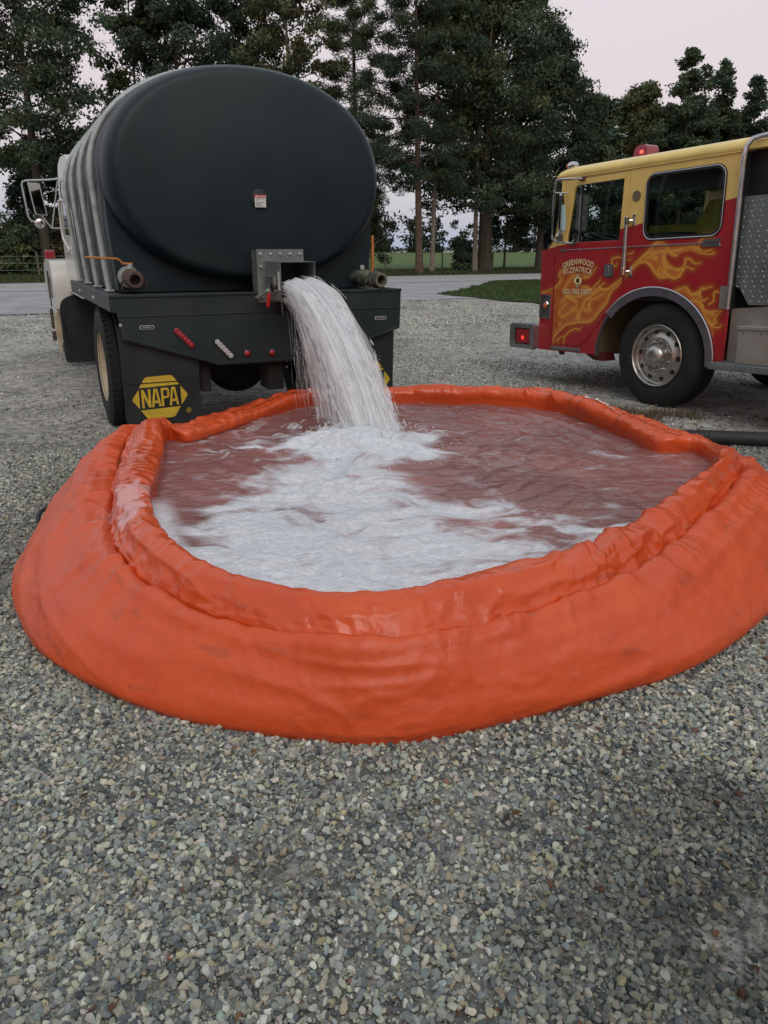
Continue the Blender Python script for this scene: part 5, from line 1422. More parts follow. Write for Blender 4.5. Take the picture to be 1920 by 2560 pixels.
# wheel arch: liner, trim
mb = MB()
ao = arch(.7215, .6615, -3, 183, 40)
for i in range(40):
    a, b_ = ao[i], ao[i + 1]
    mb.quad(sp3(a[0], a[1], -.0), sp3(b_[0], b_[1], -.0), sp3(b_[0], b_[1], -.62), sp3(a[0], a[1], -.62))
mb.build('wheel_arch', arch_liner, ft, smooth=True)
mb = MB(); mb.prism([[(.517, .44)] + arch(.7215, .6615, -3, 183, 40) + [(-.925, .44)]], sp3, -.64, -.62); mb.build('arch_wall', black_m, ft)
t_out, t_in = arch(.735, .675, -3, 142, 34), arch(.650, .592, -3, 142, 34)
mb = MB(); mb.prism([t_out + list(reversed(t_in))], sp3, .002, .020); mb.build('arch_trim', mat('arch_trim_metal', (.22, .21, .25), .35, metal=.7, var=.2, vscale=6), ft, bevel=.004)
mb = MB(); mb.tube([sp3(p[0], p[1], .020) for p in arch(.734, .674, -3, 142, 34)], .0085, 6); mb.build('arch_bead', trimm, ft, smooth=True)
mb = MB(); ti = arch(.700, .642, 142, 183, 14); to = arch(.722, .662, 142, 183, 14)
mb.prism([to + list(reversed(ti))], sp3, -.02, .004); mb.build('arch_lip', mat('bare_lip', (.10, .095, .10), .5, metal=.4), ft)
# wheel
HX, HY, HZ = .148, -.035, .497
fwh = truck_wheel(ft, 0, 0, 0, .512, 1, .29, nm='wheel', lugs=False)
def to_y(o):   # the builder makes wheels facing x; turn this one to face y
    for v in o.data.vertices:
        x, y, z = v.co
        v.co = (-y + HX, x + HY, z + HZ)
    for c in [k for k in bpy.data.objects if k.parent == o]: to_y(c)
to_y(fwh)
mb = MB()
mb.lathe([(.300, -.004), (.302, .008), (.296, .014), (.288, .008), (.283, -.012), (.278, -.035), (.268, -.045), (.250, -.047), (.195, -.030), (.182, -.018), (.170, -.012), (.155, -.018), (.118, -.022), (.112, -.02), (.108, .03), (.096, .055), (.07, .073), (.035, .083), (0, .086)], (HX, HY, HZ), (0, 1, 0), 64, caps=False)
rim = mb.build('rim', steelw, fwh, smooth=True, autos=50)
for k in range(10):
    a = 2 * pi * (k + .15) / 10
    mb = MB(); mb.lathe([(.0, -.0375), (.0235, -.0375), (.0255, -.0465)], (HX + .224 * cos(a), HY + .003, HZ + .224 * sin(a)), (0, 1, 0), 18)
    mb.build('hand_hole', black_m, rim)
    a = 2 * pi * (k + .65) / 10
    mb = MB(); mb.lathe([(.017, -.02), (.017, .012), (.012, .020), (.009, .034), (0, .038)], (HX + .142 * cos(a), HY, HZ + .142 * sin(a)), (0, 1, 0), 10)
    mb.build('wheel_nut', chrome_m, rim, smooth=True)
# far front wheel, axle, rear wheels in the dark
w2_ = truck_wheel(ft, 0, 0, 0, .512, 1, .29, lugs=False); HY = -WID + .33; to_y(w2_)
HX2 = HX
for (xx, yy) in ((-3.6, -.06), (-3.6, -WID + .35)):
    w3 = truck_wheel(ft, 0, 0, 0, .512, 1, .29, lugs=False); HX, HY, HZ = xx, yy, .497 + .125; to_y(w3)
MB().box(-5.5, 1.8, -WID + .7, -.64, .50, 1.0).build('chassis', black_m, ft)
mb = MB(); mb.lathe([(.09, 0), (.09, 1.6)], (HX2, -.4, .49), (0, -1, 0), 14); mb.build('front_axle', black_m, ft, smooth=True)
# door shut line below the arch side
MB().box(1.586, 1.5895, .0005, .0045, .53, 1.5).build('door_gap', seal_m, ft)

# ---- behind the cab
BX = -.612
mb = MB(); mb.box(-5.6, BX, -WID + .04, -.9, .95, 1.88); mb.build('pump_body', dal_m, ft)
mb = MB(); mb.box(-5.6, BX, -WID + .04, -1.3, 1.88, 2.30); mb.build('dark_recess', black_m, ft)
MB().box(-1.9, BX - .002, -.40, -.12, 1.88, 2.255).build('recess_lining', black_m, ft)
MB().box(-5.6, BX + .002, -WID, -.03, 2.262, 2.33).build('rear_roof', yel_roof, ft, bevel=.01)
# diamond plate wall with raised lozenges
pan = [(.640, 1.895), (2.30, 1.88), (2.30, .80), (1.13, .80), (1.13, 1.000), (.790, 1.000), (.690, 1.14), (.640, 1.16)]
mb = MB(); mb.prism([pan], sp3, -.045, -.030); pw = mb.build('diamond_plate_panel', diam_m, ft, bevel=.003)
mb = MB()
def in_pan(u, v): return bool(_inside(np.array(pan), np.array([u]), np.array([v]))[0])
i = 0
for r_ in range(27):
    for c in range(40):
        u = .66 + c * .041 + (.0205 if r_ % 2 else 0); v = .83 + r_ * .041
        if not (in_pan(u + .012, v) and in_pan(u - .012, v) and in_pan(u, v + .014)): continue
        a = radians(38 if (r_ + c) % 2 else -38 + 180)
        dx_, dz_ = .0135 * cos(a), .0135 * sin(a); ex, ez = -.0042 * sin(a), .0042 * cos(a)
        P = [(u + dx_, v + dz_), (u + ex, v + ez), (u - dx_, v - dz_), (u - ex, v - ez)]
        mb.add([sp3(p[0], p[1], -.0301) for p in P] + [sp3(u + dx_ * .4, v + dz_ * .4, -.0265), sp3(u - dx_ * .4, v - dz_ * .4, -.0265)], [(0, 1, 4), (1, 5, 4), (1, 2, 5), (2, 3, 5), (3, 4, 5), (3, 0, 4)])
lz = mb.build('lozenge', mat('worn_lozenge', (.36, .39, .40), .3, metal=.6, var=.2), pw); lz['kind'] = 'stuff'
# strip between cab and panel
MB().box(-.640, -.612, -.06, -.004, .97, 2.25).build('corner_strip', seal_m, ft)
MB().box(-.612, -.528, .0015, .012, .965, 1.16).build('kick_plate', dal_m, ft, bevel=.002)
MB().box(-.6125, -.6005, .001, .008, .965, 2.0).build('edge_trim', trimm, ft)
# stepped silver skirt
mb = MB(); mb.prism([[(.618, .50), (.618, .965), (1.125, 1.005), (1.125, .875), (2.3, .86), (2.3, .50)]], sp3, -.27, -.05); mb.build('skirt_panel', dal_m, ft, bevel=.004)
mb = MB(); mb.box(-2.3, -.845, -.30, .15, .515, .80); sb = mb.build('step_box', dal_m, ft, bevel=.005)
MB().box(-2.3, -.835, -.30, .160, .80, .835).build('step_lid', dal_m, sb, bevel=.006)
for u in (.90, 1.06, 1.22):
    mb = MB(); mb.lathe([(.006, 0), (.005, .004), (0, .005)], (-u, .15, .775), (0, 1, 0), 8); mb.build('rivet', black_m, sb)
mb = MB(); mb.box(-2.3, -.622, -.28, .215, .452, .512); mb.build('running_board', diam_m, ft, bevel=.006)
mb = MB()
for c in range(24):
    u = .66 + c * .05
    mb.add([sp3(u, .476, .2155), sp3(u + .015, .494, .2155), sp3(u + .024, .494, .2155), sp3(u + .009, .476, .2155), sp3(u + .008, .482, .219), sp3(u + .016, .490, .219)], [(0, 1, 5, 4), (1, 2, 5), (2, 3, 4, 5), (3, 0, 4)])
    mb.add([(-(u), .02 + .14, .5121), (-(u + .02), .05 + .14, .5121), (-(u + .026), .046 + .14, .5121), (-(u + .006), .016 + .14, .5121), (-(u + .013), .033 + .14, .516)], [(0, 1, 4), (1, 2, 4), (2, 3, 4), (3, 0, 4)])
rl = mb.build('lozenge', _M['worn_lozenge'], ft); rl['kind'] = 'stuff'
# upright pole curving over the roof
mb = MB(); mb.tube([(-.648, .05, .965), (-.652, .05, 1.5), (-.657, .05, 2.20), (-.668, .045, 2.285), (-.70, .02, 2.335), (-.76, -.02, 2.352), (-1.6, -.04, 2.36)], .0215, 12); po = mb.build('upright_rail', trimm, ft, smooth=True)
mb = MB(); mb.tube([(-.655, .05, 2.14), (-.658, .05, 2.205)], .028, 12); mb.build('rail_socket', chrome_m, po, smooth=True)

# ---- mirror
mb = MB()
mb.tube([(1.22, .03, 2.225), (1.28, .09, 2.228), (1.43, .13, 2.235), (1.475, .135, 2.225), (1.495, .135, 2.18), (1.515, .135, 1.70), (1.505, .135, 1.645), (1.46, .13, 1.618), (1.33, .06, 1.600), (1.30, .03, 1.598)], .0105, 8)
mb.tube([(1.50, .135, 2.11), (1.40, .11, 2.10), (1.36, .08, 2.10)], .008, 6)
ma_ = mb.build('mirror_arm', chrome_m, ft, smooth=True)
mb = MB(); mb.box(1.19, 1.25, .0, .035, 2.205, 2.245).box(1.27, 1.33, .0, .035, 1.58, 1.61); mb.build('bracket', rust_m, ma_, bevel=.004)
mb = MB(); mb.prism([rrect(-.035, .035, 1.715, 2.10, .03, 4)], lambda u, v, d: (1.385 - u * .75 + d, .115 + u * 1.9, v), -.016, .016); mh = mb.build('mirror_head', chrome_m, ft, bevel=.008)
mb = MB(); mb.prism([rrect(-.030, .030, 1.73, 2.085, .025, 4)], lambda u, v, d: (1.367 - u * .75 + d * .2, .115 + u * 1.9, v), -.002, .002); mb.build('glass', mirror_m, mh)
mb = MB(); mb.lathe([(.052, 0), (.05, .02), (.03, .04), (0, .045)], (1.42, .10, 1.66), (1, .2, 0), 20); mb.build('spot_mirror', chrome_m, mh, smooth=True)

# ---- airbrushed flames: a thin print sheet following the side
def make_flames():
    h = .0052
    u0, u1, v0, v1 = -1.80, .606, .47, 1.66
    u = np.arange(u0, u1, h); v = np.arange(v0, v1, h)
    U, Vv = np.meshgrid(u, v)
    wu = (fbm(U * 9, Vv * 9, 1.0, 2) - .5) * .018; wv = (fbm(U * 9, Vv * 9, 5.0, 2) - .5) * .018
    Uw, Vw = U + wu * .5, Vv + wv * .5
    line = np.zeros(U.shape); glow = np.zeros(U.shape)
    for (w, pts) in FLAME_STROKES:
        P = np.array(pts)
        # smooth the polyline
        if len(P) > 2:
            Q = [P[0]]
            for i in range(len(P) - 1):
                p0, p1, p2, p3 = P[max(i - 1, 0)], P[i], P[i + 1], P[min(i + 2, len(P) - 1)]
                for t in (.25, .5, .75, 1.0):
                    Q.append(.5 * ((2 * p1) + (-p0 + p2) * t + (2 * p0 - 5 * p1 + 4 * p2 - p3) * t * t + (-p0 + 3 * p1 - 3 * p2 + p3) * t ** 3))
            P = np.array(Q)
        n_ = len(P) - 1
        for i in range(n_):
            a, b_ = P[i], P[i + 1]
            lo = np.minimum(a, b_) - .07; hi = np.maximum(a, b_) + .07
            iu0, iu1 = np.searchsorted(u, lo[0]), np.searchsorted(u, hi[0]); iv0, iv1 = np.searchsorted(v, lo[1]), np.searchsorted(v, hi[1])
            if iu1 <= iu0 or iv1 <= iv0: continue
            su, sv_ = Uw[iv0:iv1, iu0:iu1], Vw[iv0:iv1, iu0:iu1]
            d = b_ - a; L2 = (d ** 2).sum() + 1e-9
            t = np.clip(((su - a[0]) * d[0] + (sv_ - a[1]) * d[1]) / L2, 0, 1)
            ds = np.hypot(su - a[0] - t * d[0], sv_ - a[1] - t * d[1])
            # brush swells in the middle of a stroke
            q = (i + t) / n_
            hw = w * .55 * (.45 + .75 * np.sin(np.clip(q, 0, 1) * pi) ** .7)
            line[iv0:iv1, iu0:iu1] = np.maximum(line[iv0:iv1, iu0:iu1], 1 - sstep(hw * .45, hw * 1.35 + .003, ds))
            glow[iv0:iv1, iu0:iu1] = np.maximum(glow[iv0:iv1, iu0:iu1], np.exp(-(ds / (hw * 1.2 + .026)) ** 2))
    fill = np.zeros(U.shape)
    for P in FLAME_FILLS:
        f = _inside(np.array(P), Uw, Vw).astype(float)
        fill = np.maximum(fill, f)
    for _ in range(5):
        fill = (fill + np.roll(fill, 1, 0) + np.roll(fill, -1, 0) + np.roll(fill, 1, 1) + np.roll(fill, -1, 1)) / 5
    tx = fbm(U * 7, Vv * 16, 2.0, 4)
    alpha = np.clip(fill * (.52 + .42 * tx) + glow * .45, 0, .88)
    alpha = np.maximum(alpha, line * (.62 + .3 * tx))
    colr = np.zeros(U.shape + (3,))
    base = np.array([.58, .145, .030]); hot = np.array([.78, .38, .06]); tan_ = np.array([.58, .22, .08])
    k = np.clip(line * .9 + glow * .35, 0, 1)[..., None]
    colr = base * (1 - k) + hot * k
    colr = colr * (1 - .35 * sstep(.5, .8, tx)[..., None]) + tan_ * .35 * sstep(.5, .8, tx)[..., None]
    # cut away at windows, arch, door gap
    arch_in = ((U - AC[0]) / .737) ** 2 + ((Vv - AC[1]) / .677) ** 2 < 1
    bad = arch_in | (alpha < .03) | ((U > -.612) & (U < -.588)) | ((U > -1.599) & (U < -1.580))
    # diagonal lower door gap
    gd = (U - -.62) * (.53 - 1.06) - (Vv - 1.06) * (-1.135 + .62)
    bad |= (np.abs(gd) / .74 < .007) & (Vv < 1.07) & (U < -.6)
    # lamp plate
    bad |= (U < -1.625) & (Vv > .80) & (Vv < 1.07)
    ii = np.arange(U.size).reshape(U.shape); okv = ~bad
    keep = (okv[:-1, :-1] & okv[1:, 1:] & okv[1:, :-1] & okv[:-1, 1:]).ravel()
    F = np.stack([ii[:-1, :-1].ravel(), ii[1:, :-1].ravel(), ii[1:, 1:].ravel(), ii[:-1, 1:].ravel()], 1)[keep]
    onD = (U > -1.59) & (U < -.598)
    Y = np.where(onD, .0048, .0009)
    V_ = np.stack([-U.ravel(), Y.ravel(), Vv.ravel()], 1)
    ids = np.unique(F); mp_ = np.zeros(U.size, int); mp_[ids] = np.arange(len(ids))
    m, t, b = new_mat('airbrushed_flame_paint')
    N, L = t.nodes.new, t.links.new
    at = N('ShaderNodeAttribute'); at.attribute_name = 'paint'
    L(at.outputs['Color'], b.inputs['Base Color'])
    b.inputs['Roughness'].default_value = .38; b.inputs['Coat Weight'].default_value = .5; b.inputs['Coat Roughness'].default_value = .15
    aa = N('ShaderNodeAttribute'); aa.attribute_name = 'cover'
    L(aa.outputs['Fac'], b.inputs['Alpha'])
    o = raw_mesh('flame_artwork', V_[ids], mp_[F], m, ft, smooth=True)
    vcol(o, 'paint', colr.reshape(-1, 3)[ids]); vfloat(o, 'cover', alpha.ravel()[ids])
make_flames()

# ---- lettering
letter_m = mat('tan_lettering', (.85, .66, .36), .45, var=.08, vscale=20)
shadow_m = mat('lettering_shade', (.035, .014, .012), .5, var=.1)
def text_mesh(ch, size, name, m, parent, fn, bold=.005, ext=.0004):
    cu = bpy.data.curves.new('t', 'FONT'); cu.body = ch; cu.size = size; cu.align_x = 'CENTER'; cu.extrude = ext; cu.offset = bold * size
    cu.resolution_u = 4
    to = bpy.data.objects.new('t', cu); COL.objects.link(to)
    dg = bpy.context.evaluated_depsgraph_get(); dg.update()
    me = bpy.data.meshes.new_from_object(to.evaluated_get(dg))
    bpy.data.objects.remove(to, do_unlink=True)
    me.name = name; me.materials.clear(); me.materials.append(m)
    for v in me.vertices:
        v.co = fn(v.co.x, v.co.y, v.co.z)
    o = bpy.data.objects.new(name, me); COL.objects.link(o); o.parent = parent
    return o
_adv = {}
def char_w(c):
    if c not in _adv:
        cu = bpy.data.curves.new('t', 'FONT'); cu.size = 1; cu.body = c + c + '|'
        to = bpy.data.objects.new('t', cu); COL.objects.link(to); dg = bpy.context.evaluated_depsgraph_get(); dg.update()
        a = to.evaluated_get(dg).dimensions.x
        cu.body = c + '|'; dg.update(); dg = bpy.context.evaluated_depsgraph_get(); dg.update()
        b_ = to.evaluated_get(dg).dimensions.x
        bpy.data.objects.remove(to, do_unlink=True)
        _adv[c] = a - b_
    return _adv[c]
def arc_text(s, uc, vc, h, total, rad, slant=0.0):
    ws = [char_w(c) if c != ' ' else .28 for c in s]
    W = sum(ws); k = total / W          # horizontal condense factor in metres per em
    for dz, du, m, nm, off in ((-.0045, .0045, shadow_m, 'lettering_shade', .0003), (0, 0, letter_m, 'lettering', .0011)):
        mbs = []
        x = -total / 2
        allv = []
        for c, w in zip(s, ws):
            cx = x + w * k / 2; x += w * k
            if c == ' ': continue
            a = cx / rad
            def fn(X, Y, Z, a=a):
                X = X * k; Y = (Y) * h / .70
                # rotate upright letters onto the arc
                uu = rad * sin(a) + X * cos(a) + Y * sin(a) * .9
                vv = -rad * (1 - cos(a)) - X * sin(a) + Y * cos(a)
                return (-(uc + uu + du), .0053 + off + Z * .2, vc + vv + dz)
            o = text_mesh(c, 1.0, nm, m, ft, fn, bold=.018)
            o.name = nm
arc_text('GREENWOOD', -1.235, 1.380, .058, .45, .58)
arc_text('FITZPATRICK', -1.235, 1.302, .056, .42, .68)
arc_text('VOL FIRE DEPT', -1.232, 1.074, .055, .43, 40)
# fire service cross
def cross(uc, vc, R, m, y0, y1, nm):
    P = []
    for q in range(4):
        a0 = q * pi / 2 + pi / 4
        for (da, r) in ((-.62, 1.0), (-.40, 1.06), (-.0, 1.08), (.40, 1.06), (.62, 1.0), (.60, .72), (.70, .48)):
            a = a0 - pi / 4 + da
            P.append((uc + R * r * cos(a) * .86, vc + R * r * sin(a)))
        a = a0
        P.append((uc + R * .36 * cos(a), vc + R * .36 * sin(a)))
    mb = MB(); mb.prism([P], sp3, y0, y1); return mb.build(nm, m, ft)
cross(-1.223, 1.212, .070, shadow_m, .0054, .0062, 'emblem')
e_ = cross(-1.225, 1.214, .063, letter_m, .0063, .0068, 'emblem')
mb = MB(); mb.lathe([(.024, 0), (.024, .0006), (.021, .0006), (.021, 0)], (1.225, .0069, 1.214), (0, 1, 0), 24)
mb.prism([[(-1.240, 1.200), (-1.228, 1.214), (-1.236, 1.224), (-1.222, 1.222), (-1.215, 1.230), (-1.212, 1.220), (-1.206, 1.214), (-1.216, 1.208), (-1.21, 1.200), (-1.222, 1.207)]], sp3, .0069, .0075)
for sg_ in (1, -1):
    mb.prism([[(-1.225 - .026, 1.214 + sg_ * .050), (-1.225, 1.214 + sg_ * .056), (-1.225 + .026, 1.214 + sg_ * .050), (-1.225 + .020, 1.214 + sg_ * .040), (-1.225, 1.214 + sg_ * .045), (-1.225 - .020, 1.214 + sg_ * .040)]], sp3, .0069, .0075)
mb.build('emblem_mark', shadow_m, ft)
# ================================================================ THE WATER POURING OUT
def make_stream():
    R = np.random.RandomState(5)
    l2 = np.array([lf for lf in (cos(TA), sin(TA))])         # tanker's rightwards axis in the world
    f2 = np.array([-sin(TA), cos(TA)])                       # tanker's forward axis
    O2 = np.array([-1.99931, 6.0])
    out = -f2
    G = 9.81
    def path(q, v, z0, side, t, s0=-.36, swell=None):
        """q across the mouth 0..1, v exit speed, side = sideways drift"""
        w = 1.168 + q * .264
        p0 = O2[None] + l2[None] * w[:, None] + f2[None] * s0
        T = t
        xy = p0[:, None, :] + out[None, None] * (v[:, None] * T)[..., None] + l2[None, None] * (side[:, None] * T)[..., None]
        z = z0[:, None] - .5 * G * T ** 2
        return np.concatenate([xy, z[..., None]], 2)
    def tubes(P, rad, k):
        """P (n, m, 3), rad (n, m) -> vertices, quads"""
        n, m, _ = P.shape
        d = np.gradient(P, axis=1); d /= np.linalg.norm(d, axis=2)[..., None] + 1e-9
        a = np.cross(d, np.array([l2[0], l2[1], 0.0])); a /= np.linalg.norm(a, axis=2)[..., None] + 1e-9
        b = np.cross(d, a)
        ph = R.uniform(0, 6.28, (n, 1, 1))
        an = ph + np.arange(k)[None, None] * 2 * pi / k
        V = P[:, :, None] + a[:, :, None] * (np.cos(an) * rad[..., None])[..., None] + b[:, :, None] * (np.sin(an) * rad[..., None])[..., None]
        ii = np.arange(n * m * k).reshape(n, m, k)
        F = np.stack([ii[:, :-1], np.roll(ii, -1, 2)[:, :-1], np.roll(ii, -1, 2)[:, 1:], ii[:, 1:]], -1).reshape(-1, 4)
        return V.reshape(-1, 3), F
    root_pts = []
    Vs, Fs, Al = [], [], []
    base = 0
    def push(V, F, al):
        nonlocal base
        Vs.append(V); Fs.append(F + base); Al.append(np.full(len(V), al) if np.isscalar(al) else al); base += len(V)
    def fall_time(z0, z1=WL + .01): return np.sqrt(2 * (z0 - z1) / G)
    # body of the stream: nested rough sheets
    nq, nt_ = 64, 110
    def sheet_(vs_, z0s, q0, q1, al, sd):
        q = np.linspace(q0, q1, nq)
        z0 = z0s + .035 * q * (vs_ > 2.9) - .015 + (fbm(q * 5, 0 * q, sd, 3) - .5) * .07
        v = vs_ * (.92 + .08 * sstep(-.1, .5, q)) + (fbm(q * 7, 0 * q + 3, sd, 3) - .5) * .28
        side = (q - .5) * .04 - .03 + (fbm(q * 6, 0 * q + 9, sd, 2) - .5) * .10
        tf = fall_time(z0)
        T = np.linspace(0, 1, nt_)[None] * tf[:, None]
        P = path(q, v, z0, side, T)
        ripple = fbm(q[:, None] * 11, T * 7, sd * 3, 4) - .5
        ripple2 = fbm(q[:, None] * 34, T * 16, sd * 5, 3) - .5
        g = sstep(0, .15, T)
        P[..., 2] += (ripple * .05 + ripple2 * .010) * g
        P[..., :2] += (out[None, None] * (ripple * .06 + ripple2 * .012)[..., None]) * g[..., None]
        P[..., :2] += l2[None, None] * ((fbm(q[:, None] * 9, T * 6, sd * 9, 3) - .5) * .09 * g)[..., None]
        # soft streaky cover: solid at the mouth, opening into veils on the way down
        st = fbm(q[:, None] * 24, T * 2.6, sd * 7, 4) * .55 + fbm(q[:, None] * 60, T * 6.5, sd * 11, 3) * .45
        ed_ = np.minimum(np.minimum(q - q0, q1 - q) / .10, 1).clip(0, 1)[:, None]
        lim = .12 + .30 * sstep(.12, .43, T)
        A = sstep(lim - .14, lim + .22, st + .14 * ed_) * al * (.25 + .75 * ed_)
        A = A * (1 - .15 * sstep(.2, .42, T))
        ii = np.arange(nq * nt_).reshape(nq, nt_)
        F = np.stack([ii[:-1, :-1].ravel(), ii[:-1, 1:].ravel(), ii[1:, 1:].ravel(), ii[1:, :-1].ravel()], 1)
        push(P.reshape(-1, 3), F, A.ravel())
    for (vs_, z0s, q0, q1, al) in ((3.60, 1.27, .02, .98, .85), (3.52, 1.255, .0, 1.0, .97), (3.44, 1.24, .0, 1.0, .97), (3.34, 1.225, .0, .99, .97), (3.23, 1.205, .0, .98, .95), (3.10, 1.19, .0, .97, .95), (2.95, 1.17, .0, .94, .9), (2.75, 1.155, .0, .84, .7), (2.45, 1.145, .0, .6, .5), (2.0, 1.14, .0, .4, .35)):
        sheet_(vs_, z0s, q0, q1, al, vs_ * 3.7)
    # ropes of water
    def ropes(n, m, k, r0, r1, vlo, vhi, vexp, al, len_, spread, bias=1.0):
        q = R.rand(n)
        v = vlo + (vhi - vlo) * R.rand(n) ** vexp
        v *= .90 + .10 * sstep(-.1, .5, q)
        z0 = 1.145 + R.rand(n) * (.06 + .09 * (v / 3.9)) + .03 * q
        side = (q - .5) * .04 - .03 + R.normal(0, spread, n) * (1 - .5 * (q > .7))
        tf = fall_time(z0)
        ln = np.minimum(tf, len_[0] + (len_[1] - len_[0]) * R.rand(n) ** 1.5)
        ts = R.rand(n) ** bias * (tf - ln)
        T = ts[:, None] + np.linspace(0, 1, m)[None] * ln[:, None]
        P = path(q, v, z0, side, T)
        j = R.normal(0, 1, (n, 1, 3)) * .03 * (T / .42)[..., None]
        P = P + j
        wob = np.stack([fbm(T * 16 + i_, np.arange(n)[:, None] * 1.7, 3.1 + i_, 2) - .5 for i_ in (0, 5, 9)], -1) * (.055 * (T / .42) ** 1)[..., None]
        P = P + wob
        rad = (r0 + (r1 - r0) * R.rand(n) ** 2)[:, None] * (np.sin(np.linspace(.04, .97, m) * pi)[None] ** .6) * (.7 + .6 * R.rand(n, m))
        V, F = tubes(P, rad, k)
        push(V, F, al)
    ropes(700, 10, 4, .002, .0045, 2.8, 3.6, .9, .55, (.05, .16), .04, .7)
    ropes(1500, 6, 4, .004, .0095, 2.6, 3.75, .8, .38, (.008, .03), .07, .45)
    # the crown kicked up where it lands
    ns_ = 420
    a_ = R.uniform(0, 2 * pi, ns_); vo = R.uniform(.2, 1.1, ns_); vu = R.uniform(.5, 1.35, ns_)
    c0 = np.stack([R.normal(-.12, .14, ns_), R.normal(4.90, .09, ns_), np.full(ns_, WL + .03)], 1)
    T_ = np.linspace(0, 1, 6)[None] * (R.uniform(.04, .12, ns_))[:, None] + R.uniform(0, .12, ns_)[:, None]
    P_ = c0[:, None] + np.stack([np.cos(a_)[:, None] * vo[:, None] * T_, (np.sin(a_) - .5)[:, None] * vo[:, None] * T_, vu[:, None] * T_ - .5 * G * T_ ** 2], -1)
    r_ = R.uniform(.002, .007, ns_)[:, None] * np.sin(np.linspace(.1, .9, 6) * pi)[None]
    V_, F_ = tubes(P_, r_, 4); push(V_, F_, .4)
    ropes(3000, 6, 3, .0007, .0019, 2.3, 3.65, .7, .42, (.02, .08), .055, .6)
    ropes(900, 6, 3, .0007, .0018, .9, 2.6, .8, .32, (.02, .10), .08, .5)
    # drops thrown off the edges and kicked up where it lands
    def drops(C, r):
        n = len(C)
        oc = np.array([(1, 0, 0), (-1, 0, 0), (0, 1, 0), (0, -1, 0), (0, 0, 1.5), (0, 0, -1.5)])
        V = C[:, None] + oc[None] * r[:, None, None]
        f = np.array([(0, 2, 4), (2, 1, 4), (1, 3, 4), (3, 0, 4), (2, 0, 5), (1, 2, 5), (3, 1, 5), (0, 3, 5)])
        F = (f[None] + np.arange(n)[:, None, None] * 6).reshape(-1, 3)
        return V.reshape(-1, 3), F
    n = 900
    q = R.rand(n); v = 1.0 + 2.6 * R.rand(n) ** .6; z0 = 1.15 + .12 * R.rand(n); side = (q - .5) * .5 + R.normal(0, .16, n)
    T = (R.rand(n) ** .5) * fall_time(z0)
    C1 = path(q, v, z0, side, T[:, None])[:, 0] + R.normal(0, .02, (n, 3))
    V1, F1 = drops(C1, .0012 + .0022 * R.rand(n) ** 2)
    n2 = 2600
    a = R.uniform(0, 2 * pi, n2); rr_ = np.abs(R.normal(0, .25, n2))
    C2 = np.stack([IMP[0] + rr_ * np.cos(a) , IMP[1] + rr_ * np.sin(a) * 1.1 - .05, WL + .03 + np.abs(R.normal(0, .065, n2)) * np.exp(-rr_ * 2)], 1)
    V2, F2 = drops(C2, .0012 + .003 * R.rand(n2) ** 2)
    m, t, b = new_mat('aerated_water')
    N, L = t.nodes.new, t.links.new
    tc = N('ShaderNodeTexCoord')
    mp_ = N('ShaderNodeMapping'); mp_.inputs['Scale'].default_value = (40, 12, 6); mp_.inputs['Rotation'].default_value = (0, 0, TA); L(tc.outputs['Object'], mp_.inputs[0])
    n1 = N('ShaderNodeTexNoise'); n1.inputs['Scale'].default_value = 1; n1.inputs['Detail'].default_value = 6; L(mp_.outputs[0], n1.inputs['Vector'])
    c1 = N('ShaderNodeValToRGB'); L(n1.outputs['Fac'], c1.inputs[0]); E_ = c1.color_ramp.elements; E_[0].position = .3; E_[0].color = (.88, .89, .91, 1); E_[1].position = .62; E_[1].color = (.97, .97, .98, 1)
    L(c1.outputs[0], b.inputs['Base Color']); b.inputs['Roughness'].default_value = .5; b.inputs['IOR'].default_value = 1.33
    tr = N('ShaderNodeBsdfTranslucent'); tr.inputs[0].default_value = (.97, .97, .99, 1)
    ms = N('ShaderNodeMixShader'); ms.inputs[0].default_value = .42; L(b.outputs[0], ms.inputs[1]); L(tr.outputs[0], ms.inputs[2])
    tp = N('ShaderNodeBsdfTransparent'); at = N('ShaderNodeAttribute'); at.attribute_name = 'opaque'
    m2 = N('ShaderNodeMixShader'); L(at.outputs['Fac'], m2.inputs[0]); L(tp.outputs[0], m2.inputs[1]); L(ms.outputs[0], m2.inputs[2])
    L(m2.outputs[0], t.nodes['Material Output'].inputs['Surface'])
    o = raw_mesh('water_stream', np.concatenate(Vs), np.concatenate(Fs), m, smooth=True)
    vfloat(o, 'opaque', np.concatenate(Al))
    tag(o, 'white rushing water arcing from the chute of the tanker into the orange tank', 'water stream', kind='stuff')
    o2 = raw_mesh('water_spray', np.concatenate([V1, V2]), np.concatenate([F1, F2 + len(V1)]), m, smooth=True)
    vfloat(o2, 'opaque', np.full(len(V1) + len(V2), .8))
    tag(o2, 'fine drops of spray flying off the falling water', 'spray', kind='stuff')
make_stream()

# ---------------------------------------------------------------- hose lying on the gravel
mb = MB()
hp = [(2.02, 6.02, .10), (2.25, 6.10, .075), (2.6, 6.13, .062), (3.1, 6.05, .060), (3.8, 5.98, .060), (4.8, 6.05, .060)]
# corrugated suction hose
pts = []; rr_ = []
for i in range(len(hp) - 1):
    for k in range(60):
        t = k / 60
        p = Vector(hp[i]) * (1 - t) + Vector(hp[i + 1]) * t
        pts.append(p); rr_.append(.055 + .0018 * sin(2 * pi * k / 6))
mb.tube(pts, rr_, 18)
hs = mb.build('suction_hose', _M['black_rubber'], smooth=True, autos=80)
tag(hs, 'thick black suction hose lying on the ground right of the orange tank', 'hose')

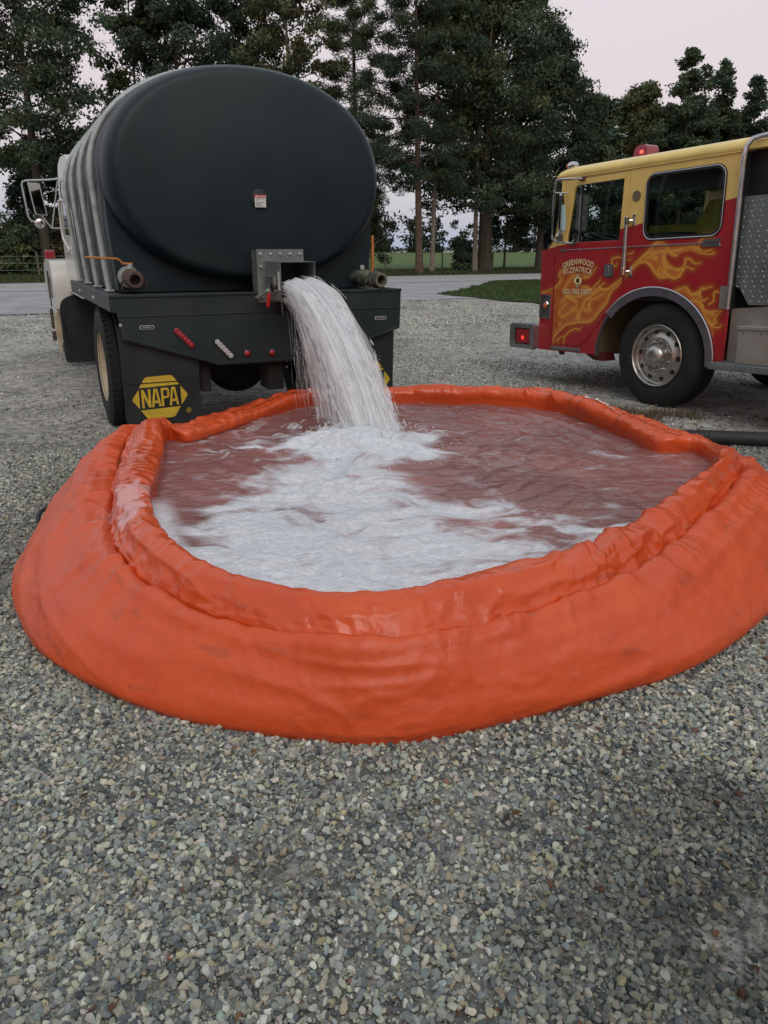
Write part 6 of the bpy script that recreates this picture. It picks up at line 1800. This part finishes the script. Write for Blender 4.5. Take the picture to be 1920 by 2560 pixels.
# name printed upside down on the far collar
def print_on_collar():
    wp = mat('white_print', (.66, .62, .60), .6, var=.12, vscale=20)
    txt = 'FOL-DA-TANK'
    # walk along the crease line on the far right, text reads from the right-hand end, feet towards outside
    i0 = int(np.argmin(np.hypot(CRS[:, 0] - 1.40, CRS[:, 1] - 5.95)))
    i1 = int(np.argmin(np.hypot(CRS[:, 0] - 1.64, CRS[:, 1] - 5.42)))
    lo, hi = min(i0, i1), max(i0, i1)
    path_i = list(range(lo, hi + 1))
    P0 = PP[:, path_i]                 # stations x along
    # the print covers profile stations over the outer half of the collar
    kA, kB = int(np.argmin(np.abs(PUU - 6.5))), int(np.argmin(np.abs(PUU - 10.5)))
    arcp = np.concatenate([[0], np.cumsum(np.linalg.norm(np.diff(P0[kA], axis=0), axis=1))])
    total = arcp[-1]
    pts_i = sorted(range(len(path_i)), key=lambda j: arcp[j])
    ws = [char_w(c) for c in txt]; W = sum(ws)
    start_right = P0[0, 0, 1] < P0[0, -1, 1]      # nearer (smaller y) end first
    x = 0
    for c, w in zip(txt, ws):
        x0, x1 = x / W, (x + w) / W; x += w
        def fn(X, Y, Z, x0=x0, w=w):
            u = x0 + (X + w / 2) / W
            u = min(max(u, 0), 1)
            if not start_right: u = 1 - u
            s = u * total
            j = int(np.clip(np.searchsorted(arcp, s) - 1, 0, len(arcp) - 2)); t = (s - arcp[j]) / (arcp[j + 1] - arcp[j] + 1e-9)
            r = min(max(Y / .72, 0), 1) * (kB - kA)
            # letters' tops point inwards to the water
            kk = kB - r
            k0 = int(np.clip(math.floor(kk), 0, kB)); tk_ = kk - k0
            a = PP[k0, path_i[j]] * (1 - t) + PP[k0, path_i[j + 1]] * t
            b_ = PP[k0 + 1, path_i[j]] * (1 - t) + PP[k0 + 1, path_i[j + 1]] * t
            p = a * (1 - tk_) + b_ * tk_ + PN_[k0, path_i[j]] * (.009 + Z * .2)
            return (p[0] - PC[0], p[1] - PC[1], p[2])
        o = text_mesh(c, 1.0, 'white_lettering', wp, pool_root, fn, bold=.02)
print_on_collar()
text_mesh('WARNING', .017, 'lettering', placard_w, s_o, lambda X, Y, Z: (1.196 + X, .1048 - Z * .2, 1.8785 + Y), bold=.02)
# ================================================================ TREES AND BUSHES
bark_grey = mat('grey_bark', (.075, .063, .052), .95, var=.4, vscale=6, bump=1, bscale=14, spec=.1)
bark_pine = mat('pine_bark', (.105, .075, .058), .95, var=.45, vscale=4, bump=1, bscale=9, spec=.1)
bark_pale = mat('pale_bark', (.20, .175, .145), .95, var=.35, vscale=6, bump=1, bscale=14, spec=.1)
leaf_m = attr_mat('leaves', 'lcol', rough=.65, transl=.35, bscale=.8, spec=.25)

def grow(seed, H, r0, h0, R, nl, kind, lean=(0, 0), fork=0, sub=5, upang=None):
    """returns branch polylines [(pts, radii)] and clump centres"""
    rg = random.Random(seed)
    br = []; clumps = []
    n = 14
    wx, wy = rg.uniform(-1, 1), rg.uniform(-1, 1)
    tp = []
    for i in range(n + 1):
        t = i / n
        tp.append(Vector((lean[0] * t + .25 * wx * sin(t * 4 + seed) * t, lean[1] * t + .25 * wy * sin(t * 3.3 + seed) * t, H * t)))
    rad = [max(.02, r0 * (1 - t / n) ** (.8) + (.25 * r0 if t == 0 else 0)) for t in range(n + 1)]
    br.append((tp, rad))
    def at(t):
        q = t * n; i = min(int(q), n - 1)
        return tp[i].lerp(tp[i + 1], q - i)
    for k in range(fork):
        a = rg.uniform(0, 2 * pi) if fork > 2 else (0.2 + pi * k)
        t0 = rg.uniform(.22, .34)
        b0 = at(t0); pts = [b0]; L_ = H * rg.uniform(.45, .6)
        for j in range(1, 9):
            s = j / 8
            pts.append(b0 + Vector((cos(a), sin(a), 0)) * (R * .55 * s ** .8) + Vector((0, 0, L_ * s)) + Vector((rg.uniform(-.15, .15), rg.uniform(-.15, .15), 0)))
        br.append((pts, [r0 * .6 * (1 - .92 * j / 8) for j in range(9)]))
    for k in range(nl):
        t = (k + rg.random()) / nl
        hh = h0 / H + (1 - h0 / H) * t
        az = k * 2.39996 + rg.uniform(-.5, .5)
        if kind == 'oak': prof = (sin(pi * min(1, (t * .86 + .14))) ** .55) * (1.05 - .25 * t); el = radians(8 + 50 * t)
        elif kind == 'gum': prof = (1 - t) ** .62 * (.55 + .45 * min(1, t * 4)) + .08; el = radians(12 + 40 * t)
        elif kind == 'pine': prof = (sin(pi * min(1, t * .75 + .25)) ** .6) * (1.0 - .45 * t); el = radians(-8 + 45 * t)
        elif kind == 'cone': prof = (1 - t) ** .95 * 1.2 * rg.choice((.5, .8, 1.05, 1.2)) + .04; el = radians(10 + 35 * t)
        else: prof = sqrt(max(.05, 1 - (2 * t - .8) ** 2 / 1.6)); el = radians(15 + 50 * t)
        L_ = R * prof * rg.uniform(.55, 1.15)
        b0 = at(min(hh, .985))
        dirv = Vector((cos(az) * cos(el), sin(az) * cos(el), sin(el)))
        pts = [b0]; m_ = 6
        for j in range(1, m_ + 1):
            s = j / m_
            sag = -.10 * L_ * s * s * (1 if kind in ('oak', 'gum') else 1.4) * (1 - t)
            pts.append(b0 + dirv * (L_ * s) + Vector((rg.uniform(-.1, .1), rg.uniform(-.1, .1), sag + rg.uniform(-.08, .08))))
        rr_ = [max(.008, r0 * .32 * (1 - t * .6) * (L_ / R) * (1 - .88 * j / m_)) for j in range(m_ + 1)]
        br.append((pts, rr_))
        cw_ = (.22 + .9 * prof) if kind == 'cone' else 1
        clumps.append((pts[-1], 1.0 * cw_))
        for q in range(sub):
            s = rg.uniform(.3, 1.0); i = min(int(s * m_), m_ - 1)
            c0 = pts[i].lerp(pts[i + 1], s * m_ - i)
            a2 = az + rg.choice((-1, 1)) * rg.uniform(.4, 1.3); e2 = el + rg.uniform(-.5, .6)
            l2_ = L_ * rg.uniform(.22, .42)
            d2 = Vector((cos(a2) * cos(e2), sin(a2) * cos(e2), sin(e2)))
            p2 = [c0, c0 + d2 * l2_ * .5 + Vector((0, 0, rg.uniform(-.05, .05))), c0 + d2 * l2_]
            br.append((p2, [.018, .012, .006]))
            clumps.append((p2[-1], .85 * cw_)); clumps.append((p2[1], .6 * cw_))
    return br, clumps

def leaf_mesh(name, clumps, seed, nleaf, size, spread, col, parent, flat=.62, cvar=.45, tuft=False, m=None):
    R = np.random.RandomState(seed)
    C = np.array([c[0][:] for c in clumps]); Wt = np.array([c[1] for c in clumps])
    # drop some clumps entirely so the sky shows through
    keep = R.rand(len(C)) > .2
    C, Wt = C[keep], Wt[keep]
    prob = Wt * R.uniform(.3, 1.3, len(C)); prob /= prob.sum()
    ci = R.choice(len(C), nleaf, p=prob)
    sp_ = (spread * (.6 + .8 * R.rand(len(C))) * (.5 + .5 * np.clip(Wt * 1.6, 0, 1)))[ci]
    off = R.normal(size=(nleaf, 3)); off /= np.linalg.norm(off, axis=1)[:, None]
    off *= (R.rand(nleaf) ** .45)[:, None]
    P = C[ci] + off * sp_[:, None] * np.array([1, 1, flat])
    s = size * R.uniform(.55, 1.35, nleaf)
    # leaf frames: mostly facing up and out, loosely hanging
    nrm = off * .6 + R.normal(size=(nleaf, 3)) * .7 + np.array([0, 0, .45]); nrm /= np.linalg.norm(nrm, axis=1)[:, None]
    t1 = np.cross(nrm, R.normal(size=(nleaf, 3))); t1 /= np.linalg.norm(t1, axis=1)[:, None] + 1e-9
    t2 = np.cross(nrm, t1)
    asp = .16 if tuft else .55
    a = t1 * s[:, None]; b = t2 * (s * asp)[:, None]
    V = np.stack([P - a, P + b - a * .1 + nrm * (s * .12)[:, None], P + a, P - b - a * .1 + nrm * (s * .12)[:, None]], 1).reshape(-1, 3)
    F = np.arange(nleaf * 4).reshape(-1, 4)
    cl = R.uniform(1 - cvar, 1 + cvar, len(C))[ci] * R.uniform(.75, 1.25, nleaf)
    hue = R.normal(0, .10, (len(C),))[ci]
    colr = np.array(col)[None] * cl[:, None]
    colr[:, 0] *= 1 + hue; colr[:, 2] *= 1 - hue
    o = raw_mesh(name, V, F, m or leaf_m, parent)
    vcol(o, 'lcol', np.repeat(np.clip(colr, .004, .5), 4, 0))
    return o

def tree(name, x, y, H, r0, h0, R, nl, kind, nleaf, size, spread, col, label, seed, bark=None, lean=(0, 0), fork=0, sub=5, group='trees beyond the road', cat='tree', tuft=False, flat=.62, z=0):
    root = empty(name, (x, y, z))
    tag(root, label, cat, group)
    br, clumps = grow(seed, H, r0, h0, R, nl, kind, lean, fork, sub)
    mb = MB()
    mb.tube(br[0][0], br[0][1], 10)
    for k in range(fork): mb.tube(br[1 + k][0], br[1 + k][1], 7)
    mb.build('trunk', bark or bark_grey, root, smooth=True)
    mb = MB()
    for pts, rr_ in br[1 + fork:]: mb.tube(pts, rr_, 4, caps=False)
    mb.build('branches', bark or bark_grey, root, smooth=True)
    for k in range(fork):
        rg = random.Random(seed + k)
        for j in range(3, 9):
            for q in range(5):
                p = br[1 + k][0][j]
                clumps.append((p + Vector((rg.uniform(-1, 1), rg.uniform(-1, 1), rg.uniform(-.5, .6))) * R * .28, .9))
    leaf_mesh('crown', clumps, seed + 100, nleaf, size, spread, col, root, tuft=tuft, flat=flat)
    return root

G1, G2, G3, G4 = (.074, .108, .066), (.092, .122, .068), (.060, .092, .062), (.12, .14, .074)
tree('sweetgum_tree', -19.3, 47, 18.5, .30, 5.2, 5.2, 64, 'oak', 78000, 0.109, .80, G1, 'big leafy tree at the left, its crown spreading above the wing mirror', 21, sub=6)
tree('sweetgum_tree', -27.5, 50, 18, .28, 9.5, 4.2, 40, 'oak', 20800, 0.134, .7, G1, 'leafy tree cut off by the top left corner', 22)
tree('bushy_tree', -21.2, 51.5, 6.8, .12, .8, 1.9, 34, 'round', 15600, 0.118, .5, G3, 'small dark bushy tree seen through the tanker\'s wing mirror arm', 23)
tree('slender_tree', -14.3, 50, 17, .15, 7.5, 2.2, 26, 'oak', 10400, 0.126, .55, G2, 'slender pale-stemmed tree with thin foliage left of the oval tank\'s top', 24, bark=bark_pale)
tree('broadleaf_tree', -11.9, 50.5, 18, .26, 6, 3.7, 48, 'oak', 41600, 0.113, .75, G3, 'dark dense tree rising behind the left shoulder of the oval tank', 25, sub=6)
tree('broadleaf_tree', -8.6, 53, 18.5, .28, 6, 3.6, 46, 'oak', 39000, 0.113, .75, G3, 'dark tree directly above the top of the oval tank', 26, sub=6)
tree('slender_tree', -5.4, 50, 17.5, .19, 7.8, 2.6, 32, 'oak', 13650, 0.126, .55, G4, 'pale-trunked tree with loose yellowish foliage right above the oval tank', 27, bark=bark_pale)
tree('pine_tree', -1.9, 53, 18.5, .24, 4.6, 3.4, 54, 'pine', 39000, 0.168, .55, G2, 'bushy pine right behind the right shoulder of the oval tank', 28, bark=bark_pine, tuft=True)
tree('pine_tree', 2.15, 49.5, 18.0, .235, 5.3, 3.5, 50, 'pine', 36400, 0.168, .6, G3, 'pine with a thick bare reddish trunk, left of the two pines in the field\'s edge', 29, bark=bark_pine, lean=(-.5, .3), tuft=True)
tree('pine_tree', 2.98, 50.8, 17.0, .155, 5.0, 2.6, 36, 'pine', 18200, 0.160, .5, G2, 'pine with a thinner tan trunk just right of the thick pine trunk', 30, bark=bark_pale, lean=(.3, 0), tuft=True)
tree('oak_tree', 6.5, 53, 17.5, .50, 3.6, 5.6, 78, 'oak', 88400, 0.109, .85, G1, 'largest oak, with a massive forked trunk and open crown', 31, fork=3, sub=6)
tree('slender_tree', 5.75, 51.8, 15, .17, 5.5, 2.4, 24, 'oak', 10400, 0.126, .5, G4, 'thin straight trunk standing against the massive forked oak', 32, bark=bark_pale)
tree('broadleaf_tree', 10.3, 54.5, 13.9, .26, 2.6, 3.7, 58, 'gum', 49400, 0.109, .7, G3, 'dark tree right of the massive oak, branches hanging low over the field', 33, sub=6)
tree('broadleaf_tree', 13.6, 56, 10.4, .22, 2.0, 3.2, 46, 'gum', 39000, 0.109, .65, G1, 'lower tree behind the front corner of the fire engine\'s roof', 34, sub=6)
tree('broadleaf_tree', 17.3, 58.5, 11.2, .2, 1.6, 3.1, 50, 'oak', 28600, 0.126, .6, (.12, .14, .07), 'lighter green rounded tree above the red light bar', 35, sub=5)
tree('spire_tree', 19.7, 56, 13.4, .19, 2.0, 3.9, 58, 'cone', 27300, 0.109, .48, G1, 'tallest pointed tree above the fire engine\'s roof', 36)
tree('spire_tree', 22.3, 57.5, 13.0, .17, 2.0, 3.4, 52, 'cone', 23400, 0.109, .45, G1, 'narrow pointed tree right of the tallest pointed one', 37)
tree('spire_tree', 24.2, 56.5, 11.9, .17, 2.0, 3.3, 50, 'cone', 20800, 0.109, .45, G3, 'pointed tree near the right edge, shorter than its neighbours', 38)
tree('broadleaf_tree', 21.3, 60, 9.6, .18, 1.5, 3.8, 46, 'oak', 26000, 0.134, .65, G1, 'broad low tree filling in behind the two pointed trees', 44)
tree('broadleaf_tree', 19.0, 60.5, 9.8, .18, 1.5, 3.4, 44, 'oak', 26000, .125, .65, G4, 'rounded tree between the red light bar and the tallest pointed tree', 45)
tree('broadleaf_tree', 24.6, 61, 9.9, .18, 1.5, 3.6, 44, 'oak', 26000, .125, .65, G4, 'rounded tree in the gap left of the right edge', 46)
tree('broadleaf_tree', 27.0, 58, 9.6, .18, 1.5, 3.0, 40, 'gum', 18200, 0.134, .6, G3, 'dark tree at the right edge above the upright rail', 39)
# trees standing behind the photographer; the mirrors and windows show them
for i, (x, y, H, R_) in enumerate(((-14, -24, 11, 4.5), (-5, -28, 12, 4.8), (4, -26, 10.5, 4.4), (13, -23, 11.5, 4.6), (-23, -17, 11, 4.6), (23, -15, 10, 4.4), (-31, -8, 11, 4.8), (-36, 3, 11, 4.8))):
    tree('broadleaf_tree', x, y, H, .25, 1.5, R_, 46, 'oak', 9000, .30, .8, G3, ('leafy tree behind the viewpoint, ' + ('far left corner of the lot', 'left of centre', 'right of centre', 'nearer the right side', 'left side of the lot', 'right edge of the lot', 'beside the left edge', 'farthest along the left edge')[i]), 80 + i, group='trees behind the viewpoint')
# understorey and far growth
tree('young_tree', 8.3, 56.5, 5.0, .09, 1.4, 1.8, 24, 'round', 7800, 0.109, .42, G3, 'low dark understorey tree just right of the massive oak trunk', 40, cat='small tree')
tree('young_tree', 11.9, 57.0, 4.6, .09, 1.2, 2.0, 24, 'round', 8450, 0.109, .42, G3, 'low understorey tree left of the fire engine\'s windscreen', 41, cat='small tree')
tree('young_tree', -.9, 58, 3.4, .06, .6, 1.5, 18, 'round', 3900, 0.109, .4, G2, 'shrubby tree beside the upright orange valve lever', 42, cat='small tree')
def bush(x, y, H, R, seed, label, col, n=5000):
    col = tuple(c_ * 1.35 for c_ in col)
    root = empty('bush', (x, y, 0)); tag(root, label, 'bush', 'bushes across the road')
    br, cl = grow(seed, H, .03, .1, R, 22, 'round', sub=3)
    mb = MB()
    for pts, rr_ in br: mb.tube(pts, [max(.006, r_ * .5) for r_ in rr_], 4, caps=False)
    mb.build('stems', bark_grey, root)
    leaf_mesh('foliage', cl, seed + 1, n, .11, .42, col, root)
for i, (x, y, H, R_, lb, c) in enumerate([
    (-24.5, 49, 2.1, 1.9, 'broad green bush at the far left edge', G2), (-22.0, 47.5, 1.7, 1.6, 'low grass-green bush left of the wing lamp', (.06, .08, .035)),
    (-27.2, 56, 4.2, 2.4, 'tall dark bush behind the broad one at the left edge', G3), (-19.0, 48.5, 2.3, 1.8, 'brownish brushy bush behind the red wing lamp', (.075, .075, .04)),
    (-20.6, 46.8, 1.5, 1.5, 'low rounded bush between the brownish and the grass-green ones', G2), (-26.0, 46.5, 1.3, 1.7, 'low bush cut by the left edge, nearest the road', G4), (-16.6, 47.5, 2.0, 1.6, 'bush right beside the white cab', G1), (5.2, 53.5, 1.5, .8, 'small bush at the foot of the thin straight trunk', G3)]):
    bush(x, y, H, R_, 60 + i, lb, c, 5500)
# bare twisted branches right of the tank
def bare(x, y, seed, H, label, m, sc=1):
    rg = random.Random(seed); root = empty('bare_tree', (x, y, 0)); tag(root, label, 'bare tree')
    mb = MB(); tr_ = MB()
    def go(p, d, L_, r, lv):
        pts = [p]
        for j in range(5):
            d = (d + Vector((rg.uniform(-.35, .35), rg.uniform(-.35, .35), rg.uniform(-.12, .28)))).normalized()
            p = p + d * L_ / 5; pts.append(p)
        (tr_ if lv == 0 else mb).tube(pts, [r * (1 - .6 * j / 5) for j in range(6)], 6 if lv < 2 else 4, caps=False)
        if lv < 4:
            for _ in range(3 if lv else 4):
                q = pts[rg.randint(2, 5)]
                go(q, (d + Vector((rg.uniform(-.9, .9), rg.uniform(-.9, .9), rg.uniform(-.2, .5)))).normalized(), L_ * .62, r * .42, lv + 1)
    go(Vector((0, 0, 0)), Vector((0, 0, 1)), H * .5, .09 * sc, 0)
    tr_.build('trunk', m, root, smooth=True); mb.build('branches', m, root)
bare(-.55, 47.5, 3, 4.6, 'bare dead tree just right of the oval tank', bark_grey)
bare(-27.0, 60, 5, 5.2, 'pale forked dead tree at the far left', bark_pale, 1.6)

# far wood closing the pasture
def far_wood():
    R = np.random.RandomState(2)
    C = []
    for k in range(520):
        t = R.uniform(-240, 330)
        x, y = road_pt(t, 128 + R.uniform(0, 14))
        h = 5.5 + 4.5 * fbm(np.array([t * .045]), np.array([3.3]), 1.0, 3)[0] + R.uniform(-1, 1)
        for z in np.arange(.3, h, .9):
            C.append((Vector((x + R.normal(0, 1.2), y + R.normal(0, 1.2), z)), 1.0 + .3 * R.rand()))
    o = leaf_mesh('far_wood', C, 9, 90000, .42, 1.35, (.030, .046, .026), None, cvar=.3)
    tag(o, 'long dark wood closing the far side of the pasture', 'woodland', kind='stuff')
far_wood()

# wire fence along the road side of the pasture
post_m = mat('grey_fence_post', (.13, .11, .09), .9, var=.3, vscale=9, bump=.8, bscale=20)
fe = empty('wire_fence', (*road_pt(0, 15.0), 0)); tag(fe, 'thin wire fence on grey posts between the trees and the pasture', 'fence')
fx, fy = road_pt(0, 15.0)
rg = random.Random(8)
tops = []
for k in range(-9, 10):
    x, y = road_pt(k * 4.2 + rg.uniform(-.3, .3), 15.0)
    h = 1.25 + rg.uniform(-.08, .1); lx = rg.uniform(-.05, .05)
    MB().tube([(x - fx, y - fy, -.1), (x - fx + lx, y - fy, h)], [.055, .045], 7).build('post', post_m, fe, smooth=True)
    tops.append((x - fx, y - fy))
for z in (.4, .75, 1.1):
    mb = MB(); mb.tube([(a, b_, z + rg.uniform(-.02, .02)) for a, b_ in tops], .006, 4); mb.build('wire', galv_m, fe)
mb = MB(); x, y = road_pt(-1.3, 14.2); mb.tube([(0, 0, 1.15), (.9, .3, .55), (1.7, .5, .1)], [.05, .045, .035], 6)
lg = mb.build('leaning_limb', bark_grey, smooth=True); lg.location = (x - .6, y, 0); tag(lg, 'fallen limb leaning across the fence left of the thick pine trunk', 'fallen branch')

# ---------------------------------------------------------------- grass tufts along the verge and the corner
def blades(name, pts_fn, n, h, col, label, seed, w=.012):
    R = np.random.RandomState(seed)
    P = pts_fn(R, n); n = len(P)
    hh = h * R.uniform(.4, 1.3, n); a = R.uniform(0, 2 * pi, n)
    d = np.stack([np.cos(a), np.sin(a), 0 * a], 1)
    lean = R.normal(0, .35, (n, 2))
    tip = P + np.stack([lean[:, 0] * hh, lean[:, 1] * hh, hh], 1)
    ww = w * R.uniform(.6, 1.4, n)
    V = np.stack([P - d * ww[:, None], P + d * ww[:, None], tip], 1).reshape(-1, 3)
    o = raw_mesh(name, V, np.arange(3 * n).reshape(-1, 3), leaf_m)
    c = np.array(col)[None] * R.uniform(.55, 1.5, (n, 1)) * np.stack([1 + R.normal(0, .15, n), np.ones(n), np.ones(n)], 1)
    vcol(o, 'lcol', np.repeat(np.clip(c, .004, .6), 3, 0))
    tag(o, label, 'grass', kind='stuff')
    return o
def verge_pts(R, n):
    t = R.uniform(-55, 70, n); off = 7.6 + 8.5 * R.rand(n) ** .8
    return np.stack([t * rdx - off * rdy, 36.4 + t * rdy + off * rdx, np.full(n, .03)], 1)
blades('verge_grass', verge_pts, 60000, .20, (.065, .085, .035), 'rough grass standing along the far verge of the road', 3, .03)
edn = np.array(edd + [(40, 17), (40, 50), (12, 42)])
def corner_pts(R, n):
    x = R.uniform(1.5, 24, n); y = R.uniform(17, 50, n)
    k = _inside(edn, x, y) & (y < 36.4 + x * math.tan(RD) - .3)
    return np.stack([x[k], y[k], np.full(k.sum(), .028)], 1)
blades('corner_grass', corner_pts, 90000, .06, (.052, .085, .028), 'short grass of the corner between driveway and fire engine', 4, .02)
def tuft_pts(R, n):
    cs = [(2.62, 7.35), (2.45, 7.15), (2.85, 7.25), (3.6, 6.9), (2.3, 7.5)]
    c = np.array(cs)[R.randint(0, len(cs), n)]
    p = c + R.normal(0, .09, (n, 2))
    return np.stack([p[:, 0], p[:, 1], np.full(n, -.01)], 1)
blades('dry_tufts', tuft_pts, 1100, .07, (.16, .11, .06), 'dry brownish grass tufts in front of the fire engine\'s front wheel', 5, .004)

# ---------------------------------------------------------------- fallen leaves
def litter():
    R = np.random.RandomState(12)
    P = []
    for (cx, cy, sx, sy, n) in ((4.0, 17.5, 3.5, 2.5, 500), (-6.5, 11, 2.2, 1.2, 120), (-5.2, 13.5, 2, .5, 160), (1.5, 24.3, 3, .5, 350), (-8.5, 19.5, 2.5, .4, 300), (3.2, 7.0, 1.0, .4, 260), (3.6, 12, 2.5, 2.5, 260), (.1, 2.2, .8, .5, 14), (-.6, 1.7, .7, .4, 9), (.9, 1.7, .5, .4, 7), (2, 9, 3, 2, 120)):
        P.append(np.stack([R.normal(cx, sx, n), R.normal(cy, sy, n)], 1))
    P = np.concatenate(P)
    P = P[~pool_inside(P[:, 0], P[:, 1], .12)]
    P = P[(np.abs(P[:, 1]) > .9)]
    n = len(P)
    s = R.uniform(.012, .028, n) * np.where(P[:, 1] < 3, .75, 1); a = R.uniform(0, 6.28, n)
    z = ground_h(P[:, 0], P[:, 1]) + .018
    d = np.stack([np.cos(a), np.sin(a), R.normal(0, .2, n)], 1); e = np.stack([-np.sin(a), np.cos(a), R.normal(0, .35, n)], 1)
    C = np.stack([P[:, 0], P[:, 1], z], 1)
    V = np.stack([C - d * s[:, None], C + e * (s * .42)[:, None] + [0, 0, .004], C + d * s[:, None], C - e * (s * .42)[:, None] + [0, 0, .004]], 1).reshape(-1, 3)
    o = raw_mesh('leaf_litter', V, np.arange(4 * n).reshape(-1, 4), leaf_m)
    col = np.array([(.16, .075, .04), (.11, .06, .04), (.20, .10, .06), (.07, .045, .035)])[R.randint(0, 4, n)] * R.uniform(.7, 1.2, (n, 1))
    vcol(o, 'lcol', np.repeat(col, 4, 0))
    tag(o, 'scattered brown fallen leaves on the gravel', 'fallen leaves', kind='stuff')
litter()
